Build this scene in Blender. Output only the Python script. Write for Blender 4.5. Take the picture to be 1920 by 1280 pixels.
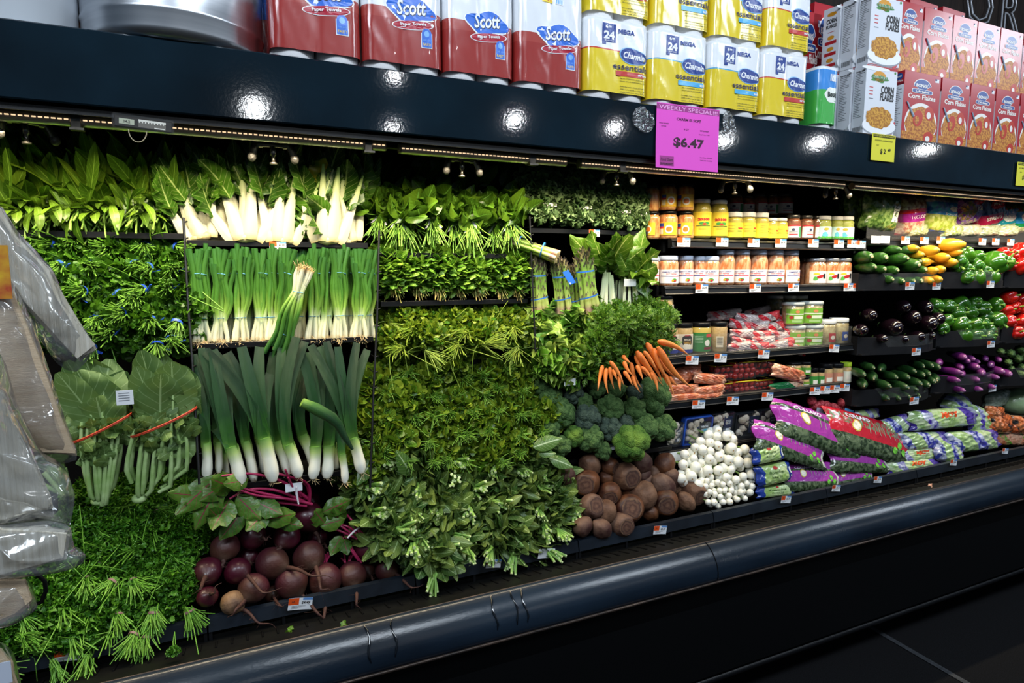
import bpy, math, random
import numpy as np
from mathutils import Vector, Matrix
for o in list(bpy.data.objects): bpy.data.objects.remove(o, do_unlink=True)
SC = bpy.context.scene
COL = SC.collection
# ---------------------------------------------------------------- camera
F = 1160.0
PITCH = math.atan(137/F); PSI = math.atan(math.hypot(F, 137)/2560.0)
FH = (math.sin(PSI), math.cos(PSI))
RT = Vector((math.cos(PSI), -math.sin(PSI), 0))
FW = Vector((FH[0]*math.cos(PITCH), FH[1]*math.cos(PITCH), -math.sin(PITCH)))
UP = Vector((FH[0]*math.sin(PITCH), FH[1]*math.sin(PITCH), math.cos(PITCH)))
CAM = Vector((0, 0, 1.5))
cd = bpy.data.cameras.new('camera'); cam = bpy.data.objects.new('camera', cd); COL.objects.link(cam)
M3 = Matrix((RT, UP, -FW)).transposed()
cam.matrix_world = Matrix.Translation(CAM) @ M3.to_4x4()
cd.lens = F/1920*36; cd.sensor_width = 36; cd.clip_start = 0.02
SC.camera = cam
# ---------------------------------------------------------------- world, lamps, exposure
SC.view_settings.view_transform = 'Standard'; SC.view_settings.look = 'None'
SC.view_settings.gamma = 1; SC.view_settings.use_curve_mapping = False
SC.view_settings.exposure = 0.0
w = bpy.data.worlds.new('world'); SC.world = w; w.use_nodes = True
bg = w.node_tree.nodes['Background']; bg.inputs[0].default_value = (0.50, 0.72, 1.0, 1); bg.inputs[1].default_value = 0.10
def area(name, loc, direc, sx, sy, power, color, spread=180, shape='RECTANGLE'):
    l = bpy.data.lights.new(name, 'AREA'); l.shape = shape; l.size = sx
    if shape in ('RECTANGLE', 'ELLIPSE'): l.size_y = sy
    l.energy = power; l.color = color; l.spread = math.radians(spread)
    o = bpy.data.objects.new(name, l); COL.objects.link(o); o.location = loc
    o.rotation_euler = Vector(direc).to_track_quat('-Z', 'Y').to_euler(); return o
# the display case's own light rail, four lengths under the header
for i, (xa, xb) in enumerate(((-1.1, 0.42), (0.45, 1.0), (1.03, 2.35), (2.4, 5.2))):
    area('led_rail_lamp', ((xa+xb)/2, 1.75, 1.80), (0, 0.27, -0.96), xb-xa, 0.03, (7.2 if i < 2 else 5.6)*(xb-xa), (1.0, 0.83, 0.56), 120)
# ceiling lamps of the shop over the aisle
for x, e in ((-1.4, 58), (0.9, 46), (3.2, 46)):
    area('aisle_ceiling_lamp', (x, -0.5, 3.5), (0.1, 0.62, -0.45), 1.3, 0.6, e, (0.80, 0.90, 1.0))
area('far_aisle_ceiling_lamp', (6.2, 0.0, 3.5), (0, 0.6, -0.5), 1.5, 0.6, 44, (0.80, 0.90, 1.0))
# ---------------------------------------------------------------- pixel helpers (1920x1280 frame) to read positions off the photo
def ray(u, v): return FW + RT*((u-960)/F) + UP*((640-v)/F)
def at(u, v, y):
    d = ray(u, v); return CAM + d*(y/d.y)
def onz(u, v, z):
    d = ray(u, v); return CAM + d*((z-1.5)/d.z)
def mpp(u, v, y):
    return (y/ray(u, v).y)/F
# spots of far ceiling lamps that shine in the glossy header
for (u, v, e) in ((478, 205, 2.2), (740, 141, .35), (737, 241, .5), (965, 224, 1.0), (1152, 240, .6), (1358, 262, .9), (1533, 268, .8), (1735, 281, .6)):
    h = at(u, v, 1.68); d = (h-CAM); d.y = -d.y; k = (3.6-h.z)/d.z; p = h+d*k
    area('far_spot_lamp', p, (h-p), max(.07, .12*e**.5), .1, .5*e, (.92, .96, 1.0), 50, 'DISK')
# ---------------------------------------------------------------- scene bookkeeping
def tag(o, label=None, cat=None, group=None, kind=None):
    if label: o['label'] = label
    if cat: o['category'] = cat
    if group: o['group'] = group
    if kind: o['kind'] = kind
    return o
def thing(name, label, cat, loc=(0, 0, 0), rot=(0, 0, 0), group=None, scale=1):
    o = bpy.data.objects.new(name, None); COL.objects.link(o); o.empty_display_size = .05
    o.location = loc; o.rotation_euler = rot; o.scale = (scale,)*3
    return tag(o, label, cat, group)
def kids(o): return [c for c in ALLP.get(o.name, [])]
ALLP = {}
def link(o, parent=None):
    COL.objects.link(o)
    if parent is not None:
        o.parent = parent; ALLP.setdefault(parent.name, []).append(o)
    return o
def dup(root, loc, rot=(0, 0, 0), label=None, group=None, scale=1):
    def rec(o, par):
        c = o.copy()
        for k in ('label', 'group'):
            if par is None and k in c: del c[k]
        link(c, par)
        for ch in kids(o): rec(ch, c)
        return c
    c = rec(root, None)
    c.location = loc; c.rotation_euler = rot; c.scale = (scale,)*3 if not isinstance(scale, tuple) else scale
    return tag(c, label, root.get('category'), group)
class Kind:
    """a few variants of one thing; the first use of each variant places it, later uses copy it"""
    def __init__(s, *roots): s.r = list(roots); s.used = [False]*len(roots); s.i = 0
    def put(s, loc, rot=(0, 0, 0), label=None, group=None, scale=1, k=None):
        k = s.i % len(s.r) if k is None else k; s.i += 1
        if not s.used[k]:
            s.used[k] = True; o = s.r[k]; o.location = loc; o.rotation_euler = rot
            o.scale = (scale,)*3 if not isinstance(scale, tuple) else scale
            return tag(o, label, None, group)
        return dup(s.r[k], loc, rot, label, group, scale)
ORD = ['leftmost', 'second', 'third', 'fourth', 'fifth', 'sixth', 'seventh', 'eighth', 'ninth', 'tenth', 'eleventh', 'twelfth', 'thirteenth', 'fourteenth', 'fifteenth', 'sixteenth', 'seventeenth', 'eighteenth', 'nineteenth', 'twentieth']
def nth(i, n=None):
    if n and i == n-1: return 'rightmost'
    return ORD[i] if i == 0 else ORD[i] + ' from the left'
# ---------------------------------------------------------------- mesh builder
def A(x): return np.asarray(x, dtype=float)
class MB:
    def __init__(s): s.V = []; s.UV = []; s.n = 0; s.L = []; s.S = []; s.m = []; s.sm = []
    def add(s, V, faces, mat=0, UV=None, M=None, smooth=True):
        V = A(V).reshape(-1, 3)
        if M is not None:
            Mn = np.array(M); V = V @ Mn[:3, :3].T + Mn[:3, 3]
        k = len(V); s.V.append(V); s.UV.append(A(UV).reshape(-1, 2) if UV is not None else np.zeros((k, 2)))
        if isinstance(faces, np.ndarray):
            q = faces + s.n; s.L.append(q.ravel()); s.S.append(np.full(len(q), q.shape[1])); nf = len(q)
        else:
            s.L.append(np.array([i for f in faces for i in f], dtype=int) + s.n); s.S.append(np.array([len(f) for f in faces], dtype=int)); nf = len(faces)
        s.m.append(np.full(nf, mat) if np.isscalar(mat) else A(mat).astype(int)); s.sm.append(np.full(nf, smooth)); s.n += k
        return s
    def mesh(s, name, mats):
        me = bpy.data.meshes.new(name)
        V = np.concatenate(s.V); L = np.concatenate(s.L).astype(np.int32); S = np.concatenate(s.S).astype(np.int32); U = np.concatenate(s.UV)
        me.vertices.add(len(V)); me.vertices.foreach_set('co', V.ravel().astype(np.float32))
        me.loops.add(len(L)); me.loops.foreach_set('vertex_index', L)
        st = np.concatenate(([0], np.cumsum(S)[:-1])).astype(np.int32)
        me.polygons.add(len(S)); me.polygons.foreach_set('loop_start', st)
        me.polygons.foreach_set('material_index', np.concatenate(s.m).astype(np.int32))
        me.polygons.foreach_set('use_smooth', np.concatenate(s.sm).astype(bool))
        uv = me.uv_layers.new(name='UVMap'); uv.data.foreach_set('uv', U[L].ravel().astype(np.float32))
        me.update(calc_edges=True); me.validate()
        for m in (mats if isinstance(mats, (list, tuple)) else [mats]): me.materials.append(m)
        return me
    def build(s, name, mats, parent=None, loc=(0, 0, 0), rot=(0, 0, 0)):
        o = bpy.data.objects.new(name, s.mesh(name, mats)); o.location = loc; o.rotation_euler = rot
        return link(o, parent)
def grid_faces(a, b, wrap=False):
    i = np.arange(a-1)[:, None]; j = np.arange(b if wrap else b-1)[None, :]; j2 = (j+1) % b
    return np.stack([i*b+j, i*b+j2, (i+1)*b+j2, (i+1)*b+j], -1).reshape(-1, 4)
def box(mb, x0, x1, y0, y1, z0, z1, mat=0, r=0, M=None, mats=None):
    if r <= 0:
        V = [(x0, y0, z0), (x1, y0, z0), (x1, y1, z0), (x0, y1, z0), (x0, y0, z1), (x1, y0, z1), (x1, y1, z1), (x0, y1, z1)]
        Fc = [(0, 3, 2, 1), (4, 5, 6, 7), (0, 1, 5, 4), (1, 2, 6, 5), (2, 3, 7, 6), (3, 0, 4, 7)]
        mb.add(V, Fc, mat if mats is None else mats, M=M, smooth=False); return
    V = []; idx = {}
    for a in (0, 1):
        for b in (0, 1):
            for c in (0, 1):
                X, Y, Z = (x0, x1)[a], (y0, y1)[b], (z0, z1)[c]; sx, sy, sz = (1, -1)[a], (1, -1)[b], (1, -1)[c]
                for k, p in enumerate(((X, Y+sy*r, Z+sz*r), (X+sx*r, Y, Z+sz*r), (X+sx*r, Y+sy*r, Z))):
                    idx[(a, b, c, k)] = len(V); V.append(p)
    g = lambda a, b, c, k: idx[(a, b, c, k)]
    Fc = []
    for a in (0, 1): Fc.append([g(a, 0, 0, 0), g(a, 1, 0, 0), g(a, 1, 1, 0), g(a, 0, 1, 0)][::1 if a else -1])
    for b in (0, 1): Fc.append([g(0, b, 0, 1), g(1, b, 0, 1), g(1, b, 1, 1), g(0, b, 1, 1)][::-1 if b else 1])
    for c in (0, 1): Fc.append([g(0, 0, c, 2), g(1, 0, c, 2), g(1, 1, c, 2), g(0, 1, c, 2)][::1 if c else -1])
    for b in (0, 1):
        for c in (0, 1): Fc.append([g(0, b, c, 1), g(1, b, c, 1), g(1, b, c, 2), g(0, b, c, 2)])
    for a in (0, 1):
        for c in (0, 1): Fc.append([g(a, 0, c, 0), g(a, 1, c, 0), g(a, 1, c, 2), g(a, 0, c, 2)])
        for b in (0, 1): Fc.append([g(a, b, 0, 0), g(a, b, 1, 0), g(a, b, 1, 1), g(a, b, 0, 1)])
    for a in (0, 1):
        for b in (0, 1):
            for c in (0, 1): Fc.append([g(a, b, c, 0), g(a, b, c, 1), g(a, b, c, 2)])
    mb.add(V, Fc, mat, M=M, smooth=False)
def lathe(mb, prof, n=24, mat=0, M=None, sx=1, sy=1, cap=(True, True), smooth=True, sup=0):
    P = A(prof); th = np.linspace(0, 2*math.pi, n, endpoint=False)
    c, s_ = np.cos(th), np.sin(th)
    if sup:   # superellipse outline
        k = (np.abs(c)**sup+np.abs(s_)**sup)**(-1/sup); c = c*k; s_ = s_*k
    V = np.stack([P[:, 0, None]*c*sx, P[:, 0, None]*s_*sy, np.repeat(P[:, 1, None], n, 1)], -1).reshape(-1, 3)
    vv = np.linspace(0, 1, len(P)); UV = np.stack([np.repeat((th/(2*math.pi))[None], len(P), 0), np.repeat(vv[:, None], n, 1)], -1).reshape(-1, 2)
    f = [tuple(q) for q in grid_faces(len(P), n, True)]
    k = len(P)*n
    if cap[0] and P[0, 0] > 1e-6: f.append(tuple(range(n))[::-1])
    if cap[1] and P[-1, 0] > 1e-6: f.append(tuple(range(k-n, k)))
    mb.add(V, f, mat, UV, M, smooth)
def unit(a): return a/np.maximum(np.linalg.norm(a, axis=-1, keepdims=True), 1e-9)
def tubes(mb, paths, rad, sides=6, mat=0, M=None, cap=True, u=None):
    """paths (k,n,3), rad (k,n) or (n,) or scalar"""
    P = A(paths)
    if P.ndim == 2: P = P[None]
    k, n, _ = P.shape; R = np.broadcast_to(A(rad), (k, n)) if np.ndim(rad) != 1 or len(rad) == n else np.broadcast_to(A(rad)[:, None], (k, n))
    T = unit(np.gradient(P, axis=1)); mean = unit(T.mean(1))
    ref = np.where(np.abs(mean[:, 1:2]) < .8, A([[0, 1., 0]]), A([[1., 0, 0]]))[:, None, :]
    S = unit(np.cross(T, ref)); N = np.cross(S, T)
    th = np.linspace(0, 2*math.pi, sides, endpoint=False)
    V = P[:, :, None] + R[:, :, None, None]*(S[:, :, None]*np.cos(th)[:, None] + N[:, :, None]*np.sin(th)[:, None])
    fb = grid_faces(n, sides, True); q = (fb[None] + (np.arange(k)*n*sides)[:, None, None]).reshape(-1, 4)
    UV = np.zeros((k, n, sides, 2)); UV[..., 0] = th/(2*math.pi); UV[..., 1] = np.linspace(0, 1, n)[None, :, None]
    mb.add(V.reshape(-1, 3), q, mat, UV.reshape(-1, 2), M)
    if cap:
        b = (np.arange(k)*n*sides)[:, None]; e = np.concatenate([b+np.arange(sides)[::-1], b+(n-1)*sides+np.arange(sides)])
        VV = V.reshape(-1, 3)[e.ravel()]; mb.add(VV, np.arange(len(VV)).reshape(-1, sides), mat, UV.reshape(-1, 2)[e.ravel()], M, False)
def leaves(mb, B, D, N, L, W, prof, m=3, bend=0., cup=.15, ruf=0., rf=9., mat=0, M=None, seed=0, fold=0.):
    B, D, N = A(B).reshape(-1, 3), A(D).reshape(-1, 3), A(N).reshape(-1, 3); k = len(B)
    D = unit(np.broadcast_to(D, (k, 3))); N = np.broadcast_to(N, (k, 3)); S = unit(np.cross(D, N)); N = np.cross(S, D)
    L = np.broadcast_to(A(L), (k,))[:, None, None, None]; W = np.broadcast_to(A(W), (k,))[:, None, None, None]
    th = np.broadcast_to(A(bend), (k,))[:, None]; th = np.where(np.abs(th) < 1e-3, 1e-3, th)
    p = A(prof); n = len(p); t = np.linspace(0, 1, n); j = np.linspace(-1, 1, m); rs = np.random.RandomState(seed)
    a = th*t[None]
    Pt = (np.sin(a)/th)[..., None]*D[:, None] + ((1-np.cos(a))/th)[..., None]*N[:, None]
    Nt = (-np.sin(a))[..., None]*D[:, None] + np.cos(a)[..., None]*N[:, None]
    pw = p[None, :, None, None]*W
    V = B[:, None, None] + L*Pt[:, :, None] + S[:, None, None]*pw*j[None, None, :, None]
    off = cup*pw*(j[None, None, :, None]**2) + fold*pw*np.abs(j[None, None, :, None])
    if np.any(ruf): off = off + ruf*W*np.sin(rf*t[None, :, None, None]*(1+.3*rs.rand(k, 1, 1, 1)) + 6.28*rs.rand(k, 1, 1, 1) + 2.2*j[None, None, :, None])*np.abs(j[None, None, :, None])*np.minimum(1, p*2)[None, :, None, None]
    V = V + Nt[:, :, None]*off
    fb = grid_faces(n, m); q = (fb[None] + (np.arange(k)*n*m)[:, None, None]).reshape(-1, 4)
    UV = np.zeros((k, n, m, 2)); UV[..., 0] = (j+1)/2; UV[..., 1] = t[None, :, None]
    mb.add(V.reshape(-1, 3), q, mat, UV.reshape(-1, 2), M)
def ball(mb, c=(0, 0, 0), r=(1, 1, 1), nu=20, nv=14, fn=None, mat=0, M=None):
    """ellipsoid with radial displacement fn(theta, phi, unit vectors); uv v runs bottom to top"""
    if np.isscalar(r): r = (r, r, r)
    ph = np.linspace(-math.pi/2, math.pi/2, nv); th = np.linspace(0, 2*math.pi, nu, endpoint=False)
    PH, TH = np.meshgrid(ph, th, indexing='ij')
    n = np.stack([np.cos(PH)*np.cos(TH), np.cos(PH)*np.sin(TH), np.sin(PH)], -1)
    s = fn(TH, PH, n) if fn else np.ones_like(PH)
    V = n*s[..., None]*A(r) + A(c)
    UV = np.stack([TH/(2*math.pi), np.repeat(np.linspace(0, 1, nv)[:, None], nu, 1)], -1)
    mb.add(V.reshape(-1, 3), grid_faces(nv, nu, True), mat, UV.reshape(-1, 2), M)
def lumps(seed, k=6, amp=.1, fr=2.0):
    rs = np.random.RandomState(seed); d = rs.randn(k, 3)*fr; ph = rs.rand(k)*6.28
    return lambda TH, PH, n: 1 + amp*np.mean([np.sin(n@d[i]+ph[i]) for i in range(k)], 0)*1.6
def T(x=0, y=0, z=0, rx=0, ry=0, rz=0, s=1):
    return Matrix.Translation((x, y, z)) @ Matrix.Rotation(rz, 4, 'Z') @ Matrix.Rotation(ry, 4, 'Y') @ Matrix.Rotation(rx, 4, 'X') @ (Matrix.Scale(s, 4) if np.isscalar(s) else Matrix.Diagonal((*s, 1)))
# ---------------------------------------------------------------- printing on surfaces: S(X,Z,off) -> points
_TX = {}
def glyphs(txt, bold=.0, shear=0.):
    key = (txt, bold, shear)
    if key not in _TX:
        c = bpy.data.curves.new('t', 'FONT'); c.body = txt; c.size = 1; c.offset = bold; c.shear = shear; c.resolution_u = 2; c.align_x = 'CENTER'
        o = bpy.data.objects.new('t', c); COL.objects.link(o)
        bpy.context.view_layer.update()
        me = bpy.data.meshes.new_from_object(o.evaluated_get(bpy.context.evaluated_depsgraph_get()))
        V = np.array([v.co[:2] for v in me.vertices]).reshape(-1, 2); Fc = [tuple(p.vertices) for p in me.polygons]
        bpy.data.objects.remove(o); bpy.data.curves.remove(c); bpy.data.meshes.remove(me)
        if len(V):
            V[:, 0] -= (V[:, 0].min()+V[:, 0].max())/2; V[:, 1] -= (V[:, 1].min()+V[:, 1].max())/2
            V /= max(V[:, 1].max()-V[:, 1].min(), 1e-6)
        _TX[key] = (V, Fc)
    return _TX[key]
def dtext(mb, S, txt, x, z, h, mat, w=None, bold=.01, shear=0., off=.0008, rot=0.):
    V, Fc = glyphs(txt, bold, shear)
    if not len(V): return
    sx = h if w is None else w/(V[:, 0].max()-V[:, 0].min())
    X = V[:, 0]*sx; Z = V[:, 1]*h; c, s_ = math.cos(rot), math.sin(rot)
    P = S(x+X*c-Z*s_, z+X*s_+Z*c, off); mb.add(P, Fc, mat, smooth=False)
def drect(mb, S, x0, x1, z0, z1, mat, off=.0004, nx=6, nz=3, top=None):
    X, Z = np.meshgrid(np.linspace(x0, x1, nx+1), np.linspace(z0, z1, nz+1))
    if top is not None:
        fr = (Z-z0)/(z1-z0); Z = Z + fr*top((X-x0)/(x1-x0))
    mb.add(S(X.ravel(), Z.ravel(), off), grid_faces(nz+1, nx+1), mat, np.stack([(X.ravel()-x0)/(x1-x0), (Z.ravel()-z0)/(z1-z0)], -1), smooth=False)
def dblob(mb, S, x, z, rx, rz, mat, off=.0006, fn=None, n=28, rings=3, rot=0.):
    th = np.linspace(0, 2*math.pi, n, endpoint=False); k = fn(th) if fn else np.ones(n)
    V = [(x, z)]; 
    for r in range(1, rings+1):
        X = rx*k*np.cos(th)*r/rings; Z = rz*k*np.sin(th)*r/rings
        V += list(zip(x+X*math.cos(rot)-Z*math.sin(rot), z+X*math.sin(rot)+Z*math.cos(rot)))
    V = A(V); Fc = [(0, 1+i, 1+(i+1) % n) for i in range(n)]
    for r in range(rings-1):
        a = 1+r*n; b = a+n; Fc += [(a+i, b+i, b+(i+1) % n, a+(i+1) % n) for i in range(n)]
    mb.add(S(V[:, 0], V[:, 1], off), Fc, mat, smooth=False)
def S_flat(y): return lambda X, Z, off: np.stack([A(X), np.full(np.shape(X), y)-off, A(Z)], -1)
def S_cyl(R): return lambda X, Z, off: np.stack([(R+off)*np.sin(A(X)/R), -(R+off)*np.cos(A(X)/R), A(Z)], -1)
def S_side(x, sgn=-1): return lambda X, Z, off: np.stack([np.full(np.shape(X), x)+sgn*off, -sgn*A(X)*-1, A(Z)], -1)
# ---------------------------------------------------------------- materials
def nd(nt, t, **kw):
    n = nt.nodes.new(t)
    for k, v in kw.items(): setattr(n, k, v)
    return n
def lin(c):
    if isinstance(c, str):
        c = c.lstrip('#'); c = [int(c[i:i+2], 16)/255 for i in (0, 2, 4)]
        c = [x/12.92 if x <= .04045 else ((x+.055)/1.055)**2.4 for x in c]
    return (*c[:3], 1)
def base(name):
    m = bpy.data.materials.new(name); m.use_nodes = True; nt = m.node_tree
    return m, nt, nt.nodes['Principled BSDF']
def mat(name, col, rough=.5, spec=.5, metal=0, col2=None, nscale=12, bump=0, bscale=60, coat=0, emit=0, trans=0, var=0, ior=1.45, contrast=(.35, .65), tco='Object', stretch=None, detail=4, alpha=1):
    m, nt, p = base(name); p.inputs['Base Color'].default_value = lin(col); p.inputs['Roughness'].default_value = rough
    p.inputs['Metallic'].default_value = metal; p.inputs['Specular IOR Level'].default_value = spec; p.inputs['Coat Weight'].default_value = coat; p.inputs['Coat Roughness'].default_value = .12
    tc = nd(nt, 'ShaderNodeTexCoord'); src = tc.outputs[tco]
    if stretch:
        mp = nd(nt, 'ShaderNodeMapping'); mp.inputs['Scale'].default_value = stretch; nt.links.new(src, mp.inputs[0]); src = mp.outputs[0]
    colout = None
    if col2:
        n = nd(nt, 'ShaderNodeTexNoise'); n.inputs['Scale'].default_value = nscale; n.inputs['Detail'].default_value = detail; nt.links.new(src, n.inputs['Vector'])
        r = nd(nt, 'ShaderNodeValToRGB'); r.color_ramp.elements[0].position, r.color_ramp.elements[1].position = contrast
        r.color_ramp.elements[0].color = lin(col); r.color_ramp.elements[1].color = lin(col2); nt.links.new(n.outputs['Fac'], r.inputs[0]); colout = r.outputs[0]
    if var:
        oi = nd(nt, 'ShaderNodeObjectInfo'); h = nd(nt, 'ShaderNodeHueSaturation'); mr = nd(nt, 'ShaderNodeMapRange')
        mr.inputs[3].default_value = 1-var; mr.inputs[4].default_value = 1+var; nt.links.new(oi.outputs['Random'], mr.inputs[0]); nt.links.new(mr.outputs[0], h.inputs['Value'])
        if colout: nt.links.new(colout, h.inputs['Color'])
        else: h.inputs['Color'].default_value = lin(col)
        colout = h.outputs[0]
    if colout: nt.links.new(colout, p.inputs['Base Color'])
    if bump:
        n2 = nd(nt, 'ShaderNodeTexNoise'); n2.inputs['Scale'].default_value = bscale; n2.inputs['Detail'].default_value = 3; nt.links.new(src, n2.inputs['Vector'])
        b = nd(nt, 'ShaderNodeBump'); b.inputs['Strength'].default_value = bump; b.inputs['Distance'].default_value = .01; nt.links.new(n2.outputs['Fac'], b.inputs['Height']); nt.links.new(b.outputs[0], p.inputs['Normal'])
    if emit:
        p.inputs['Emission Color'].default_value = lin(col); p.inputs['Emission Strength'].default_value = emit
    p.inputs['Transmission Weight'].default_value = trans; p.inputs['IOR'].default_value = ior
    p.inputs['Alpha'].default_value = alpha
    return m
def leafmat(name, c1, c2, rough=.38, tr=.25, spec=.5, ramp=None, vein=None, spread=1.0, bump=.25, bscale=90):
    """per-leaf random mix of two greens, translucent; ramp = colours along the leaf (uv v); vein = midrib colour"""
    m, nt, p = base(name); g = nd(nt, 'ShaderNodeNewGeometry'); mx = nd(nt, 'ShaderNodeMix', data_type='RGBA'); out = nt.nodes['Material Output']
    tc = nd(nt, 'ShaderNodeTexCoord'); sp = nd(nt, 'ShaderNodeSeparateXYZ'); nt.links.new(tc.outputs['UV'], sp.inputs[0])
    dk = lambda c: tuple(x*k for x, k in zip(lin(c)[:3], (.97, .76, .48))) + (1,)
    mx.inputs[6].default_value = dk(c1); mx.inputs[7].default_value = dk(c2); nt.links.new(g.outputs['Random Per Island'], mx.inputs[0]); c = mx.outputs[2]
    if ramp:
        r = nd(nt, 'ShaderNodeValToRGB'); el = r.color_ramp.elements
        for i, (pos, colr, a) in enumerate(ramp):
            e = el[i] if i < 2 else el.new(pos); e.position = pos; e.color = (*lin(colr)[:3], a)
        nt.links.new(sp.outputs[1], r.inputs[0]); m2 = nd(nt, 'ShaderNodeMix', data_type='RGBA')
        nt.links.new(c, m2.inputs[6]); nt.links.new(r.outputs[0], m2.inputs[7]); nt.links.new(r.outputs[1], m2.inputs[0]); c = m2.outputs[2]
    if vein:
        col, wd = vein
        s1 = nd(nt, 'ShaderNodeMath', operation='SUBTRACT'); s1.inputs[1].default_value = .5; nt.links.new(sp.outputs[0], s1.inputs[0])
        ab = nd(nt, 'ShaderNodeMath', operation='ABSOLUTE'); nt.links.new(s1.outputs[0], ab.inputs[0])
        # side veins: stripes of v + |u| offset
        ad = nd(nt, 'ShaderNodeMath', operation='MULTIPLY_ADD'); ad.inputs[1].default_value = -.45; nt.links.new(ab.outputs[0], ad.inputs[0]); nt.links.new(sp.outputs[1], ad.inputs[2])
        fr = nd(nt, 'ShaderNodeMath', operation='MULTIPLY'); fr.inputs[1].default_value = 8.; nt.links.new(ad.outputs[0], fr.inputs[0])
        f2 = nd(nt, 'ShaderNodeMath', operation='FRACT'); nt.links.new(fr.outputs[0], f2.inputs[0])
        l2 = nd(nt, 'ShaderNodeMath', operation='LESS_THAN'); l2.inputs[1].default_value = .10; nt.links.new(f2.outputs[0], l2.inputs[0])
        h2 = nd(nt, 'ShaderNodeMath', operation='MULTIPLY'); h2.inputs[1].default_value = .45; nt.links.new(l2.outputs[0], h2.inputs[0])
        l1 = nd(nt, 'ShaderNodeMath', operation='LESS_THAN'); l1.inputs[1].default_value = wd; nt.links.new(ab.outputs[0], l1.inputs[0])
        mm = nd(nt, 'ShaderNodeMath', operation='MAXIMUM'); nt.links.new(l1.outputs[0], mm.inputs[0]); nt.links.new(h2.outputs[0], mm.inputs[1])
        m3 = nd(nt, 'ShaderNodeMix', data_type='RGBA'); nt.links.new(mm.outputs[0], m3.inputs[0]); nt.links.new(c, m3.inputs[6]); m3.inputs[7].default_value = lin(col); c = m3.outputs[2]
    nt.links.new(c, p.inputs['Base Color']); p.inputs['Roughness'].default_value = rough; p.inputs['Specular IOR Level'].default_value = spec
    if bump:
        n2 = nd(nt, 'ShaderNodeTexNoise'); n2.inputs['Scale'].default_value = bscale; nt.links.new(tc.outputs['Object'], n2.inputs['Vector'])
        b = nd(nt, 'ShaderNodeBump'); b.inputs['Strength'].default_value = bump; b.inputs['Distance'].default_value = .004; nt.links.new(n2.outputs['Fac'], b.inputs['Height']); nt.links.new(b.outputs[0], p.inputs['Normal'])
    if tr:
        t = nd(nt, 'ShaderNodeBsdfTranslucent'); ms = nd(nt, 'ShaderNodeMixShader'); ms.inputs[0].default_value = tr
        nt.links.new(c, t.inputs[0]); nt.links.new(p.outputs[0], ms.inputs[1]); nt.links.new(t.outputs[0], ms.inputs[2]); nt.links.new(ms.outputs[0], out.inputs[0])
    return m
def film(name, tint='#ffffff', dens=.12, rough=.12, bump=.5, bscale=25, glossw=.22, clear='#ffffff'):
    """thin clear plastic: mostly see-through, some milky scatter, crinkled gloss"""
    m, nt, p = base(name); out = nt.nodes['Material Output']; nt.nodes.remove(p)
    tr = nd(nt, 'ShaderNodeBsdfTransparent'); tr.inputs[0].default_value = lin(clear)
    df = nd(nt, 'ShaderNodeBsdfDiffuse'); df.inputs[0].default_value = lin(tint); gl = nd(nt, 'ShaderNodeBsdfGlossy'); gl.inputs['Roughness'].default_value = rough
    tc = nd(nt, 'ShaderNodeTexCoord'); n = nd(nt, 'ShaderNodeTexNoise'); n.inputs['Scale'].default_value = bscale; n.inputs['Detail'].default_value = 2; n.inputs['Distortion'].default_value = .6; nt.links.new(tc.outputs['Object'], n.inputs['Vector'])
    b = nd(nt, 'ShaderNodeBump'); b.inputs['Strength'].default_value = bump; b.inputs['Distance'].default_value = .02; nt.links.new(n.outputs['Fac'], b.inputs['Height']); nt.links.new(b.outputs[0], gl.inputs['Normal'])
    m1 = nd(nt, 'ShaderNodeMixShader'); m1.inputs[0].default_value = dens; nt.links.new(tr.outputs[0], m1.inputs[1]); nt.links.new(df.outputs[0], m1.inputs[2])
    m2 = nd(nt, 'ShaderNodeMixShader'); lw = nd(nt, 'ShaderNodeLayerWeight'); lw.inputs[0].default_value = .35; nt.links.new(b.outputs[0], lw.inputs['Normal'])
    mr = nd(nt, 'ShaderNodeMapRange'); mr.inputs[3].default_value = glossw*.25; mr.inputs[4].default_value = min(1, glossw*2.5); nt.links.new(lw.outputs['Facing'], mr.inputs[0])
    nt.links.new(mr.outputs[0], m2.inputs[0]); nt.links.new(m1.outputs[0], m2.inputs[1]); nt.links.new(gl.outputs[0], m2.inputs[2]); nt.links.new(m2.outputs[0], out.inputs[0])
    return m
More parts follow.
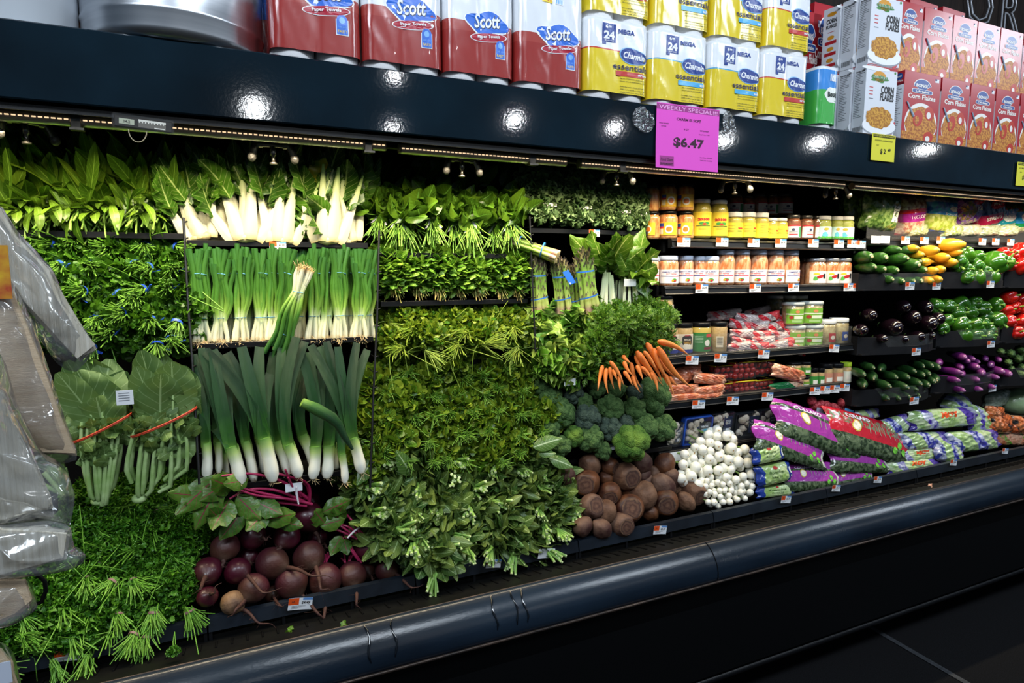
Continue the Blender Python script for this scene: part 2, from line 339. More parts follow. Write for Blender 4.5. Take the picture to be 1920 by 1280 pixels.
def rampmat(name, stops, axis=1, rough=.4, noise=.0, bump=0, bscale=60, var=0, spec=.5, coat=0, tr=0, nscale=8, stretch=None, coord='UV', const=False):
    """colour ramp along one uv axis (a surface's own colour, like a leek's white foot and green top)"""
    m, nt, p = base(name); tc = nd(nt, 'ShaderNodeTexCoord'); sp = nd(nt, 'ShaderNodeSeparateXYZ'); nt.links.new(tc.outputs[coord], sp.inputs[0]); s = sp.outputs[axis]
    if noise:
        n = nd(nt, 'ShaderNodeTexNoise'); n.inputs['Scale'].default_value = nscale; nt.links.new(tc.outputs['Object'], n.inputs['Vector'])
        a = nd(nt, 'ShaderNodeMath', operation='MULTIPLY_ADD'); a.inputs[1].default_value = noise; nt.links.new(n.outputs['Fac'], a.inputs[0]); nt.links.new(s, a.inputs[2])
        a2 = nd(nt, 'ShaderNodeMath', operation='SUBTRACT'); a2.inputs[1].default_value = noise/2; nt.links.new(a.outputs[0], a2.inputs[0]); s = a2.outputs[0]
    r = nd(nt, 'ShaderNodeValToRGB'); el = r.color_ramp.elements
    if const: r.color_ramp.interpolation = 'CONSTANT'
    for i, (pos, colr) in enumerate(stops):
        e = el[i] if i < 2 else el.new(pos); e.position = pos; e.color = lin(colr)
    nt.links.new(s, r.inputs[0]); c = r.outputs[0]
    if var:
        g = nd(nt, 'ShaderNodeNewGeometry'); h = nd(nt, 'ShaderNodeHueSaturation'); mr = nd(nt, 'ShaderNodeMapRange'); mr.inputs[3].default_value = 1-var; mr.inputs[4].default_value = 1+var
        nt.links.new(g.outputs['Random Per Island'], mr.inputs[0]); nt.links.new(mr.outputs[0], h.inputs['Value']); nt.links.new(c, h.inputs['Color']); c = h.outputs[0]
    nt.links.new(c, p.inputs['Base Color']); p.inputs['Roughness'].default_value = rough; p.inputs['Specular IOR Level'].default_value = spec; p.inputs['Coat Weight'].default_value = coat
    if bump:
        n2 = nd(nt, 'ShaderNodeTexNoise'); n2.inputs['Scale'].default_value = bscale
        src = tc.outputs['Object']
        if stretch:
            mp = nd(nt, 'ShaderNodeMapping'); mp.inputs['Scale'].default_value = stretch; nt.links.new(tc.outputs['UV'], mp.inputs[0]); src = mp.outputs[0]
        nt.links.new(src, n2.inputs['Vector']); b = nd(nt, 'ShaderNodeBump'); b.inputs['Strength'].default_value = bump; b.inputs['Distance'].default_value = .004
        nt.links.new(n2.outputs['Fac'], b.inputs['Height']); nt.links.new(b.outputs[0], p.inputs['Normal'])
    if tr:
        out = nt.nodes['Material Output']; t = nd(nt, 'ShaderNodeBsdfTranslucent'); ms = nd(nt, 'ShaderNodeMixShader'); ms.inputs[0].default_value = tr
        nt.links.new(c, t.inputs[0]); nt.links.new(p.outputs[0], ms.inputs[1]); nt.links.new(t.outputs[0], ms.inputs[2]); nt.links.new(ms.outputs[0], out.inputs[0])
    return m
_PM = {}
def pm(col, rough=.45, **k):
    """plain coloured print/plastic, cached"""
    key = (col, rough, tuple(sorted(k.items())))
    if key not in _PM: _PM[key] = mat('print_' + col.lstrip('#'), col, rough, **k)
    return _PM[key]
rnd = random.Random(7)
def S_side(x, yc=0., sgn=-1): return lambda X, Z, off: np.stack([np.full(np.shape(X), x)+sgn*off, yc+sgn*A(X), A(Z)], -1)
# ---------------------------------------------------------------- materials of the case and room
m_case = mat('case_black', '#0a0b0d', .38, .5, col2='#101114', nscale=30, bump=.05, bscale=300)
m_matte = mat('black_matte', '#060607', .8, .15)
m_header = mat('header_gloss', '#0a141b', .055, .6, col2='#12242f', nscale=3, contrast=(.3, .7), bump=.009, bscale=130)
m_bump = mat('bumper_vinyl', '#141d28', .24, .6, col2='#1d2a38', nscale=5, bump=.04, bscale=200, stretch=(.4, 1, 1))
m_trim = mat('worn_trim', '#5a4a40', .35, .5, metal=.5, col2='#2a2625', nscale=40, stretch=(.3, 1, 1))
m_metal = mat('satin_metal', '#6b655c', .32, .5, metal=.9, col2='#8a8276', nscale=50)
m_dmetal = mat('dark_metal', '#2b2a29', .4, .5, metal=.6)
m_clear = film('clear_acrylic', '#ffffff', .02, .06, .05, 20, .09)
m_floor = mat('dark_carpet', '#0d0d0e', .9, .15, col2='#17171a', nscale=240, bump=.4, bscale=700)
m_led = mat('led_strip', '#ffdcae', .4, emit=1.5)
m_tubeclear = film('tube_plastic', '#fff2dd', .25, .2, .1, 60, .4)
def extrude(mb, prof, x0, x1, mat_=0, closed=True):
    P = A(prof); n = len(P); V = np.concatenate([np.column_stack([np.full(n, x), P]) for x in (x0, x1)])
    Fc = [(i, n+i, n+(i+1) % n, (i+1) % n) for i in range(n if closed else n-1)]
    if closed: Fc += [tuple(range(n)), tuple(range(2*n-1, n-1, -1))]
    mb.add(V, Fc, mat_, smooth=False)
# ---------------------------------------------------------------- room
b = MB(); box(b, -6, 14, -10, 6, -.05, 0); o = b.build('floor', m_floor); tag(o, kind='structure')
m_wood = mat('dark_wood_wall', '#241a16', .5, .4, col2='#33261f', nscale=4, stretch=(14, 14, .6), bump=.15, bscale=20)
b = MB(); box(b, -6, 14, 3.3, 3.4, 0, 4.2); o = b.build('wall_back', m_wood); tag(o, kind='structure')
for nm, ch, u, v, hh in (('R', 'R', 1896, 22, 62), ('O', 'O', 1838, 8, 66)):
    p = at(u, v, 3.27); k = mpp(u, v, 3.27); b = MB()
    S = S_flat(0); dtext(b, S, ch, 0, 0, hh*k*1.0, 0, bold=-.0, off=0.0)
    b2 = MB(); V, Fc = glyphs(ch, 0, 0); h = hh*k*1.15
    # raised letter outline: rim boxes following the glyph's outer loop
    me = {}
    for f in Fc:
        for i in range(len(f)):
            e = (f[i], f[(i+1) % len(f)]); me[tuple(sorted(e))] = me.get(tuple(sorted(e)), 0)+1
    for (i, j), c in me.items():
        if c == 1:
            a_, c_ = V[i]*h, V[j]*h; tubes(b2, [(a_[0], 0, a_[1]), (c_[0], 0, c_[1])], .007, 5, 0)
    o = b2.build('wall_letter', mat('letter_rim', '#c9ccd4', .3, metal=.3), None, p)
    tag(o, 'outlined metal letter %s on the dark wood wall above the cereal boxes' % ch, 'letter', 'letters on the wood wall')
# strip of tape on the carpet
a1, a2, a3 = onz(1572, 1128, .003), onz(1615, 1165, .003), onz(1822, 1285, .003)
b = MB()
pts = [a1, a2, a3]; L_ = []
for i, p in enumerate(pts):
    d = (pts[min(i+1, 2)]-pts[max(i-1, 0)]).normalized(); s = Vector((d.y, -d.x, 0))*.012; L_ += [p-s, p+s]
b.add([tuple(p) for p in L_], [(0, 1, 3, 2), (2, 3, 5, 4)]); o = b.build('floor_tape', mat('grey_tape', '#3c3f44', .6, col2='#2a2c30', nscale=60))
tag(o, 'thin grey strip of tape running across the dark floor away from the case', 'tape')
# ---------------------------------------------------------------- the refrigerated case
X0, X1 = -1.4, 6.6
case = thing('refrigerated_display_case', 'long black refrigerated produce case with glossy header and rounded front bumper', 'display case', (0, 1.7, 0))
def cpart(name, mb, mats, par=case):
    o = mb.build(name, mats, None, (0, -1.7, 0) if par is case else (0, 0, 0)); COL.objects.unlink(o); return link(o, par)
b = MB(); box(b, X0, X1, 1.68, 1.70, 1.858, 2.02, r=.003); cpart('header_panel', b, m_header)
b = MB()
for xx in (1.397, 3.45): b = MB(); box(b, xx, xx+.003, 1.6785, 1.6805, 1.86, 2.018); cpart('header_seam', b, m_matte)
b = MB(); box(b, X0, X1, 1.70, 2.62, 2.0, 2.017); box(b, X0, X1, 1.70, 1.705, 1.84, 1.86); cpart('top_deck', b, m_case)
b = MB(); box(b, X0, X1, 1.79, 2.52, 1.93, 1.95); box(b, X0, X1, 2.5, 2.62, .1, 2.0); box(b, X0-.04, X0, 1.5, 2.62, .1, 2.0); box(b, X1, X1+.04, 1.5, 2.62, .1, 2.0); cpart('inner_liner', b, m_matte)
# header's lower return lip: dull greenish metal seen from below
b = MB(); extrude(b, [(1.70, 1.858), (1.735, 1.872), (1.735, 1.868), (1.70, 1.853)], X0, X1); cpart('header_lip', b, mat('lip_metal', '#3b4420', .35, .5, metal=.7, col2='#15180c', nscale=60))
b = MB(); extrude(b, [(1.685, .56), (1.69, .545), (1.50, .60), (1.482, .618), (1.485, .60), (1.52, .52), (1.7, .50)], X0, X1); cpart('air_return_ledge', b, mat('ledge_black', '#050506', .6, .25, col2='#0c0d0b', nscale=25))
b = MB(); prof = [(1.486, .619), (1.476, .622)] + [(1.476-.055*math.sin(t)-.004*t, .622-.042*(1-math.cos(t))*1.0-.024*t) for t in np.linspace(.15, 1.9, 9)] + [(1.44, .50), (1.5, .5)]
P = A(prof); n = len(P); V = np.concatenate([np.column_stack([np.full(n, x), P]) for x in np.linspace(X0, X1, 3)])
b.add(V, [(k*n+i, (k+1)*n+i, (k+1)*n+i+1, k*n+i+1) for k in range(2) for i in range(n-1)], smooth=True); cpart('front_bumper', b, m_bump)
ybl, zbl = P[-3]
b = MB(); tubes(b, [(X0, 1.478, .621), (X1, 1.478, .621)], .0028, 6, 0); cpart('bumper_trim', b, m_trim); b = MB(); tubes(b, [(X0, ybl-.002, zbl-.004), (X1, ybl-.002, zbl-.004)], .0045, 6, 0); cpart('bumper_trim', b, m_trim)
b = MB()
for xx in (1.36, 4.2):
    b = MB(); pp = [(xx, y-.0006, z+.0004) for y, z in P[1:-2]]; tubes(b, pp, .0016, 5); cpart('bumper_seam', b, m_matte)
b = MB(); extrude(b, [(ybl+.004, zbl-.008), (1.455, .42), (1.46, .16), (1.52, .12), (1.78, .11), (1.78, 0), (1.83, 0), (1.83, .48), (1.5, .5)], X0, X1); cpart('lower_front_panel', b, mat('panel_black', '#07080a', .45, .35))
b = MB(); tubes(b, [(X0, 1.475, .135), (X1, 1.475, .135)], .012, 8); box(b, X0, X1, 1.74, 1.79, .10, .115); cpart('kick_rail', b, m_case)
b = MB(); p = onz(1420, 1097, .0); p = at(1418, 1094, 1.452); box(b, p.x-.028, p.x+.028, 1.4515, 1.4555, p.z-.007, p.z+.007); cpart('maker_badge', b, mat('badge', '#7f8896', .3, metal=.4))
# wet runs on the bumper
b = MB(); rs = np.random.RandomState(3)
for (u, v) in ((738, 1175), (690, 1190), (982, 1130), (965, 1140), (925, 1125)):
    q = at(u, v, 1.44); nseg = 7; pa = [(q.x+.004*math.sin(k*1.3+u), P[2+k][0]-.0015, P[2+k][1]) for k in range(nseg)]; tubes(b, pa, [.002, .0035, .002, .004, .0025, .003, .001], 6)
cpart('water_run', b, mat('water', '#0c1016', .03, .9, coat=1))
# comb grille on the ledge and its upright fins
b = MB()
for i in range(150):
    x = -.9 + i*.036
    tubes(b, [(x, 1.60, .572), (x, 1.655, .556)], .003, 4, 0)
o = cpart('grille_comb', b, m_matte); o['kind'] = 'stuff'
# ---------------------------------------------------------------- light rail, clips, misting nozzles
def light_tube(xa, xb, zz):
    b = MB(); tubes(b, [(xa, 1.75, zz), (xb, 1.75, zz)], .0135, 12, 0); t = cpart('light_tube', b, mat('tube_body', '#6a635a', .3, .5, metal=.6))
    b = MB(); n_ = int((xb-xa)/.012)
    xs = np.linspace(xa+.01, xb-.01, n_)
    for x in xs: box(b, x-.004, x+.004, 1.7355, 1.7375, zz-.0022, zz+.0008, 0)
    cpart('led', b, m_led, t)
    b = MB(); tubes(b, [(xa+.005, 1.747, zz), (xb-.005, 1.748, zz)], .0150, 12, 0); cpart('clear_cover', b, m_tubeclear, t)
    return t
for xa, xb, z in ((-1.3, .415, 1.836), (.45, .985, 1.832), (1.03, 2.25, 1.831), (2.3, 3.9, 1.829), (3.95, 5.6, 1.829)): light_tube(xa, xb, z)
for u in (143, 690, 997, 1165):
    p = at(u, 228+(u-143)*.098, 1.742); b = MB(); box(b, p.x-.011, p.x+.011, 1.733, 1.765, 1.816, 1.853, r=.002); box(b, p.x-.012, p.x+.016, 1.728, 1.75, 1.812, 1.817); cpart('rail_clip', b, m_metal)
b = MB(); tubes(b, [(X0, 1.79, 1.845), (X1, 1.79, 1.845)], .009, 8); cpart('water_pipe', b, m_dmetal)
m_noz = mat('nozzle_metal', '#8a867e', .28, .5, metal=.8); m_noztip = mat('nozzle_tip', '#3b3a37', .3, .5, bump=.3, bscale=200)
def nozzle(p, yaw, sc=1):
    b = MB(); M = T(p.x, p.y, p.z, rz=yaw, s=sc)
    lathe(b, [(0, .032), (.012, .032), (.012, .029), (.0045, .027), (.0045, .008), (.0075, .006), (.0075, -.008), (.004, -.011), (.004, -.024), (.009, -.026), (.009, -.03), (0, -.03)], 10, 0, M)
    for s in (-1, 1):
        tubes(b, [(0, 0, .016), (s*.03, 0, .016)], [.0055, .006], 8, 0, M); tubes(b, [(s*.024, 0, .016), (s*.036, -.002, .016)], .0085, 8, 0, M)
        tubes(b, [(s*.036, -.002, .018), (s*.044, -.005, .002), (s*.047, -.008, -.010)], [.008, .0085, .009], 8, 0, M)
    o = cpart('misting_nozzle', b, m_noz)
    for s in (-1, 1): b = MB(); ball(b, (s*.049, -.010, -.016), (.0105, .0105, .012), 10, 8, None, 0, M); cpart('spray_tip', b, m_noztip, o)
for i, (u, v) in enumerate(((48, 243), (512, 285), (866, 311), (1156, 330), (1378, 347), (1567, 358))):
    nozzle(at(u, v, 1.80), (.5, 0, 0, -.3, -.5, -.3)[i], 1.08)
# thermometer strip clipped on the rail
th_ = thing('case_thermometer', 'clear cased thermometer strip with a small grey display clipped to the light rail', 'thermometer', at(269, 232, 1.688))
b = MB(); box(b, -.062, .062, -.004, .006, -.016, .016, r=.003); b.build('housing', m_clear, th_)
b = MB(); box(b, -.058, .058, 0, .005, -.0125, .0125, r=.002); b.build('backing', pm('#2a2622', .3), th_)
b = MB(); S = S_flat(-.0006); drect(b, S, -.048, -.018, -.006, .006, 0); drect(b, S, -.010, .045, .004, .0085, 1); drect(b, S, -.010, .045, -.009, .003, 2)
for k in range(9): drect(b, S, -.009+k*.006, -.0065+k*.006, .001, .004, 1, off=.0006)
dtext(b, S, '34.2', -.033, 0, .006, 3, off=.001); drect(b, S, .022, .043, -.0085, -.006, 1, off=.0008); b.build('display', [pm('#b9bda6', .3), pm('#e8e4d8', .3), pm('#6a655c', .5), pm('#30332c', .5)], th_)
b = MB(); t = np.linspace(0, math.pi, 12); tubes(b, np.stack([-.012+.018*np.cos(t), np.full(12, 0.004), -.016-.026*np.sin(t)], -1), .0013, 5); b.build('probe_wire', pm('#b8a98a', .4), th_)
th_.rotation_euler = (0, .06, 0)
# ---------------------------------------------------------------- shelves on the right
def shelf(name, x0, x1, yf, zt, label, lip=.034, fence=0, depth=.45, group='black price-rail shelves'):
    r = thing(name, label, 'shelf', (x0, yf, zt), (0, 0, 0), group); W = x1-x0
    b = MB(); box(b, 0.02, W-.02, .02, depth, -.022, -.002); box(b, .0, .012, .05, depth, -.05, 0); box(b, W-.012, W, .05, depth, -.05, 0); b.build('shelf_panel', m_case, r)
    b = MB(); extrude(b, [(.022, 0), (.006, .001), (0, -.003), (-.004, -lip+.004), (.004, -lip), (.022, -lip)], 0, W); extrude(b, [(-.002, -.006), (-.0055, -.008), (-.0035, -.010)], 0, W)
    extrude(b, [(-.005, -lip+.007), (-.0075, -lip+.004), (-.003, -lip+.002)], 0, W); b.build('price_rail', mat('rail_black', '#151618', .3, .5), r)
    if fence:
        b = MB(); box(b, .0, W, .008, .011, 0, fence, r=.001); b.build('clear_fence', m_clear, r)
    return r
def sx(u, y): return at(u, 500, y).x
S1 = shelf('display_shelf', sx(1258, 1.9), sx(1621, 1.9), 1.9, at(1300, 448, 1.9).z, 'black shelf with price rail carrying the yellow and orange labelled jars, topmost on the right')
S2 = shelf('display_shelf', sx(1248, 1.9), sx(1616, 1.9), 1.9, at(1300, 536, 1.9).z, 'black shelf with price rail carrying the orange pickled pepper jars')
S3 = shelf('display_shelf', sx(1256, 1.87), sx(1608, 1.87), 1.87, at(1266, 667, 1.87).z, 'black shelf with a clear fence carrying minced garlic jars and peeled garlic tubs', fence=.075)
S4 = shelf('display_shelf', sx(1246, 1.85), sx(1598, 1.85), 1.85, at(1246, 753, 1.85).z, 'black shelf carrying cherry tomatoes and bagged baby carrots')
S5 = shelf('display_shelf', sx(1246, 1.86), sx(1598, 1.86), 1.86, at(1250, 846, 1.86).z, 'black shelf carrying the row of packed mushrooms')
S6 = shelf('display_shelf', sx(1624, 1.9), sx(1624, 1.9)+2.2, 1.9, at(1625, 446, 1.9).z, 'black shelf with a clear fence carrying bagged salads, far top right', fence=.075)
Z1, Z2, Z3, Z4, Z5, Z6 = [s.location.z for s in (S1, S2, S3, S4, S5, S6)]
# rack shelves behind the leafy produce
def rack(u0, v0, u1, v1, y, label, depth=.42, t=.008):
    a, c = at(u0, v0, y), at(u1, v1, y); z = (a.z+c.z)/2; W = c.x-a.x; r = thing('rack_shelf', label, 'rack shelf', (a.x, y, z), (0, 0, 0), 'black produce rack shelves')
    b = MB(); box(b, 0, W, 0.006, depth, -t, 0); b.build('tray', m_matte, r)
    b = MB(); box(b, 0, W, 0, .006, -t-.004, .004, r=.001); b.build('front_edge', m_case, r); return z
R1a = rack(-60, 436, 344, 437, 1.92, 'black rack shelf under the long-leaf green bunches at top left')
R1b = rack(350, 452, 690, 458, 1.92, 'black rack shelf under the white-stalked cabbages')
R1c = rack(712, 471, 950, 482, 1.92, 'black rack shelf under the tied spinach bunches')
R1d = rack(996, 429, 1215, 436, 1.92, 'black rack shelf under the curly kale bunches')
R2b = rack(366, 646, 700, 634, 1.86, 'black rack shelf under the row of scallions')
R2c = rack(714, 563, 990, 566, 1.92, 'black rack shelf under the bushy mint')
R2d = rack(1003, 589, 1228, 583, 1.90, 'black rack shelf under the asparagus and chard')
R3b = rack(372, 906, 692, 890, 1.78, 'black rack shelf under the leeks')
R3c = rack(706, 680, 1000, 676, 1.93, 'black rack shelf under the yellow-stemmed green bunches')
R4d = rack(1008, 862, 1260, 848, 1.86, 'black rack shelf under the broccoli')
def divider(pts, label):
    P = [at(*p) for p in pts]; r0 = P[0]; b = MB(); Q = [tuple(p-r0) for p in P]; tubes(b, Q, .0035, 6); L = A(Q)
    back = L+A([0, .30, 0]); tubes(b, back, .003, 6); n = 15
    tt = np.linspace(0.02, .98, n); seg = np.linspace(0, 1, len(L)); C = np.stack([np.interp(tt, seg, L[:, i]) for i in range(3)], -1)
    tubes(b, np.stack([C, C+A([0, .30, 0])], 1), .0018, 5); tubes(b, np.stack([C, C+A([.009, -.004, .003])], 1), .0022, 5)
    o = b.build('wire_divider', m_case, None, r0); tag(o, label, 'divider', 'black wire dividers of the produce racks')
divider([(344, 408, 1.90), (352, 560, 1.86), (362, 700, 1.80), (374, 908, 1.72)], 'black wire divider between the white-stalked cabbages and the left greens')
divider([(711, 432, 1.90), (707, 600, 1.86), (700, 740, 1.80), (694, 915, 1.74)], 'black wire divider on the right of the scallions and leeks')
divider([(993, 405, 1.90), (998, 520, 1.88), (1004, 660, 1.84)], 'black wire divider between the mint and the asparagus')
# ---------------------------------------------------------------- bottom trays with their front rails
TR = [(-140, 388), (392, 776), (782, 1089), (1096, 1332), (1337, 1529), (1535, 1689), (1694, 1848), (1854, 2060)]
tray_under = ['curly parsley', 'beetroots', 'loose leafy greens', 'brown root vegetables', 'white onions', 'bagged cut greens', 'bagged celery', 'bagged carrots']
for i, (ua, ub) in enumerate(TR):
    xa = onz(ua, {0: 1235, 1: 1150, 2: 1075, 3: 1015, 4: 955, 5: 910, 6: 870, 7: 830}[i], .6).x; xb = onz(ub, {0: 1150, 1: 1080, 2: 1022, 3: 962, 4: 912, 5: 875, 6: 838, 7: 790}[i], .6).x
    if i: xa = xprev+.004
    xprev = xb; W = xb-xa
    r = thing('deck_tray', 'black bottom tray with a slanted front rail holding the %s' % tray_under[i], 'tray', (xa, 1.69, .56), (0, 0, 0), 'black bottom trays')
    b = MB(); box(b, 0, W, .012, .78, -.008, 0); b.build('tray_floor', m_matte, r)
    b = MB(); extrude(b, [(-.012, .012), (-.004, .046), (.010, .048), (.014, .038), (.004, .008)], 0, W); b.build('front_rail', mat('rail_slate', '#10161e', .35, .5, col2='#1a222c', nscale=12), r)
    b = MB(); nstr = max(2, int(W/.16))
    for k in range(nstr+1): x = min(max(k*W/nstr, .004), W-.004); box(b, x-.004, x+.004, -.008, .004, -.045, .014)
    box(b, 0, W, -.004, .006, -.05, -.042); b.build('rail_strut', m_case, r)
    b = MB(); box(b, .006, W-.006, .004, .006, -.045, .010); b.build('clear_window', mat('window_green', '#10140a', .2, .5, col2='#333c18', nscale=14, contrast=(.5, .75), stretch=(1, 1, 3)), r)
# ---------------------------------------------------------------- bins of the far section
m_bin = mat('bin_black', '#17171a', .5, .4, bump=.15, bscale=400)
def bin_(ua, ub, vt, vb, y, label):
    a, c = at(ua, vb, y), at(ub, vb, y); zt = at(ua, vt, y).z; z0 = a.z; W = c.x-a.x; H = zt-z0
    r = thing('produce_bin', label, 'bin', (a.x, y, z0), (0, 0, 0), 'black produce bins with curved clear fronts')
    n = 16; xs = np.linspace(0, W, n); ys = .02-.075*np.sin(np.linspace(0, 1, n)*math.pi)**.8*np.linspace(.6, 1.1, n)
    base_h = H*.42; cut = np.where(xs < W*.2, H*.95, np.where(xs < W*.26, H*.95-(H*.95-base_h)*(xs-W*.2)/(W*.06), base_h)); 
    b = MB(); O = np.stack([xs, ys, np.zeros(n)], -1); Ti = np.stack([xs, ys, cut], -1); th = A([0, .006, 0])
    V = np.concatenate([O, Ti, Ti+th, O+th]); Fc = [(k*n+i, k*n+i+1, ((k+1) % 4)*n+i+1, ((k+1) % 4)*n+i) for k in range(4) for i in range(n-1)]; b.add(V, Fc, smooth=False)
    box(b, 0, .006, .02, .42, 0, H); box(b, W-.006, W, .02, .42, 0, H); box(b, 0.006, W-.006, .0, .42, 0, .006); 
    V = np.concatenate([O, [(W, .06, 0), (0, .06, 0)]]); b.add(V, [tuple(range(n+2))], smooth=False)
    b.build('bin_body', m_bin, r)
    b = MB(); k0 = 3; O2 = np.stack([xs[k0:], ys[k0:]+.002, cut[k0:]-.004], -1); T2 = np.stack([xs[k0:], ys[k0:]+.002, np.full(n-k0, H)], -1); m_ = n-k0
    V = np.concatenate([O2, T2, T2+A([0, .003, 0]), O2+A([0, .003, 0])]); b.add(V, [(k*m_+i, k*m_+i+1, ((k+1) % 4)*m_+i+1, ((k+1) % 4)*m_+i) for k in range(4) for i in range(m_-1)], smooth=False); b.build('clear_window', m_clear, r)
    return r
BN = {}
for key, ua, ub, vt, vb, y, what in (('A1', 1616, 1763, 512, 545, 1.86, 'zucchini and yellow squash'), ('A2', 1768, 1886, 508, 541, 1.86, 'green bell peppers, the upper one'), ('A3', 1890, 1990, 505, 540, 1.86, 'red bell peppers, the upper one'),
        ('B1', 1614, 1755, 632, 667, 1.84, 'dark round eggplants'), ('B2', 1762, 1879, 620, 652, 1.84, 'green bell peppers, the lower one'), ('B3', 1884, 1985, 613, 644, 1.84, 'red bell peppers, the lower one'),
        ('C1', 1604, 1746, 731, 763, 1.82, 'cucumbers'), ('C2', 1752, 1868, 705, 739, 1.82, 'long purple eggplants'), ('C3', 1874, 1975, 692, 725, 1.82, 'ridged bitter melons')):
    BN[key] = bin_(ua, ub, vt, vb, y, 'black bin with curved clear front holding the ' + what)
# ---------------------------------------------------------------- price tags
def tagmesh(style, price):
    b = MB(); w_, h_ = .031, .0165; S = S_flat(-.001)
    n = 9; xs = np.linspace(-w_, w_, n); V = []
    for s in (0, 1):
        for z in (-h_, h_): V += [(x, -.001-.002*(x/w_)**2+s*.0006, z) for x in xs]
    b.add(V, [(i, i+1, n+i+1, n+i) for i in range(n-1)]+[(2*n+i+1, 2*n+i, 3*n+i, 3*n+i+1) for i in range(n-1)], 0, smooth=False)
    S = lambda X, Z, off: np.stack([A(X), -.001-.002*(A(X)/w_)**2-off, A(Z)], -1)
    if style == 0:
        drect(b, S, -w_, -.004, -.002, h_, 1); drect(b, S, .006, w_, .010, h_, 2)
        dtext(b, S, price, .014, .003, .0085, 3, bold=.03); dtext(b, S, 'EA', -.018, .007, .005, 3)
        for k in range(3): drect(b, S, -.022, .014-.01*k, -.0065-.003*k, -.0055-.003*k, 3, nz=1)
    return b.mesh('price_tag', [pm('#e9ebee', .4), pm('#e2531c', .4), pm('#5d8fcc', .4), pm('#2a2a2e', .6)])
TM = [tagmesh(0, p) for p in ('$3.99', '$2.59', '$1.29', '$4.49')] + [tagmesh(1, '')]
def ptag(u, v, y, where, style=0, sc=1., rot=0.):
    o = bpy.data.objects.new('price_tag', TM[4 if style else (int(u) % 4)]); COL.objects.link(o); o.location = at(u, v, y); o.scale = (sc,)*3; o.rotation_euler = (0, rot, 0)
    tag(o, ('blank white' if style else 'orange and white') + ' price tag ' + where, 'price tag', 'price tags')
row = [(1281, 454), (1353, 454), (1412, 455), (1463, 456), (1524, 456), (1572, 457), (1597, 457), (1613, 458)]
wh = ['under the orange pickle jars with yellow labels', 'under the tall yellow pickle jars', 'under the short yellow pickle jars', 'under the short yellow mustard-coloured jars with small white lids', 'under the dark lidded jars', 'below the pale pastel jars, left one', 'below the pale pastel jars, middle one', 'below the pale pastel jars, right one']
for (u, v), s in zip(row, wh): ptag(u, v, 1.892, s)
for (u, v), s in zip([(1315, 541), (1415, 540), (1487, 539), (1590, 538), (1607, 538)], ['leftmost on the rail under the orange pepper jars', 'in the middle of the rail under the orange pepper jars', 'on the rail under the taller orange pepper jars', 'under the jars with square white labels, left of two', 'under the jars with square white labels, right of two']): ptag(u, v, 1.892, s)
for (u, v), s in zip([(1297, 675), (1350, 671), (1431, 664), (1563, 653)], ['under the minced garlic jars', 'under the pale garlic paste jar', 'under the red garlic bags', 'under the tubs of peeled garlic']): ptag(u, v, 1.86, s, rot=.08)
for (u, v), s in zip([(1309, 758), (1373, 751), (1438, 743), (1527, 733), (1546, 731), (1564, 729), (1583, 726)], ['under the bagged baby carrots', 'under the left cherry tomatoes', 'under the right cherry tomatoes', 'leftmost of four under the small spice jars', 'second of four under the small spice jars', 'third of four under the small spice jars', 'rightmost of four under the small spice jars']): ptag(u, v, 1.84, s, rot=.08)
ptag(1268, 847+8, 1.85, 'on the rail under the mushrooms', 1, 1.1)
for (u, v), st, s in zip([(1641, 449), (1659, 449), (1697, 450), (1732, 451), (1763, 450), (1841, 453), (1866, 453), (1894, 454)], (1, 1, 0, 0, 0, 0, 0, 0), ['under the bagged green beans, left', 'under the bagged green beans, right', 'under the red bag of coleslaw', 'under the blue bag of broccoli', 'behind the yellow squash tips', 'under the spring salad bag', 'under the turquoise salad bag', 'under the last salad bags at the right edge']): ptag(u, v, 1.888, s, st)
for k, u, v, y, s in (('A1', 1705, 536, 1.775, 'on the zucchini bin'), ('A1', 1755, 536, 1.83, 'on the squash end of the zucchini bin'), ('A2', 1856, 533, 1.80, 'on the upper green pepper bin'), ('B1', 1717, 659, 1.765, 'on the round eggplant bin'), ('B2', 1857, 645, 1.78, 'on the lower green pepper bin'), ('C1', 1713, 751, 1.74, 'on the cucumber bin'), ('C2', 1860, 728, 1.78, 'on the purple eggplant bin')): ptag(u, v, y, s)
for u, v, y, st, s, sc in ((563, 1131, 1.672, 0, 'on the front rail below the beetroots', 1), (925, 1056, 1.672, 0, 'on the front rail below the loose greens', .8), (1024, 1037, 1.672, 1, 'on the front rail at the right of the loose greens', .95), (1237, 993, 1.672, 0, 'on the front rail below the brown root vegetables', .9), (1473, 936, 1.674, 0, 'on the front rail below the wrapped lettuce', .85), (1567, 915, 1.674, 0, 'on the front rail below the purple bags of greens', .8), (1645, 899, 1.674, 0, 'on the front rail between cut greens and celery', .8), (1787, 867, 1.674, 0, 'on the front rail below the celery', .8), (1884, 845, 1.674, 0, 'on the front rail below the bagged carrots', .8), (126, 1228, 1.672, 0, 'on the front rail half hidden under the curly parsley', .8)): ptag(u, v, y, s, st, sc, .16)
for u, v, y, st, s in ((521, 461, 1.905, 0, 'hanging below the white-stalked cabbages'), (1114, 437, 1.905, 0, 'hanging below the curly kale'), (1077, 595, 1.885, 0, 'hanging below the asparagus'), (1068, 716, 1.82, 1, 'above the broccoli'), (551, 913, 1.765, 1, 'below the leeks'), (1142, 838, 1.84, 0, 'below the broccoli')): ptag(u, v, y, s, st, .72)
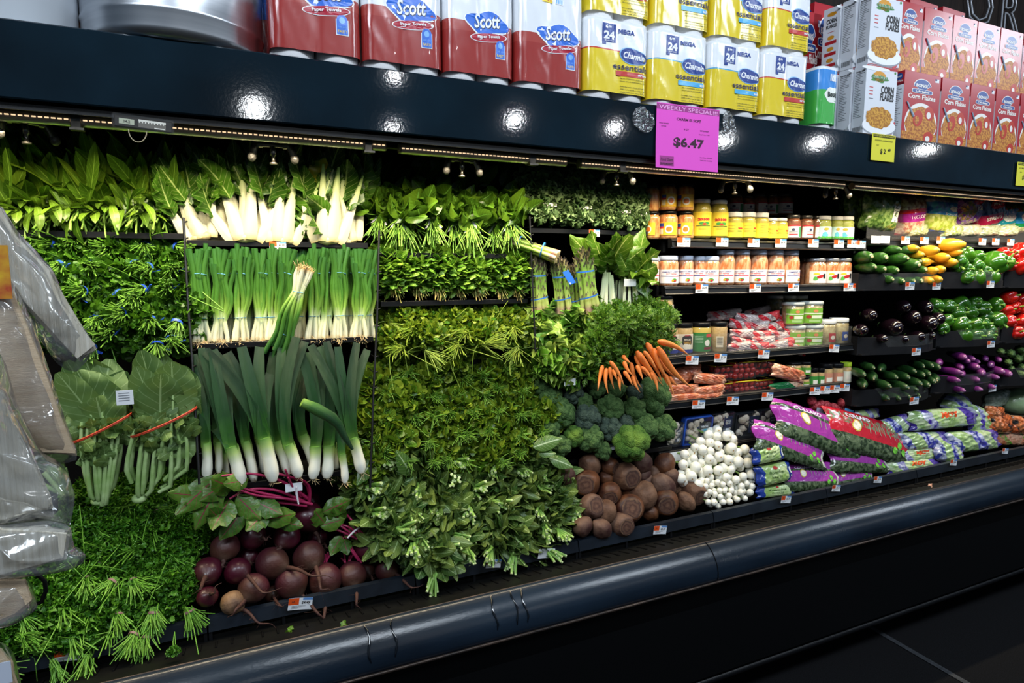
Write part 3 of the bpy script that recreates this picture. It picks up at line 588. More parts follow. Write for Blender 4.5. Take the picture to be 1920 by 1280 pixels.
# pink weekly special sign and small yellow tags on the header
sg = thing('sale_sign', 'bright pink weekly special paper sign priced $6.47 taped on the header', 'sign', at(1290, 259, 1.6725)); yk = 1.6725
a_, c_ = at(1232, 200, yk), at(1350, 200, yk); W = (c_.x-a_.x)/2; H = (at(1290, 199, yk).z-at(1290, 319, yk).z)/2
b = MB(); nn = 9; X, Z = np.meshgrid(np.linspace(-W, W, nn), np.linspace(-H, H, nn)); bow = lambda X, Z: -.003*(A(Z)/H)**2*(A(Z) < 0)
V = np.stack([X, bow(X, Z), Z], -1).reshape(-1, 3); f_ = grid_faces(nn, nn); b.add(V, f_, 0, smooth=True); b.add(V+A([0, .0005, 0]), f_[:, ::-1], 0); b.build('paper', mat('pink_paper', '#f05ad0', .6, .3), sg)
S = lambda X, Z, off: np.stack([A(X), bow(X, Z)-off, A(Z)], -1)
b = MB(); drect(b, S, -W, W, H*.80, H*.97, 1); dtext(b, S, 'WEEKLY SPECIAL!!!', 0, H*.875, H*.13, 2, w=W*1.86)
dtext(b, S, 'CHARM ES SOFT', .01*W, H*.56, H*.085, 0, w=W*.78, bold=.02); dtext(b, S, '6 CT', -.06*W, H*.26, H*.05, 0, w=W*.15)
dtext(b, S, 'YOU SAVED', -.77*W, H*.38, H*.035, 0, w=W*.3); dtext(b, S, '$1.42', -.77*W, H*.29, H*.04, 0, w=W*.15)
dtext(b, S, '8STSMSSF', .52*W, H*.27, H*.04, 0, w=W*.28, bold=0); dtext(b, S, 'Reg.Price 7.89', .52*W, H*.15, H*.04, 0, w=W*.34, bold=0)
dtext(b, S, '$6.47', .03*W, -H*.17, H*.34, 0, w=W*.98, bold=.035)
dtext(b, S, 'Start Date : 02/16/24', .6*W, -H*.57, H*.035, 0, w=W*.4, bold=0); dtext(b, S, 'Valid Until : 06/20/24', .6*W, -H*.66, H*.035, 0, w=W*.4, bold=0)
drect(b, S, -W*.88, -W*.44, -H*.93, -H*.62, 1); dtext(b, S, 'Food Giant', -W*.66, -H*.73, H*.1, 0, w=W*.38, shear=.2); dtext(b, S, 'SUPERMARKET', -W*.66, -H*.87, H*.07, 0, w=W*.4, bold=.03)
b.build('printing', [pm('#3a1430', .6), pm('#a8388c', .6), pm('#f5a8e4', .6)], sg)
for u, v, w2, h2, sm, lab in ((1656, 277, 44, 50, 1, 'small yellow price paper $2.49 on the header below the white cereal boxes'), (1921, 327, 30, 44, 0, 'yellow price paper cut by the right edge of the picture')):
    p = at(u, v, yk); W = (at(u+w2/2, v, yk).x-at(u-w2/2, v, yk).x)/2; H = h2/2*mpp(u, v, yk)*.97
    r = thing('price_paper', lab, 'price paper', p, (0, 0, 0), 'yellow price papers on the header'); b = MB(); box(b, -W, W, -.0004, .0004, -H, H); b.build('paper', pm('#e9e23c', .6), r)
    S = S_flat(-.0008); b = MB(); drect(b, S, -W*.9, W*.9, H*.74, H*.95, 0); dtext(b, S, 'FOOD GIANT SUPERMARKET', 0, H*.85, H*.12, 1, w=W*1.7)
    dtext(b, S, 'QUISHEYA CORN FLAKES' if sm else 'CORN FLAKES', 0, H*.5, H*.13, 0, w=W*1.5); dtext(b, S, '$ 2', -W*.02, -H*.3, H*.42, 0, bold=.03); dtext(b, S, '49', W*.5, -H*.15, H*.25, 0, bold=.03); dtext(b, S, '$3.19', -W*.5, H*.15, H*.1, 0)
    b.build('printing', [pm('#26260c', .6), pm('#e9e23c', .6)], r)
# crumpled clear tape left on the header
m_tape = film('clear_tape', '#ffffff', .06, .08, .9, 90, .5)
for u, v, w2, h2, lab in ((1205, 225, 26, 20, 'crumpled clear tape on the header left of the pink sign'), (1366, 236, 14, 26, 'crumpled clear tape on the header right of the pink sign')):
    p = at(u, v, 1.674); k = mpp(u, v, 1.68); n = 10; X, Z = np.meshgrid(np.linspace(-w2, w2, n)*k, np.linspace(-h2, h2, n)*k); rs = np.random.RandomState(u); Yo = -.001-.007*rs.rand(n, n)
    b = MB(); b.add(np.stack([X*(1-.5*(Z/(h2*k))**2), Yo, Z], -1).reshape(-1, 3), grid_faces(n, n), smooth=False); o = b.build('tape_scrap', m_tape, None, p, (0, .5 if u < 1300 else -.3, 0)); tag(o, lab, 'tape')
# =============================================================== PRODUCE: leafy
RS = np.random.RandomState
def rdir(rs, n, c, s):
    return unit(A(c)[None] + rs.randn(n, 3)*A(s))
m_band_w = pm('#d9d3dc', .5); m_band_b = pm('#2c57c8', .4); m_rubber = pm('#4f8fb5', .45); m_rubber2 = pm('#2e6fd0', .45); m_red = pm('#c2432c', .5)
P_STRAP = [.22, .3, .5, .8, 1, .95, .65, .08]; P_OVAL = [.12, .6, .92, 1, .85, .5, .06]; P_ROUND = [.1, .75, 1, 1, .8, .15]; P_HEART = [.35, .95, 1, .85, .6, .32, .04]
P_SER = [.15, .75, .55, 1, .7, .8, .1]; P_PET = [1.0, 1.08, .96, .8, .66, .52, .4, .28, .16]; P_BIG = [.2, .7, .95, 1, .95, .75, .4, .1]; P_SPI = [.3, .85, 1.05, 1, .85, .55, .1]; P_RIB = [.3, .9, 1, .95, .8, .55, .15]
def ring(mb, c, rx, ry, r, mat=0, n=20, tilt=0., h=None, M=None, zamp=0.):
    """band around a bundle"""
    t = np.linspace(0, 2*math.pi, n+1); z = c[2]+tilt*np.cos(t)+zamp*np.sin(3*t)
    P = np.stack([c[0]+rx*np.cos(t), c[1]+ry*np.sin(t), z], -1)
    if h: V = np.concatenate([P-A([0, 0, h/2]), P+A([0, 0, h/2])]); mb.add(V, [(i, i+1, n+2+i, n+1+i) for i in range(n)], mat, M=M)
    else: tubes(mb, P, r, 5, mat, M, cap=False)
def fanstems(mb, rs, n, o, d, L, sp, r=.0012, droop=.2, mat=0, curve=.3, sides=4):
    D = rdir(rs, n, d, sp); L_ = L*(.7+.5*rs.rand(n)); t = np.linspace(0, 1, 5)
    O = A(o)+rs.randn(n, 3)*.004; side = rs.randn(n, 3)*curve*.15
    P = O[:, None] + D[:, None]*L_[:, None, None]*t[None, :, None] + side[:, None]*L_[:, None, None]*(t**2)[None, :, None]
    P[..., 2] -= droop*L_[:, None]*(t**2)[None]
    tubes(mb, P, np.full(n, r)*(.8+.5*rs.rand(n)), sides, mat)
    return P
def bunch(name, label, cat): return thing(name, label, cat)
# --- long serrated strap leaves (top left)
ML_cul = leafmat('culantro_leaf', '#3a701c', '#6a982e', vein=('#86ad40', .035)); MS_lt = mat('pale_stem', '#86a548', .45, col2='#5d8a2c', nscale=30)
def strap_bunch(seed):
    rs = RS(seed); t = bunch('long_leaf_green_bunch', '', 'green herb bunch'); b = MB(); n = 44
    D = rdir(rs, n, (0, -.12, 1), (.42, .34, .1)); B = A((0, 0, .045))+rs.randn(n, 3)*A((.02, .012, .012)); N = unit(A((0, -1, .2))+rs.randn(n, 3)*.5)
    leaves(b, B, D, N, .10+.10*rs.rand(n), .011+.009*rs.rand(n), P_STRAP, 5, rs.uniform(-.3, 1.3, n), .25, .10, 14, seed=seed)
    n2 = 12; D = rdir(rs, n2, (0, -1, .1), (.7, .2, .4)); leaves(b, A((0, -.02, .05))+rs.randn(n2, 3)*.012, D, (0, 0, 1), .05+.05*rs.rand(n2), .010, P_STRAP, 5, rs.uniform(-1.6, -.2, n2), .2, .1, 14, seed=seed)
    b.build('leaves', ML_cul, t); b = MB(); fanstems(b, rs, 40, (0, -.01, .05), (0, -.35, -1), .045, (.6, .4, .3), .0022, .1, curve=2); fanstems(b, rs, 4, (0, -.03, .03), (0, -.6, -.6), .045, (.5, .3, .3), .0026, .5, curve=2); b.build('stems', MS_lt, t); return t
K = Kind(strap_bunch(1), strap_bunch(2), strap_bunch(3)); G = 'long-leaf green bunches on the top left shelf'
for i, (u, y, s) in enumerate(((-38, 2.0, 1), (8, 1.97, 1.05), (60, 1.98, 1.05), (112, 1.98, 1.05), (160, 1.96, 1.1), (212, 1.98, 1.05), (262, 1.96, 1.05), (312, 1.97, 1.0))):
    K.put(at(u, 430, y)+Vector((0, 0, .0)), (-.12, rnd.uniform(-.15, .15), rnd.uniform(-.3, .3)), 'long serrated-leaf green bunch with pale stems, %s on its shelf' % nth(i), G, s*1.04)
for i, u in enumerate((35, 135, 235, 330)):
    K.put(at(u, 398, 2.1), (.05, rnd.uniform(-.2, .2), 1), 'shadowed long-leaf green bunch in the back row, %s' % nth(i), G, 1.05)
# --- white-stalked cabbages (bok choy)
ML_bok = leafmat('bok_choy_leaf', '#2c5c1c', '#4b8527', vein=('#a9bf70', .035), bump=.5, bscale=60); MP_bok = rampmat('bok_choy_stalk', [(0, '#a89a68'), (.08, '#cfc9aa'), (.5, '#d3d2b4'), (.8, '#b9cb8a'), (1, '#86ad4e')], 1, .3, bump=.35, bscale=6, stretch=(30, 1, 1))
def bok(seed, spread=.35, n=8, h=.165):
    rs = RS(seed); t = bunch('bok_choy', '', 'bok choy'); b = MB(); b2 = MB(); xs = np.linspace(-1, 1, n)+rs.randn(n)*.08
    for layer, (yy, m) in enumerate(((.02, n-2), (0, n-3), (-.022, n-4))):
        xs = np.linspace(-1, 1, m)+rs.randn(m)*.1
        B = np.stack([xs*.017, np.full(m, yy*.7)-.012*(1-xs**2), np.zeros(m)+.002], -1); D = unit(np.stack([xs*spread, np.full(m, yy*2.0-.06), np.ones(m)], -1)); Nn = unit(np.stack([-xs*.8, np.full(m, -1. if layer == 0 else -1), np.zeros(m)], -1))
        Ls = h*(.9+.25*rs.rand(m)); bd = rs.uniform(-.25, .1, m)
        leaves(b, B, D, -Nn, Ls*1.0, .0165, P_PET, 7, rs.uniform(-.35, .35, m), .75, mat=0, seed=seed)
        # blades continue from the upper half of each stalk
        B2 = B+D*Ls[:, None]*.58; D2 = unit(D+rs.randn(m, 3)*A((.2, .15, .05))); [leaves(b2, B2+A([0, .004, 0])+rs.randn(m, 3)*A((.008, .006, .012)), D2+rs.randn(m, 3)*.16, Nn+rs.randn(m, 3)*.3, .08+.05*rs.rand(m), .026, P_BIG, 9, rs.uniform(-.6, 1.1, m), -.35, .45, 17, seed=seed+9+q) for q in range(3)]
    b.build('stalks', MP_bok, t); b2.build('leaves', ML_bok, t)
    b = MB(); ball(b, (0, 0, .006), (.034, .028, .014), 16, 8, lumps(seed, 5, .1, 3)); b.build('base', mat('bok_base', '#d9cf9f', .5, col2='#b39a5e', nscale=40), t); return t
K = Kind(bok(11, .42), bok(12, .66), bok(13, .32, 7), bok(14, .55)); G = 'bok choy on the upper shelf'
for i, (u, v, y, rz, ty, s, k) in enumerate(((378, 449, 1.95, 0, -.28, 1.08, 2), (420, 449, 1.98, .3, -.1, 1.05, 2), (462, 451, 1.94, -.1, -.05, 1.22, 1), (502, 450, 2.0, .2, .2, 1.1, 3), (528, 455, 1.94, 0, .12, 1.22, 0), (562, 452, 2.02, .2, 0, 1.05, 3), (612, 455, 1.94, 0, .06, 1.32, 0), (655, 456, 1.95, .1, -.45, 1.0, 1))):
    K.put(at(u, v, y), (-.02, ty, rz), 'white-stalked dark-leaved bok choy, %s above the scallions' % nth(i, 8), G, s, k)
# --- spinach
ML_spi = leafmat('spinach_leaf', '#3a6a1e', '#5f8f2c', vein=('#6fa640', .03), rough=.3, bump=.35, bscale=50); MS_gr = mat('green_stem', '#5d8f28', .4, col2='#86ad44', nscale=30)
def spinach(seed):
    rs = RS(seed); t = bunch('spinach_bunch', '', 'spinach bunch'); b = MB(); n = 62
    D = rdir(rs, n, (0, -.35, .8), (.75, .5, .5)); B = A((0, -.01, .095))+rs.randn(n, 3)*A((.024, .014, .02)); Nn = unit(A((0, -1, .3))+rs.randn(n, 3)*.5)
    leaves(b, B, D, Nn, .045+.035*rs.rand(n), .017+.010*rs.rand(n), P_SPI, 5, rs.uniform(-.4, 1.5, n), -.3, .14, 7, seed=seed); b.build('leaves', ML_spi, t)
    b = MB(); fanstems(b, rs, 70, (0, -.012, .09), (0, -.35, -1), .075, (.24, .2, .1), .0014, .05, curve=1.2); fanstems(b, rs, 20, (0, 0, .08), (0, -.1, 1), .05, (.4, .3, .2), .0014, .0); b.build('stems', MS_gr, t)
    b = MB(); ring(b, (0, -.012, .080), .015, .014, 0, 0, 18, .004, .009); P = np.stack([np.linspace(.002, .022, 5), np.full(5, -.028), .08-np.linspace(0, .03, 5)**1], -1)
    for s in (-1, 1): V = np.concatenate([P*A([s, 1, 1])-A([.0035, 0, 0]), P*A([s, 1, 1])+A([.0035, 0, .002])]); b.add(V, [(i, i+1, 6+i, 5+i) for i in range(4)])
    b.build('twist_tie', m_band_w, t); return t
K = Kind(spinach(21), spinach(22), spinach(23)); G = 'spinach bunches above the mint'
for i, (u, v, y, s) in enumerate(((706, 452, 1.97, 1.0), (742, 462, 1.95, 1.05), (768, 464, 1.97, 1.15), (808, 466, 1.94, 1.2), (852, 468, 1.97, 1.15), (880, 470, 1.93, 1.1), (925, 472, 1.96, 1.1), (958, 466, 1.93, 1.15))):
    K.put(at(u, v, y), (-.05, rnd.uniform(-.15, .15), rnd.uniform(-.2, .2)), 'bunch of round-leaf spinach with bright cut stems, %s above the mint' % nth(i, 8), G, s)
for i, u in enumerate((720, 790, 870, 940)): K.put(at(u, 420, 2.09), (0, 0, 2), 'shadowed spinach bunch in the back row above the mint, %s' % nth(i, 4), G, 1.2)
# --- curly kale
ML_kale = leafmat('kale_leaf', '#588a66', '#8ab896', rough=.55, tr=.15, bump=.5, bscale=120)
def frills(b, rs, n, C, R, L=.03, W=.014, seed=0, front=True, up=.2, prof=P_SER, m=5, ruf=.55, rf=16, bend=(-.5, 1.5), cup=.2, shell=.5):
    """ruffled leaflets scattered over an ellipsoid, pointing outwards"""
    q = rs.randn(n*3, 3); q = unit(q)
    if front: q = q[q[:, 1] < .35]
    q = q[:n]; k = len(q); rr = (shell+(1-shell)*rs.rand(k))[:, None]
    B = A(C)+q*A(R)*rr; D = unit(q+rs.randn(k, 3)*.6+A((0, 0, up))); Nn = unit(rs.randn(k, 3)+A((0, -.8, .4)))
    leaves(b, B, D, Nn, L*(.7+.6*rs.rand(k)), W*(.7+.6*rs.rand(k)), prof, m, rs.uniform(bend[0], bend[1], k), cup, ruf, rf, seed=seed)
def kale(seed):
    rs = RS(seed); t = bunch('curly_kale_bunch', '', 'kale bunch'); b = MB(); frills(b, rs, 620, (0, 0, .12), (.075, .05, .085), .036, .019, seed, m=5, ruf=.8, rf=22); frills(b, rs, 120, (0, -.03, .045), (.05, .03, .035), .03, .016, seed); b.build('leaves', ML_kale, t)
    b = MB(); fanstems(b, rs, 11, (0, -.03, .075), (.1, -.5, -1), .075, (.25, .2, .1), .0042, 0); b.build('stems', mat('kale_stem', '#93b06a', .45), t)
    b = MB(); ring(b, (0, -.045, .062), .021, .016, 0, 0, 16, .005, .011); box(b, .010, .040, -.066, -.0645, .058, .068); b.build('twist_tie', m_band_w, t); return t
K = Kind(kale(31), kale(32)); G = 'curly kale bunches on the upper shelf'
for i, (u, v, y, s) in enumerate(((1008, 420, 1.95, .95), (1040, 424, 1.98, .95), (1078, 426, 1.95, .95), (1118, 428, 1.97, .95), (1150, 430, 1.95, .9), (1182, 434, 1.96, .9))):
    K.put(at(u, v, y), (-.05, rnd.uniform(-.2, .2), 0), 'frilly blue-green kale bunch with a pale tie, %s above the asparagus' % nth(i, 6), G, s)
for i, u in enumerate((985, 1060, 1140)): K.put(at(u, 380, 2.08), (0, 0, .4), 'shadowed kale bunch in the back row above the asparagus, %s' % nth(i, 3), G, 1.0)
# --- flat parsley / cilantro with blue bands
ML_par = leafmat('flat_parsley_leaf', '#2f6b1a', '#5a9a30', rough=.4); MS_par = mat('parsley_stem', '#6f9a38', .4, col2='#4c7a26', nscale=40)
P_LOB = [.25, 1, .55, .95, .5, .6, .08]
def herb(nm, cat, seed, leafm, stemm, bandm, nl=400, nst=48, R=(.066, .05, .055), L=.019, W=.0095, stemL=.042, sr=.0013, sdir=(0, -1, -.35), ssp=(.34, .25, .3), prof=P_LOB, ruf=.15, tri=True, lc=(0, .02, .03), m=3, band=True, stray=1, so=(0, -.038, 0)):
    rs = RS(seed); t = bunch(nm, '', cat); b = MB(); q = unit(rs.randn(nl*3, 3)); q = q[q[:, 1] < .5][:nl]; k = len(q)
    B = A(lc)+q*A(R)*(.45+.6*rs.rand(k))[:, None]; D = unit(q+rs.randn(k, 3)*.5+A((0, -.1, .3))); Nn = unit(rs.randn(k, 3)*.7+A((0, -.8, .6))); S = unit(np.cross(D, Nn)); Ls = L*(.7+.7*rs.rand(k)); Ws = W*(.7+.7*rs.rand(k)); bd = rs.uniform(-.6, .9, k)
    leaves(b, B, D, Nn, Ls, Ws, prof, m, bd, .1, ruf, 12, seed=seed)
    if tri:
        for s in (-1, 1): leaves(b, B, D*.55+S*s, Nn, Ls*.8, Ws*.85, prof, m, bd, .1, ruf, 12, seed=seed+s+1)
    b.build('leaves', leafm, t)
    b = MB(); fanstems(b, rs, nst, so, sdir, stemL, ssp, sr, .1); fanstems(b, rs, nst//4, (0, 0, 0), (0, .1, 1), .06, (.6, .4, .4), sr*.7, 0)
    fanstems(b, rs, stray, (0, -.02, 0), (0, -.5, 0), .07, (1, .3, .8), sr*.9, .3, curve=4); b.build('stems', stemm, t)
    if band:
        b = MB(); d = Vector(sdir).normalized(); M = Matrix.Translation(d*.010+Vector(so)) @ d.to_track_quat('Z', 'Y').to_matrix().to_4x4(); ring(b, (0, 0, 0), .014, .012, 0, 0, 14, .002, .007, M); box(b, .004, .026, -.0135, -.0125, -.003, .004, M=M); b.build('band', bandm, t)
    return t
K = Kind(herb('parsley_bunch', 'parsley bunch', 41, ML_par, MS_par, m_band_b), herb('parsley_bunch', 'parsley bunch', 42, ML_par, MS_par, m_band_b, sdir=(-.4, -1, -.3)), herb('parsley_bunch', 'parsley bunch', 43, ML_par, MS_par, m_band_b, sdir=(.3, -.9, -.6))); G = 'parsley bunches with blue bands'
rows = [(462, 1.99, (60, 110, 160, 212, 262, 318)), (505, 1.95, (90, 140, 190, 240, 288, 335)), (548, 1.92, (105, 155, 205, 252, 300, 342)), (592, 1.90, (100, 150, 198, 246, 294, 338)), (632, 1.88, (60, 130, 185, 232, 285, 330))]
for r, (v, y, us) in enumerate(rows):
    for i, u in enumerate(us): K.put(at(u+rnd.uniform(-6, 6), v+rnd.uniform(-6, 6), y), (rnd.uniform(-.5, .25), rnd.uniform(-.9, .9), rnd.uniform(-.5, .5)), 'blue-banded flat parsley bunch, %s in the %s row' % (nth(i, len(us)), ('top', 'second', 'middle', 'fourth', 'lowest')[r]), G, 1.12)
# --- mint
ML_mint = leafmat('mint_leaf', '#4b8f28', '#86bf48', rough=.42, vein=('#a6cc66', .03), bump=.5, bscale=120)
def mint(seed):
    rs = RS(seed); t = bunch('mint_bunch', '', 'mint bunch'); b = MB(); n = 330; q = unit(rs.randn(n*3, 3)); q = q[(q[:, 1] < .4)][:n]; k = len(q)
    B = A((0, 0, .085))+q*A((.052, .045, .062))*(.6+.45*rs.rand(k))[:, None]; D = unit(q*.6+rs.randn(k, 3)*.45+A((0, -.4, .15))); Nn = unit(A((0, -.4, 1))+rs.randn(k, 3)*.5)
    leaves(b, B, D, Nn, .022+.014*rs.rand(k), .009+.004*rs.rand(k), P_OVAL, 5, rs.uniform(-.9, .3, k), -.25, .12, 12, seed=seed); b.build('leaves', ML_mint, t)
    b = MB(); fanstems(b, rs, 42, (0, -.01, .06), (0, -.35, -1), .06, (.25, .15, .1), .0012, 0); b.build('stems', mat('mint_stem', '#a58a4e', .5, col2='#7f8f3c', nscale=50), t); return t
K = Kind(mint(51), mint(52), mint(53)); G = 'mint bunches on the shelf below the spinach'
for i, u in enumerate((742, 780, 818, 856, 894, 930, 964)): K.put(at(u, 560, 1.95+.01*(i % 2)), (-.05, rnd.uniform(-.15, .15), rnd.uniform(-.3, .3)), 'bushy bright green mint bunch standing on its stems, %s below the spinach' % nth(i, 7), G, 1.08)
for i, u in enumerate((722, 800, 875, 950)): K.put(at(u, 545, 2.03), (0, 0, .7), 'mint bunch in the back row below the spinach, %s' % nth(i, 4), G, 1.1)
# --- thin yellow-stemmed bunches
ML_dan = leafmat('thin_leaf', '#3c7a20', '#8db23a', rough=.42); MS_yel = mat('yellow_stem', '#93a640', .4, col2='#6f8f2c', nscale=30)
kw = dict(L=.019, W=.008, prof=P_SER, nl=330, nst=34, stemL=.06, R=(.068, .042, .04), band=False)
K = Kind(herb('slender_green_bunch', 'herb bunch', 61, ML_dan, MS_yel, m_band_b, sdir=(.9, -.6, -.5), stray=5, **kw), herb('slender_green_bunch', 'herb bunch', 62, ML_dan, MS_yel, m_band_b, sdir=(-.6, -.8, -.3), stray=5, **kw)); G = 'slender yellow-stemmed bunches below the mint'
for i, (u, v, y) in enumerate(((728, 612, 1.97), (772, 618, 1.93), (820, 622, 1.95), (866, 622, 1.92), (912, 620, 1.94), (956, 618, 1.92), (990, 615, 1.96), (745, 655, 1.90), (795, 650, 1.88), (850, 648, 1.90), (905, 646, 1.88), (960, 646, 1.90))):
    K.put(at(u, v, y), (rnd.uniform(-.3, .3), rnd.uniform(-.5, .5), 0), 'herb bunch with slender yellow-green stems, %s in the %s row' % ((nth(i, 7), 'upper') if i < 7 else (nth(i-7, 5), 'lower')), G, 1.05)
# --- watercress wall
ML_cress = leafmat('watercress_leaf', '#3f7c20', '#98c048', rough=.4); 
kw = dict(L=.019, W=.0105, prof=P_ROUND, nl=320, nst=34, stemL=.03, R=(.066, .048, .055), band=False, ruf=.08, sr=.0010, sdir=(0, -1, 0), ssp=(.9, .3, .9), stray=2)
K = Kind(*[herb('watercress_bunch', 'watercress bunch', 71+i, ML_cress, MS_par, m_band_b, **kw) for i in range(3)]); G = 'watercress bunches packed in the middle'
for r, (v, y, us) in enumerate(((700, 1.93, range(722, 1010, 44)), (738, 1.90, range(718, 1010, 42)), (776, 1.87, range(716, 1012, 42)), (814, 1.84, range(712, 1010, 42)), (852, 1.82, range(708, 985, 44)))):
    for u in us: K.put(at(u+rnd.uniform(-8, 8), v+rnd.uniform(-8, 8), y), (rnd.uniform(-.4, .4), rnd.uniform(-3, 3), rnd.uniform(-.4, .4)), 'small-leaved watercress bunch in the dense wall between leeks and broccoli', G, 1.08)
# --- curly parsley, bottom left
ML_cur = leafmat('curly_parsley_leaf', '#35801f', '#63b03a', rough=.45)
MS_cur = mat('curly_parsley_stem', '#77a83c', .4, col2='#5b9430', nscale=30)
def curly(seed, sd, nst=60, tie=True):
    rs = RS(seed); t = bunch('curly_parsley_bunch', '', 'curly parsley bunch'); b = MB(); frills(b, rs, 1000, (0, .03, .035), (.078, .055, .06), .015, .009, seed, ruf=.8, rf=14, m=5, prof=P_SER, shell=.35); b.build('leaves', ML_cur, t)
    b = MB(); fanstems(b, rs, nst, (0, -.052, .01), sd, .05, (.32, .2, .25), .0014, .15, curve=1); fanstems(b, rs, 2, (0, -.03, 0), (0, -.8, 0), .09, (1.2, .3, 1), .0012, .3, curve=4); b.build('stems', MS_cur, t)
    if not tie: return t
    b = MB(); d = Vector(sd).normalized(); M = Matrix.Translation(d*.010+Vector((0, -.05, .01))) @ d.to_track_quat('Z', 'Y').to_matrix().to_4x4(); ring(b, (0, 0, 0), .014, .012, 0, 0, 14, .003, .006, M); b.build('twist_tie', pm('#8a6a66', .5), t); return t
K = Kind(curly(81, (.2, -.9, -.7)), curly(82, (-.5, -.8, -.6)), curly(83, (.5, -.7, -.9)), curly(84, (0, -.6, .5), 20, False), curly(85, (.8, -.6, -.2), 40, False), curly(86, (-.3, -.6, -.4), 26, False), curly(87, (0, -.9, 0), 6, False)); G = 'curly parsley bunches at the bottom left'
for r, (v, y, us) in enumerate(((950, 1.93, (190, 250, 310, 362)), (985, 1.88, (175, 232, 290, 345)), (1030, 1.83, (150, 205, 262, 318, 368)), (1080, 1.78, (95, 150, 210, 268, 325)), (1130, 1.74, (60, 118, 176, 235, 290, 335)), (1175, 1.71, (20, 75, 135, 195, 250, 305)), (1215, 1.69, (0, 50, 105, 160)))):
    for i, u in enumerate(us): K.put(at(u+rnd.uniform(-6, 6), v+rnd.uniform(-5, 5), y), (rnd.uniform(-.3, .3), rnd.uniform(-.8, .8), rnd.uniform(-.4, .4)), 'curly parsley bunch, %s in row %s of its heap' % (nth(i, len(us)), ('one at the rear', 'two', 'three', 'four', 'five', 'six', 'seven at the front')[r]), G, .98)
b = MB(); rs = RS(5); frills(b, rs, 90, (0, 0, 0), (.012, .01, .008), .007, .004, 1, False, ruf=.8, rf=14); o = b.build('parsley_sprig', ML_cur, None, onz(326, 1228, .60)+Vector((0, 0, .01))); tag(o, 'small parsley sprig fallen on the black ledge below the rail', 'parsley sprig'); b = MB(); tubes(b, [(0, 0, 0), (-.002, .02, .012), (0, .05, .02)], .0011, 4); tubes(b, [(0.004, 0, 0), (.003, .02, .012), (0, .05, .02)], .001, 4); b.build('stem', MS_cur, o)
# --- lettuce
ML_let = leafmat('lettuce_leaf', '#5aa838', '#9fd070', rough=.4, tr=.25, vein=('#cfe09a', .03), bump=.5, bscale=70)
def lettuce(seed):
    rs = RS(seed); t = bunch('green_leaf_lettuce', '', 'lettuce'); b = MB(); n = 46; D = rdir(rs, n, (0, -.5, .25), (.8, .5, .55)); B = A((0, .02, 0))+rs.randn(n, 3)*.014; Nn = unit(A((0, -.3, 1))+rs.randn(n, 3)*.5)
    leaves(b, B, D, Nn, .06+.035*rs.rand(n), .038+.014*rs.rand(n), [.25, .45, .65, .8, .92, 1, 1.05, 1.08, 1.06, 1, .9, .75], 11, rs.uniform(-.6, 1.2, n), -.15, .5, 26, seed=seed); b.build('leaves', ML_let, t); return t
K = Kind(lettuce(91), lettuce(92)); G = 'green leaf lettuces beside the carrots'
for i, (u, v, y) in enumerate(((1022, 622, 1.90), (1066, 608, 1.92), (1108, 610, 1.92), (1036, 660, 1.87), (1082, 668, 1.88), (1050, 694, 1.86), (1100, 640, 1.90))): K.put(at(u, v, y), (rnd.uniform(-.4, .2), rnd.uniform(-1, 1), 0), 'frilly light green lettuce left of the carrot tops, %s' % ('upper left', 'upper middle', 'upper right', 'middle left', 'lower right', 'lowest', 'centre')[i], G, 1.0)
# --- callaloo / amaranth heap
ML_cal = leafmat('amaranth_leaf', '#3c6e38', '#7a9f5e', rough=.42, vein=('#a3bf80', .035), bump=.4, bscale=60)
MS_cal = rampmat('amaranth_stem', [(0, '#7fae4c'), (.9, '#86ad54'), (.98, '#c4d49a')], 1, .4)
def calla(seed, sd):
    rs = RS(seed); t = bunch('amaranth_greens_bunch', '', 'leafy greens bunch'); b = MB(); n = 120; q = unit(rs.randn(n*3, 3)); q = q[q[:, 1] < .5][:n]; k = len(q)
    B = A((0, .03, .03))+q*A((.07, .05, .05))*(.5+.5*rs.rand(k))[:, None]; D = unit(q*.7+rs.randn(k, 3)*.6+A((0, -.3, -.1))); Nn = unit(A((0, -.7, .9))+rs.randn(k, 3)*.5)
    leaves(b, B, D, Nn, .035+.05*rs.rand(k), .011+.014*rs.rand(k), P_RIB, 5, rs.uniform(-1, .9, k), -.25, .1, 9, seed=seed); b.build('leaves', ML_cal, t)
    b = MB(); fanstems(b, rs, 13, (0, -.04, 0), sd, .055, (.24, .18, .2), .0038, .05, sides=7); fanstems(b, rs, 8, (0, 0, 0), (0, -.6, 0), .06, (1, .3, 1), .0016, 0); b.build('stems', MS_cal, t); return t
K = Kind(calla(101, (.2, -1, -.3)), calla(102, (-.7, -.8, -.2)), calla(103, (.6, -.8, -.5)), calla(104, (0, -.7, -.8))); G = 'leafy amaranth bunches in the middle bottom tray'
for r, (v, y, us) in enumerate(((868, 1.86, (700, 750, 860, 915, 965, 1010)), (905, 1.83, (688, 735, 785, 835, 885, 935, 985, 1035)), (945, 1.79, (705, 755, 805, 855, 905, 958, 1010, 1052)), (985, 1.75, (735, 785, 838, 890, 942, 995, 1045)), (1022, 1.72, (765, 812, 862, 912, 962, 1012)), (1060, 1.685, (815,)))):
    for i, u in enumerate(us): K.put(at(u+rnd.uniform(-8, 8), v+rnd.uniform(-6, 6), y), (rnd.uniform(-.4, .3), rnd.uniform(-1, 1), rnd.uniform(-.5, .5)), ('amaranth bunch with pale cut stems, %s in the %s row' % (nth(i, len(us)), ('rearmost', 'second', 'third', 'fourth', 'front')[r])) if r < 5 else 'leafy bunch of thin stems hanging over the front rail right of the beetroots', G, 1.0)
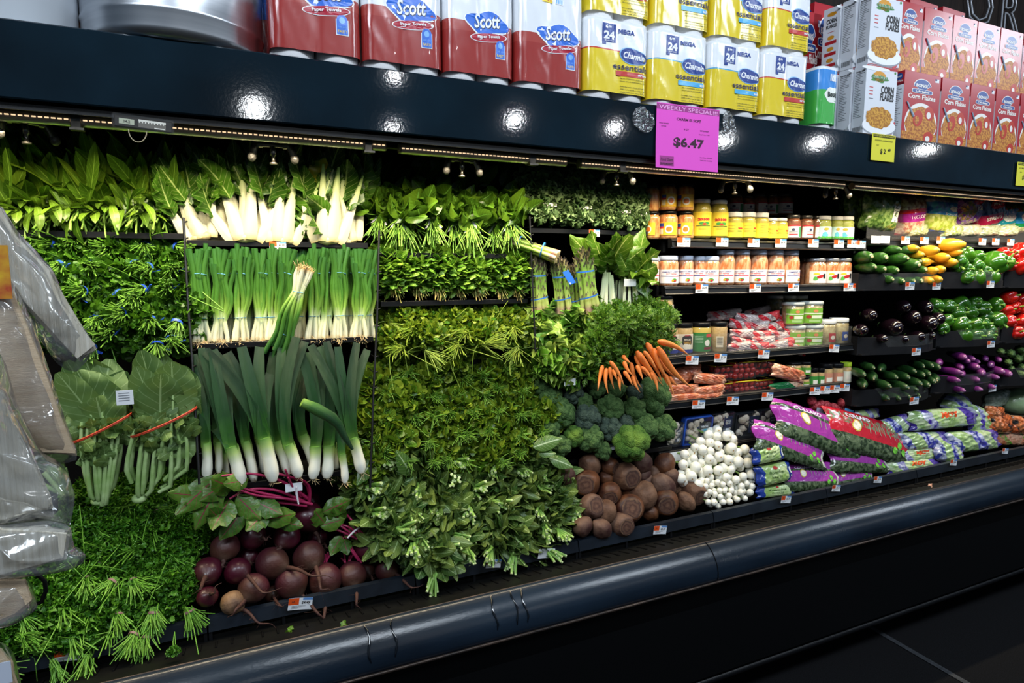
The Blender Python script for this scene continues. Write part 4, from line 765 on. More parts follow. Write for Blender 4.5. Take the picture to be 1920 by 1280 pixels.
b = MB(); big = [((1000, 838), (1052, 820), .0), ((1010, 850), (1040, 848), .1), ((1030, 858), (1076, 872), -.1), ((700, 860), (672, 905), 0), ((735, 900), (700, 935), 0), ((770, 890), (752, 850), 0)]
m_bigl = leafmat('large_amaranth_leaf', '#4b7f45', '#5f9350', rough=.35, vein=('#b9cfa0', .04), bump=.3)
for i, (p, q, z) in enumerate(big):
    P0 = at(*p, 1.78); Q = at(*q, 1.74); d = Q-P0; b = MB(); leaves(b, [(0, 0, 0)], [tuple(d)], [(0, -.8, .5)], d.length*1.05, d.length*.26, P_BIG, 7, -.4, -.2, .06, 8); o = b.build('amaranth_leaf', m_bigl, None, P0)
    tag(o, ('large loose ribbed leaf lying at the right top of the leafy heap, upper', 'large loose ribbed leaf at the right top of the leafy heap, middle', 'large loose ribbed leaf pointing at the brown root vegetables', 'large loose leaf at the left edge of the leafy heap above the beetroots', 'large loose leaf over the left part of the leafy heap', 'large loose leaf standing up from the left part of the leafy heap')[i], 'leaf', 'large loose leaves')
# --- collard greens
ML_col = leafmat('collard_leaf', '#4d7a4c', '#6f9c66', rough=.5, vein=('#93ae74', .022), bump=.3, bscale=40)
MS_col = mat('collard_stem', '#8aac62', .45, col2='#b4cc90', nscale=20)
def collard(pts_tip, tie, base_pts, foot, y, tiew, label, sticker=None, dy=0):
    """leaf tips, tie point and stem feet read from the photograph, in depth around y"""
    O = at(foot[0], foot[1], y); t = thing('collard_greens_bunch', label, 'collard greens', O, (0, 0, 0), 'collard greens bunches'); rs = RS(int(foot[0])); Pt = at(tie[0], tie[1], y-.01)-O; b = MB(); bs = MB()
    for i, (u, v, wpx) in enumerate(pts_tip):
        d0 = (i % 3)*.018; tip = at(u, v, y-.01+d0)-O; B = Pt*(1)+Vector((rs.uniform(-.02, .02), d0-.01, rs.uniform(-.04, .0))); d = tip-B; leaves(b, [tuple(B)], [tuple(d)], [(rs.uniform(-.4, .4), -1, .1)], d.length*1.05, wpx*1.35*mpp(u, v, y), [.35, .7, .9, 1, 1.02, .98, .85, .6, .15], 11, rs.uniform(-.5, .5), rs.uniform(-.3, .1), .15, 11, seed=i)
        tubes(bs, [tuple(B), tuple(B+d*.35+Vector((0, -.004, 0))), tuple(B+d*.8)], [.0035, .0028, .001], 6)
    base_pts = sorted(base_pts+[(u+5, v-14) for u, v in base_pts]); n = len(base_pts)
    for i, (u, v) in enumerate(base_pts):
        e = at(u+rs.uniform(-3, 3), v+rs.uniform(-8, 10), y-.02+.02*(i % 2))-O; s = Pt+Vector(((i/(n-1)-.5)*tiew, -.015+.02*(i % 2), .02)); mid = (s+e)/2+Vector(((i/(n-1)-.5)*.02, -.012, 0)); f = Vector((0, 0, .004)) if foot else e
        tt = np.linspace(0, 1, 9)[:, None]; P = (1-tt)**2*A(s)+2*tt*(1-tt)*A(mid)+tt**2*A(e); P = np.concatenate([P, [A(e)*.62+A(f)*.38+A((0, 0, -.004))]]); tubes(bs, P, np.append(np.linspace(.0036, .0058, 9), .005), 8)
        k = 3; Bq = P[rs.randint(1, 5, k)]; leaves(b, Bq, rdir(rs, k, (0, -.4, .4), (1, .3, .8)), (0, -1, 0), .03+.03*rs.rand(k), .016, P_BIG, 7, .3, -.2, .3, 12, seed=i)
    b.build('leaves', ML_col, t); ball(bs, (0, 0, .006), (.018, .016, .012), 12, 8, lumps(3)); bs.build('stems', MS_col, t)
    b = MB(); t_ = np.linspace(math.pi, 2*math.pi, 14); P = np.stack([Pt.x+tiew*.75*np.cos(t_), Pt.y-.005+.045*np.sin(t_), Pt.z+.030*np.cos(t_)], -1); tubes(b, P, .0022, 6); tubes(b, P+A([0, -.001, .003]), .0018, 6); b.build('twist_tie', m_red, t)
    if sticker:
        p = at(sticker[0], sticker[1], y-.068)-O; b = MB(); box(b, p.x-.018, p.x+.018, p.y, p.y+.0006, p.z-.018, p.z+.018); S = S_flat(p.y-.0004)
        for k in range(4): drect(b, S, p.x-.013, p.x+.010, p.z+.010-.006*k, p.z+.012-.006*k, 1, nx=1, nz=1)
        b.build('paper_label', [pm('#e6e8ea', .5), pm('#8a8f94', .5)], t)
collard([(115, 700, 22), (135, 680, 26), (165, 668, 30), (200, 680, 30), (232, 700, 24), (118, 745, 24), (150, 700, 34), (185, 700, 36), (222, 735, 28), (140, 760, 28), (205, 770, 30), (128, 780, 22), (180, 745, 34)], (195, 800), [(172, 930), (182, 938), (192, 942), (200, 940), (165, 900), (207, 925), (186, 935)], (186, 942), 1.80, .085, 'collard greens bunch with a white paper label and red tie, left one', (234, 745))
collard([(258, 690, 22), (275, 660, 26), (300, 665, 24), (325, 680, 30), (350, 690, 28), (265, 720, 24), (300, 700, 30), (335, 720, 34), (357, 740, 26), (285, 740, 28), (320, 760, 30), (350, 800, 24), (360, 850, 20)], (308, 790), [(255, 925), (300, 900), (318, 905), (335, 880), (350, 870), (240, 880), (285, 915), (270, 905)], (262, 938), 1.78, .10, 'collard greens bunch with a red tie, right one beside the leeks')
b = None
# loose collard stems low at left behind the hanging packs
t = thing('collard_greens_bunch', 'collard greens bunch seen only by its fanned stems behind the hanging clear packs', 'collard greens', at(128, 925, 1.82), (0, 0, 0), 'collard greens bunches'); b = MB(); rs = RS(9); fanstems(b, rs, 12, (0, 0, 0), (-.3, -.1, 1), .10, (.6, .1, .2), .006, 0, sides=8); b.build('stems', MS_col, t); b = MB(); n = 9; leaves(b, A((-.03, 0, .10))+rs.randn(n, 3)*.02, rdir(rs, n, (0, 0, 1), (.5, .2, .2)), (0, -1, 0), .09, .035, P_BIG, 7, .2, -.2, .1, 9); b.build('leaves', ML_col, t)
# --- chard
ML_cha = leafmat('chard_leaf', '#36701f', '#6aa03a', rough=.3, vein=('#b9c878', .022), bump=.6, bscale=50)
MP_cha = rampmat('chard_stalk', [(0, '#cfd3a0'), (.2, '#e9edcc'), (1, '#d5e2a6')], 1, .35)
def chard(u, v, y, tips, stalks, label, tape=False):
    O = at(u, v, y); t = thing('chard_bunch', label, 'chard bunch', O, (0, 0, 0), 'chard bunches beside the asparagus'); bs = MB(); b = MB(); rs = RS(int(u))
    for i, (a0, b0, c0, d0) in enumerate(stalks): p, q = at(a0, b0, y-.01*(i % 2))-O, at(c0, d0, y)-O; dd = q-p; leaves(bs, [tuple(p)], [tuple(dd)], [(rs.uniform(-.3, .3), 1, 0)], dd.length, .0085, [.9, 1, .9, .8, .75, .6], 5, 0, .8)
    for i, (a0, b0, c0, d0, w_) in enumerate(tips): p, q = at(a0, b0, y+.01)-O, at(c0, d0, y-.03-.008*(i % 4))-O; dd = q-p; leaves(b, [tuple(p)], [tuple(dd)], [(rs.uniform(-.5, .5), -1, .4)], dd.length*1.15, w_*1.45*mpp(c0, d0, y), P_BIG, 11, rs.uniform(-.8, 1.2), -.35, .42, 16, seed=i)
    bs.build('stalks', MP_cha, t); b.build('leaves', ML_cha, t)
    if tape: b = MB(); p = at(stalks[0][0]+8, 530, y-.02)-O; box(b, p.x-.026, p.x+.026, p.y-.002, p.y, p.z-.013, p.z+.013, r=.0008); b.build('label_band', pm('#dfe3e2', .4), t)
chard(1142, 582, 1.89, [(1130, 510, 1085, 450, 17), (1135, 505, 1110, 440, 18), (1140, 505, 1175, 430, 17), (1150, 505, 1165, 455, 16), (1140, 510, 1130, 470, 18), (1150, 510, 1200, 470, 16), (1135, 500, 1150, 440, 17)], [(1128, 578, 1134, 510), (1138, 580, 1140, 510), (1148, 582, 1144, 510), (1152, 575, 1148, 515), (1132, 560, 1136, 505)], 'chard bunch with pale stalks, left one next to the asparagus')
chard(1160, 575, 1.93, [(1160, 520, 1180, 460, 15), (1165, 520, 1200, 450, 16), (1160, 520, 1190, 500, 14)], [(1155, 574, 1158, 525), (1163, 574, 1164, 525), (1168, 572, 1168, 520)], 'chard bunch half hidden between the other two')
chard(1185, 580, 1.88, [(1185, 515, 1215, 440, 16), (1190, 515, 1222, 465, 17), (1195, 515, 1228, 500, 16), (1200, 510, 1224, 540, 15), (1185, 515, 1190, 470, 16), (1180, 515, 1165, 480, 14), (1200, 500, 1216, 552, 13), (1190, 510, 1208, 520, 15)], [(1173, 578, 1174, 520), (1183, 580, 1181, 520), (1193, 578, 1188, 520), (1200, 570, 1192, 522)], 'chard bunch with a white label band and drooping crinkled leaves, right one', True)
# =============================================================== PRODUCE: stalks, roots, fruits
# --- scallions
MW_sc = rampmat('scallion_stalk', [(0, '#c9bd92'), (.05, '#dcd9bd'), (.22, '#d3d9ae'), (.36, '#86ad48'), (.55, '#467628'), (1, '#2c5824')], 1, .32, var=.12, noise=.06, bump=.1)
m_roots = mat('root_hair', '#c9b184', .8)
def scallion(seed):
    rs = RS(seed); t = bunch('scallion_bunch', '', 'scallion bunch'); b = MB(); H = .275; tt = np.linspace(0, 1, 12)
    for i in range(9):
        a = rs.rand()*6.28; r0 = .025*math.sqrt(rs.rand()); bx, by = r0*math.cos(a), r0*.6*math.sin(a)
        nt_ = rs.randint(1, 4)
        for k in range(nt_):
            pinch = 1-.55*np.exp(-((tt-.26)/.13)**2)-.25*np.exp(-((tt-.75)/.12)**2)
            sp = (k-(nt_-1)/2)*.010
            x = bx*pinch+sp*np.clip((tt-.3)/.3, 0, 1)+rs.uniform(-.006, .006)*tt**2+.005*np.sin(tt*7+a)*tt; y = by*pinch+rs.uniform(-.006, .006)*tt
            h = H*rs.uniform(.78, 1.06) if nt_ == 1 or k else H
            rad = np.where(tt < .06, .0070+.0014*np.sin(tt/.06*3.1), np.where(tt < .3, .0064, .0056)); rad = rad*(1+.25*np.clip((tt-.4)/.4, 0, 1))
            tubes(b, np.stack([x, y, .004+tt*h], -1), rad, 7)
    b.build('stalks', MW_sc, t); b = MB(); fanstems(b, rs, 46, (0, -.004, .006), (0, -.5, -.8), .014, (1.0, .5, .3), .0006, .1, curve=2)
    n = 30; b2 = b
    for i in range(10): fanstems(b2, rs, 9, (rs.uniform(-.024, .024), rs.uniform(-.012, .005), .006), (0, -.5, -.9), .012, (.6, .4, .2), .0006, 0, curve=2, sides=3)
    b.build('roots', m_roots, t)
    b = MB(); ring(b, (0, 0, .074), .0165, .013, .0011, 0, 22, .0015); b.build('rubber_band', m_rubber, t); b = MB(); ring(b, (0, 0, .206), .0205, .015, .0011, 0, 22, -.0015, zamp=.001); b.build('rubber_band', m_rubber, t); return t
K = Kind(scallion(1), scallion(2), scallion(3)); G = 'scallion bunches in the row above the leeks'
sc = [(378, 374, 1.875), (387, 395, 1.92), (412, 415, 1.875), (437, 436, 1.93), (449, 454, 1.875), (470, 475, 1.93), (487, 496, 1.885), (509, 520, 1.88), (521, 546, 1.865), (560, 566, 1.94), (585, 596, 1.875), (609, 621, 1.88), (636, 640, 1.87), (654, 652, 1.92), (672, 677, 1.875), (687, 692, 1.90)]
for i, (ub, ut, y) in enumerate(sc):
    p, q = at(ub, 643-(ub-380)*.028, y), at(ut, 470, y+.01); s = (q-p).length/.275
    K.put(p, (-.03, math.atan2((q-p).x, (q-p).z), rnd.uniform(-.4, .4)), 'blue-banded scallion bunch standing on its white bulbs, %s' % nth(i, 16), G, min(s, 1.08))
p, q = at(573, 503, 1.84), at(527, 664, 1.815); o = K.put(p, (0, math.atan2((q-p).x, (q-p).z), 0), 'scallion bunch laid upside down across the others with its roots up', G, (q-p).length/.275*1.04)
# --- leeks
MLk = rampmat('leek_shaft', [(0, '#e6dfc0'), (.06, '#f3f1e2'), (.55, '#f0f0dc'), (.82, '#b7cf7c'), (1, '#6f9f45')], 1, .35, noise=.12, bump=.25, stretch=(26, 1.5, 1), bscale=6)
MLl = rampmat('leek_leaf', [(0, '#86ad48'), (.14, '#3f7428'), (.36, '#1f4a20'), (1, '#16381f')], 1, .46, noise=.25, var=.22, bump=.5, stretch=(22, 1, 1), bscale=7, tr=.08)
def leek(base, top, tips, label, y=1.76, r=8.5, shade=0):
    O = at(base[0], base[1], y); t = thing('leek', label, 'leek', O, (0, 0, 0), 'leeks on the middle left shelf'); Tp = at(top[0], top[1], y+.01)-O; R = r*mpp(base[0], base[1], y)
    b = MB(); tt = np.linspace(0, 1, 8); rad = R*np.array([.55, .97, 1.04, .98, .95, .97, 1.02, 1.05]); P = A(Tp)[None]*tt[:, None]; P[:, 0] += .003*np.sin(tt*3); tubes(b, P, rad, 14); b.build('shaft', MLk, t)
    b = MB(); rs = RS(int(base[0]))
    for i, (u, v) in enumerate(tips):
        w = Tp*.90; q = at(u, v, y+.05+.012*((i*2) % 3))-O; d = q-w; side = Vector((-d.z, 0, d.x)).normalized(); bend = rs.uniform(-.12, .12)
        dd = Tp.normalized()*.35+d.normalized()
        k = 9; tq = np.linspace(0, 1, k)[:, None]; c = A(w)+A(Tp.normalized())*d.length*.42; Pth = (1-tq)**2*A(w)+2*tq*(1-tq)*c+tq**2*A(q); Pth[:, 1] -= .012*np.sin(tq[:, 0]*3.14)+.006*i/len(tips)
        # folded strap along the path
        Tn = unit(np.gradient(Pth, axis=0)); Sd = unit(np.cross(Tn, A([[rs.uniform(-.35, .35), -1, 0]]))); Nn = np.cross(Sd, Tn); W = R*np.interp(tq[:, 0], [0, .15, .5, .9, 1], [.95, .95, .92, .78, .66])
        rows = [Pth+Sd*(W*j)[:, None]+Nn*(abs(j)*W*.34*(1 if i % 2 else .7))[:, None] for j in (-1, -.5, 0, .5, 1)]
        V = np.stack(rows, 1).reshape(-1, 3); UV = np.stack([np.tile(np.linspace(0, 1, 5), k), np.repeat(tq[:, 0], 5)], -1); b.add(V, grid_faces(k, 5), 0, UV)
    b.build('leaves', MLl, t)
    b = MB(); fanstems(b, rs, 9, (0, 0, .002), (0, -.3, -1), .016, (.8, .5, .2), .0006, 0, curve=3, sides=3); b.build('roots', m_roots, t)
LK = [((387, 897), (386, 830), [(364, 664), (378, 652), (371, 700)], 1.77, 9), ((410, 886), (407, 828), [(398, 720), (405, 690), (388, 690)], 1.80, 7), ((452, 908), (433, 836), [(381, 655), (397, 795), (376, 672), (400, 655), (430, 700)], 1.755, 12), ((476, 902), (460, 826), [(447, 700), (470, 690), (425, 690)], 1.79, 9), ((424, 898), (418, 850), [(410, 760)], 1.82, 6), ((494, 885), (484, 820), [(470, 730), (490, 720)], 1.83, 7),
      ((512, 902), (494, 820), [(386, 657), (399, 658), (426, 661), (453, 650), (486, 650), (505, 700)], 1.75, 12.5), ((541, 888), (518, 826), [(500, 720), (520, 690), (512, 660)], 1.785, 9.5), ((560, 894), (540, 832), [(556, 632), (528, 652), (572, 640), (536, 690)], 1.755, 11), ((593, 880), (566, 815), [(560, 690), (578, 680), (590, 670)], 1.80, 10), ((586, 897), (591, 836), [(562, 654), (578, 660), (603, 690)], 1.76, 10.5), ((612, 896), (616, 834), [(598, 690), (622, 690), (606, 660)], 1.77, 11),
      ((630, 886), (624, 840), [(620, 760)], 1.82, 7), ((647, 905), (640, 850), [(630, 760), (640, 740)], 1.75, 7), ((678, 886), (660, 820), [(582, 647), (598, 650), (612, 640), (632, 650), (688, 655), (668, 642)], 1.75, 10.5), ((662, 884), (652, 840), [(650, 720)], 1.81, 7)]
for i, (a, c, tips, y, r) in enumerate(LK): leek(a, c, tips, 'leek with white shaft and dark green leaves, %s by its white foot' % nth(i, 16), y, r)
b = MB(); P = [at(u, v, 1.70) for u, v in ((566, 754), (592, 766), (622, 783), (634, 795), (646, 818), (661, 842))]; o0 = P[0]; tubes(b, [tuple(p-o0) for p in P], [.012, .016, .0155, .012, .009, .004], 10, 0); o = b.build('leek_leaf', MLl, None, o0); tag(o, 'thick rolled leek leaf bent across the right leeks', 'leek leaf')
# --- asparagus
MA = rampmat('asparagus_spear', [(0, '#c9b98a'), (.06, '#b78a84'), (.16, '#b9c470'), (.5, '#8bb04a'), (.78, '#6f9440'), (.9, '#7a7a4c'), (1, '#6b5a44')], 1, .4, noise=.1, var=.15)
MA_tip = mat('asparagus_tip', '#7d7f4a', .5, col2='#6d5560', nscale=120)
def asparagus(seed, lab=True):
    rs = RS(seed); t = bunch('asparagus_bunch', '', 'asparagus bunch'); b = MB(); bt = MB(); H = .2
    for i in range(17):
        a = rs.rand()*6.28; r0 = .026*math.sqrt(rs.rand()); x, y = r0*math.cos(a), r0*.75*math.sin(a); tt = np.linspace(0, 1, 8); h = H*rs.uniform(.9, 1.05); f = 1-.25*np.sin(tt*3.14)
        X, Y = x*f+rs.uniform(-.004, .004)*tt, y*f; tubes(b, np.stack([X, Y, tt*h], -1), [.0058, .006, .0056, .0053, .0052, .0055, .005, .0018], 8)
        n = 16; zz = h*(.72+.27*np.linspace(0, 1, n)); an = np.arange(n)*2.4; rr = .0052*(1-.55*np.linspace(0, 1, n)**2)
        B = np.stack([X[-2]+rr*np.cos(an), Y[-2]+rr*np.sin(an), zz], -1); leaves(bt, B, np.stack([.25*np.cos(an), .25*np.sin(an), np.ones(n)], -1), np.stack([np.cos(an), np.sin(an), np.zeros(n)], -1), .011, .0032, [.5, 1, .7, .1], 3, .3, .3)
        for zq in (.3, .45, .6): q = rs.rand()*6.28-1.5; leaves(bt, [(x*.8+.0055*math.sin(q)*.6, y*.8-.0057, h*zq)], [(0, -.1, 1)], [(0, -1, 0)], .011, .003, [.5, 1, .6, .1], 3, .1, -.3)
    b.build('spears', MA, t); bt.build('scales', MA_tip, t); b = MB(); ring(b, (0, 0, .055), .0245, .0205, 0, 0, 20, .003, .0045); b.build('rubber_band', m_rubber2, t); b = MB(); ring(b, (0, 0, .135), .0235, .019, 0, 0, 20, -.002, .0045); b.build('rubber_band', m_rubber2, t)
    if lab: b = MB(); M = T(.012, -.026, .132, rx=-.15, ry=-.3); S = S_flat(-.0005); bb = MB(); box(b, -.010, .010, -.0004, .0004, -.026, .026, M=M); tmp = MB(); drect(tmp, S, -.008, .008, -.024, -.008, 0); dtext(tmp, S, 'FRESH', 0, .008, .005, 0); b.add(np.concatenate(tmp.V), [tuple(range(0, 0))] if False else np.array([[0, 1, 8, 7]]), 1, M=M, smooth=False); b.build('paper_tag', [pm('#1d5fc4', .4), pm('#e8e8e6', .5)], t)
    return t
K = Kind(asparagus(1, False), asparagus(2, True)); G = 'asparagus bunches tied with blue bands'
for u, ut, vt, y, k, s, lab in ((1014, 1005, 483, 1.90, 0, 1.0, 'standing asparagus bunch at the left beside the wire divider'), (1058, 1048, 486, 1.88, 1, 1.0, 'standing asparagus bunch with a blue paper tag, in the middle'), (1078, 1072, 500, 1.93, 1, .9, 'standing asparagus bunch behind the middle one, with a blue paper tag'), (1108, 1092, 470, 1.88, 0, 1.12, 'standing asparagus bunch at the right beside the chard')):
    p, q = at(u, 587, y), at(ut, vt, y); K.put(p, (0, math.atan2((q-p).x, (q-p).z), 0), lab, G, ((q-p).length/.2*1.35, 1.2, (q-p).length/.2), k)
K.put(at(1046, 478, 1.85), (math.radians(-72), 0, math.radians(52)), 'asparagus bunch lying on top with its round cut ends facing out', G, (1.45, 1.3, 1.0), 0)
# --- carrots
MCar = rampmat('carrot_root', [(0, '#d9702a'), (.5, '#e8853a'), (1, '#d98a4c')], 1, .45, noise=.2, var=.12, bump=.4, stretch=(1.5, 40, 1), bscale=3)
ML_car = leafmat('carrot_top_leaf', '#3c7a24', '#6fa83c', rough=.45); MS_car = pm('#7da544', .45)
cz = lambda x, y: (960+x/3.764, 560+y/3.764)
CR = [[(640, 470, 605, 650), (668, 490, 680, 670), (690, 440, 790, 610), (690, 480, 720, 635), (715, 500, 740, 570), (760, 540, 765, 650)],
      [(780, 400, 840, 455), (790, 440, 855, 545), (790, 510, 850, 610), (840, 450, 915, 630), (850, 540, 905, 660), (880, 470, 925, 575), (870, 400, 960, 555)],
      [(880, 370, 1065, 610), (910, 480, 990, 580), (930, 370, 1020, 500), (950, 310, 1065, 540), (1000, 350, 1110, 580), (1030, 340, 1285, 640), (1010, 380, 1175, 560), (1030, 300, 1255, 405), (1080, 530, 1145, 685), (1060, 520, 1100, 615), (1110, 550, 1175, 615), (980, 520, 1030, 660), (960, 420, 1060, 590)]]
for k, (lst, cu, cv, tops) in enumerate(zip(CR, (1140, 1175, 1215), (680, 668, 645), ([(1120, 660), (1100, 690), (1140, 650), (1150, 670), (1125, 630)], [(1150, 625), (1170, 600), (1130, 600), (1180, 640), (1150, 660)], [(1200, 595), (1230, 610), (1245, 640), (1190, 620), (1225, 585), (1250, 600), (1210, 640)]))):
    O = at(cu, cv, 1.80); t = thing('carrot_bunch', 'bunch of orange carrots with feathery tops, %s of three' % ('left', 'middle', 'right')[k], 'carrot bunch', O, (0, 0, 0), 'carrot bunches above the broccoli'); rs = RS(k+40)
    for j, (x0, y0, x1, y1) in enumerate(lst):
        yy = 1.77-.02*(j % 3)-.012*k; a, c = at(*cz(x0, y0), yy)-O, at(*cz(x1, y1), yy-.03)-O; b = MB(); d = c-a; nrm = Vector((-d.z, 0, d.x)).normalized(); tt = np.linspace(0, 1, 12)
        P = A(a)+A(d)*tt[:, None]+A(nrm)*(.10*d.length*rs.uniform(-1, 1)*np.sin(tt*3.14))[:, None]; R = min(.0125, max(.0075, d.length*.085)); tubes(b, P, R*np.array([.45, .95, 1, .95, .88, .8, .7, .6, .48, .34, .18, .05]), 10); b.build('carrot', MCar, t)
    b = MB(); bs = MB()
    for (u, v) in tops:
        p = at(u, v, 1.80+rs.uniform(-.03, .05))-O; tubes(bs, [(0, 0, 0), tuple(p*.5+Vector((0, -.015, .01))), tuple(p)], .0018, 5)
        n = 150; q = unit(rs.randn(n, 3)); B = A(p)+q*A((.045, .03, .04))*rs.rand(n, 1)**.5; D = unit(q+rs.randn(n, 3)*.5); Nn = unit(A((0, -.8, .5))+rs.randn(n, 3)*.4); Sx = unit(np.cross(D, Nn)); L = .022+.014*rs.rand(n)
        leaves(b, B, D, Nn, L, .0016, [.7, 1, 1, .6, .2], 2, .3, 0)
        for f in (.25, .5, .75):
            for s in (-1, 1): leaves(b, B+D*(L*f)[:, None], D*.7+Sx*s*.8, Nn, L*.42*(1.2-f), .0022, [.5, 1, .8, .2], 2, .2, 0)
    b.build('feathery_tops', ML_car, t); bs.build('stems', MS_car, t)
K = None
kw = dict(L=.016, W=.004, prof=P_SER, nl=330, nst=20, stemL=.05, R=(.06, .04, .045), band=False, sdir=(0, 0, -1))
hb = herb('carrot_tops_tuft', 'carrot tops', 301, ML_car, MS_par, m_band_b, **kw); K = Kind(hb)
for i, (u, v) in enumerate(((1125, 605), (1165, 598), (1205, 592), (1238, 605), (1140, 640), (1185, 630), (1228, 632), (1112, 668))): K.put(at(u, v, 1.86), (rnd.uniform(-.4, .4), rnd.uniform(-1, 1), 0), 'feathery green carrot tops heaped above the orange carrots', 'carrot tops above the carrots', .95)
# --- broccoli
MB1 = mat('broccoli_head', '#3f6232', .75, .3, col2='#6f9054', nscale=90, bump=1., bscale=330, contrast=(.3, .75), detail=2); MB2 = mat('broccoli_head_blue', '#40524a', .75, .3, col2='#667a66', nscale=90, bump=1., bscale=330, contrast=(.3, .75), detail=2)
MB3 = mat('broccoli_head_bright', '#4f7a30', .7, .3, col2='#8aae48', nscale=12, bump=1., bscale=330, contrast=(.5, .68), detail=3); m_bstem = mat('broccoli_stem', '#8fac5e', .5)
def broc(seed, m, n=13):
    rs = RS(seed); t = bunch('broccoli_head', '', 'broccoli'); b = MB(); R = .05
    def fl(c, r, sd):
        rs2 = RS(sd); d = unit(rs2.randn(70, 3)); 
        def fn(TH, PH, q):
            g = (q.reshape(-1, 3)@d.T).max(1).reshape(PH.shape); return .82+.22*np.clip((g-.88)/.12, 0, 1)**.6
        ball(b, c, (r, r, r*.92), 40, 26, fn)
    fl((0, .0, 0), R*.82, seed)
    for i in range(n):
        a = i*2.4; h = 1-(i+.5)/n*1.15; rr = math.sqrt(max(0, 1-h*h)); p = np.array([rr*math.cos(a), h*-1, rr*math.sin(a)])*R*.62; fl(p, R*(.40+.12*rs.rand()), seed*31+i)
    b.build('crown', m, t); b = MB(); tubes(b, [(0, .02, -.01), (0, .06, -.03), (0, .11, -.06)], [.018, .013, .014], 10)
    for i in range(5): a = i*1.26; tubes(b, [(0, .045, -.02), (.03*math.cos(a), .02, .03*math.sin(a))], [.008, .006], 7)
    b.build('stem', m_bstem, t); return t
K = Kind(broc(1, MB1), broc(2, MB2, 11), broc(3, MB1, 9), broc(4, MB3, 12))
BR = [(1013, 724, 18, 0), (1030, 745, 22, 2), (1072, 736, 20, 1), (1050, 776, 27, 0), (1098, 784, 26, 1), (1143, 765, 25, 0), (1118, 728, 17, 2), (1094, 754, 17, 0), (1188, 766, 22, 2), (1222, 742, 33, 2), (1144, 802, 23, 1), (1207, 800, 25, 0), (1242, 802, 24, 2), (1073, 818, 19, 3), (1106, 822, 24, 2), (1030, 806, 20, 2), (1050, 836, 19, 2), (1150, 728, 20, 2), (1168, 795, 18, 1), (1190, 735, 18, 1), (1180, 828, 33, 3), (1130, 845, 16, 2)]
bdesc = ['small knobbly', 'knobbly', 'dark bluish', 'large dull green', 'purplish grey', 'round green', 'small green', 'little dark', 'round mid green', 'largest shadowed', 'purplish green', 'mid green', 'bright rimmed', 'bright yellow-green', 'wide green', 'dark green', 'low dark', 'shadowed', 'half hidden', 'shadowed purple', 'big bright-centred', 'small low']
bwhere = ['top left corner of the heap', 'second from the top at the left', 'under the hanging tag at the top', 'left middle', 'front centre left', 'centre under the carrots', 'top centre under the left carrot tips', 'between the left and centre heads', 'right of centre', 'top right beside the carrot bags', 'centre, lower row', 'right, lower row', 'rightmost beside the mushrooms', 'lower left with a yellow-green middle', 'bottom centre left', 'left edge', 'bottom left corner', 'behind the carrot tips', 'lower row behind the overhanging head', 'behind the middle carrots', 'overhanging the root vegetables', 'bottom centre']
for i, (u, v, r, k) in enumerate(BR):
    y = 1.90-(v-720)/130*.10-(.03 if r > 28 and v > 800 else 0); K.put(at(u, v, y), (rnd.uniform(-.1, .4), rnd.uniform(-3, 3), rnd.uniform(-.3, .3)), '%s broccoli head, %s' % (bdesc[i], bwhere[i]), 'broccoli heads', r*mpp(u, v, y)/.046, k)
for i, (u, v) in enumerate(((1040, 750), (1120, 770), (1180, 750), (1080, 800), (1140, 815), (1225, 780))): K.put(at(u, v, 1.97), (0, i, 0), 'dark broccoli head in the shadow behind the front heads', 'broccoli heads', .8, i % 3)
# --- beetroots
MBt = rampmat('beet_skin', [(0, '#3a241e'), (.12, '#421c20'), (.35, '#430d1f'), (.75, '#40081a'), (1, '#2c0c10')], 1, .38, noise=.45, nscale=22, bump=.25, bscale=60, coat=.15)
MBt2 = rampmat('beet_skin_earthy', [(0, '#4a392c'), (.25, '#48291f'), (.6, '#43151f'), (1, '#381218')], 1, .5, noise=.5, nscale=18, bump=.35, bscale=80); MBt3 = mat('beet_brown', '#8a6a48', .6, col2='#5e4638', nscale=20, bump=.4)
MBr = mat('beet_tail', '#4f3228', .7, col2='#3f2420', nscale=60)
MBs = mat('beet_stem', '#8c1743', .3, .6, col2='#b02a58', nscale=20); ML_be = leafmat('beet_leaf', '#38702a', '#5c9440', rough=.35, vein=('#8a2f44', .022), bump=.5, bscale=60)
bz = lambda x, y: (340+x/3.765, 860+y/3.765)
BT = [(578, 969, 28, (612, 1042), 0), (538, 1006, 25, (514, 1036), 0), (473, 1005, 24.5, (509, 1006), 0), (422, 1026, 26.5, (416, 1066), 1), (389, 1071, 26, (378, 1096), 0), (445, 1070, 24, (528, 1102), 0), (510, 1055, 30, (630, 1088), 1), (579, 1043, 29, (622, 1105), 1), (689, 1025, 26.5, (712, 1052), 0), (475, 1102, 28, (428, 1161), 1), (547, 1091, 29, (617, 1180), 1), (610, 1086, 30.5, (611, 1195), 1), (660, 1078, 26, (676, 1142), 1), (389, 1118, 19, (414, 1092), 0), (436, 1130, 22, (524, 1178), 2), (595, 1009, 18, (620, 1030), 0), (690, 1070, 16, (700, 1085), 1), (725, 1067, 22, (793, 1096), 1), (466, 1043, 18, (470, 1060), 0), (512, 1112, 18, (516, 1130), 1), (584, 938, 16, (600, 950), 0)]
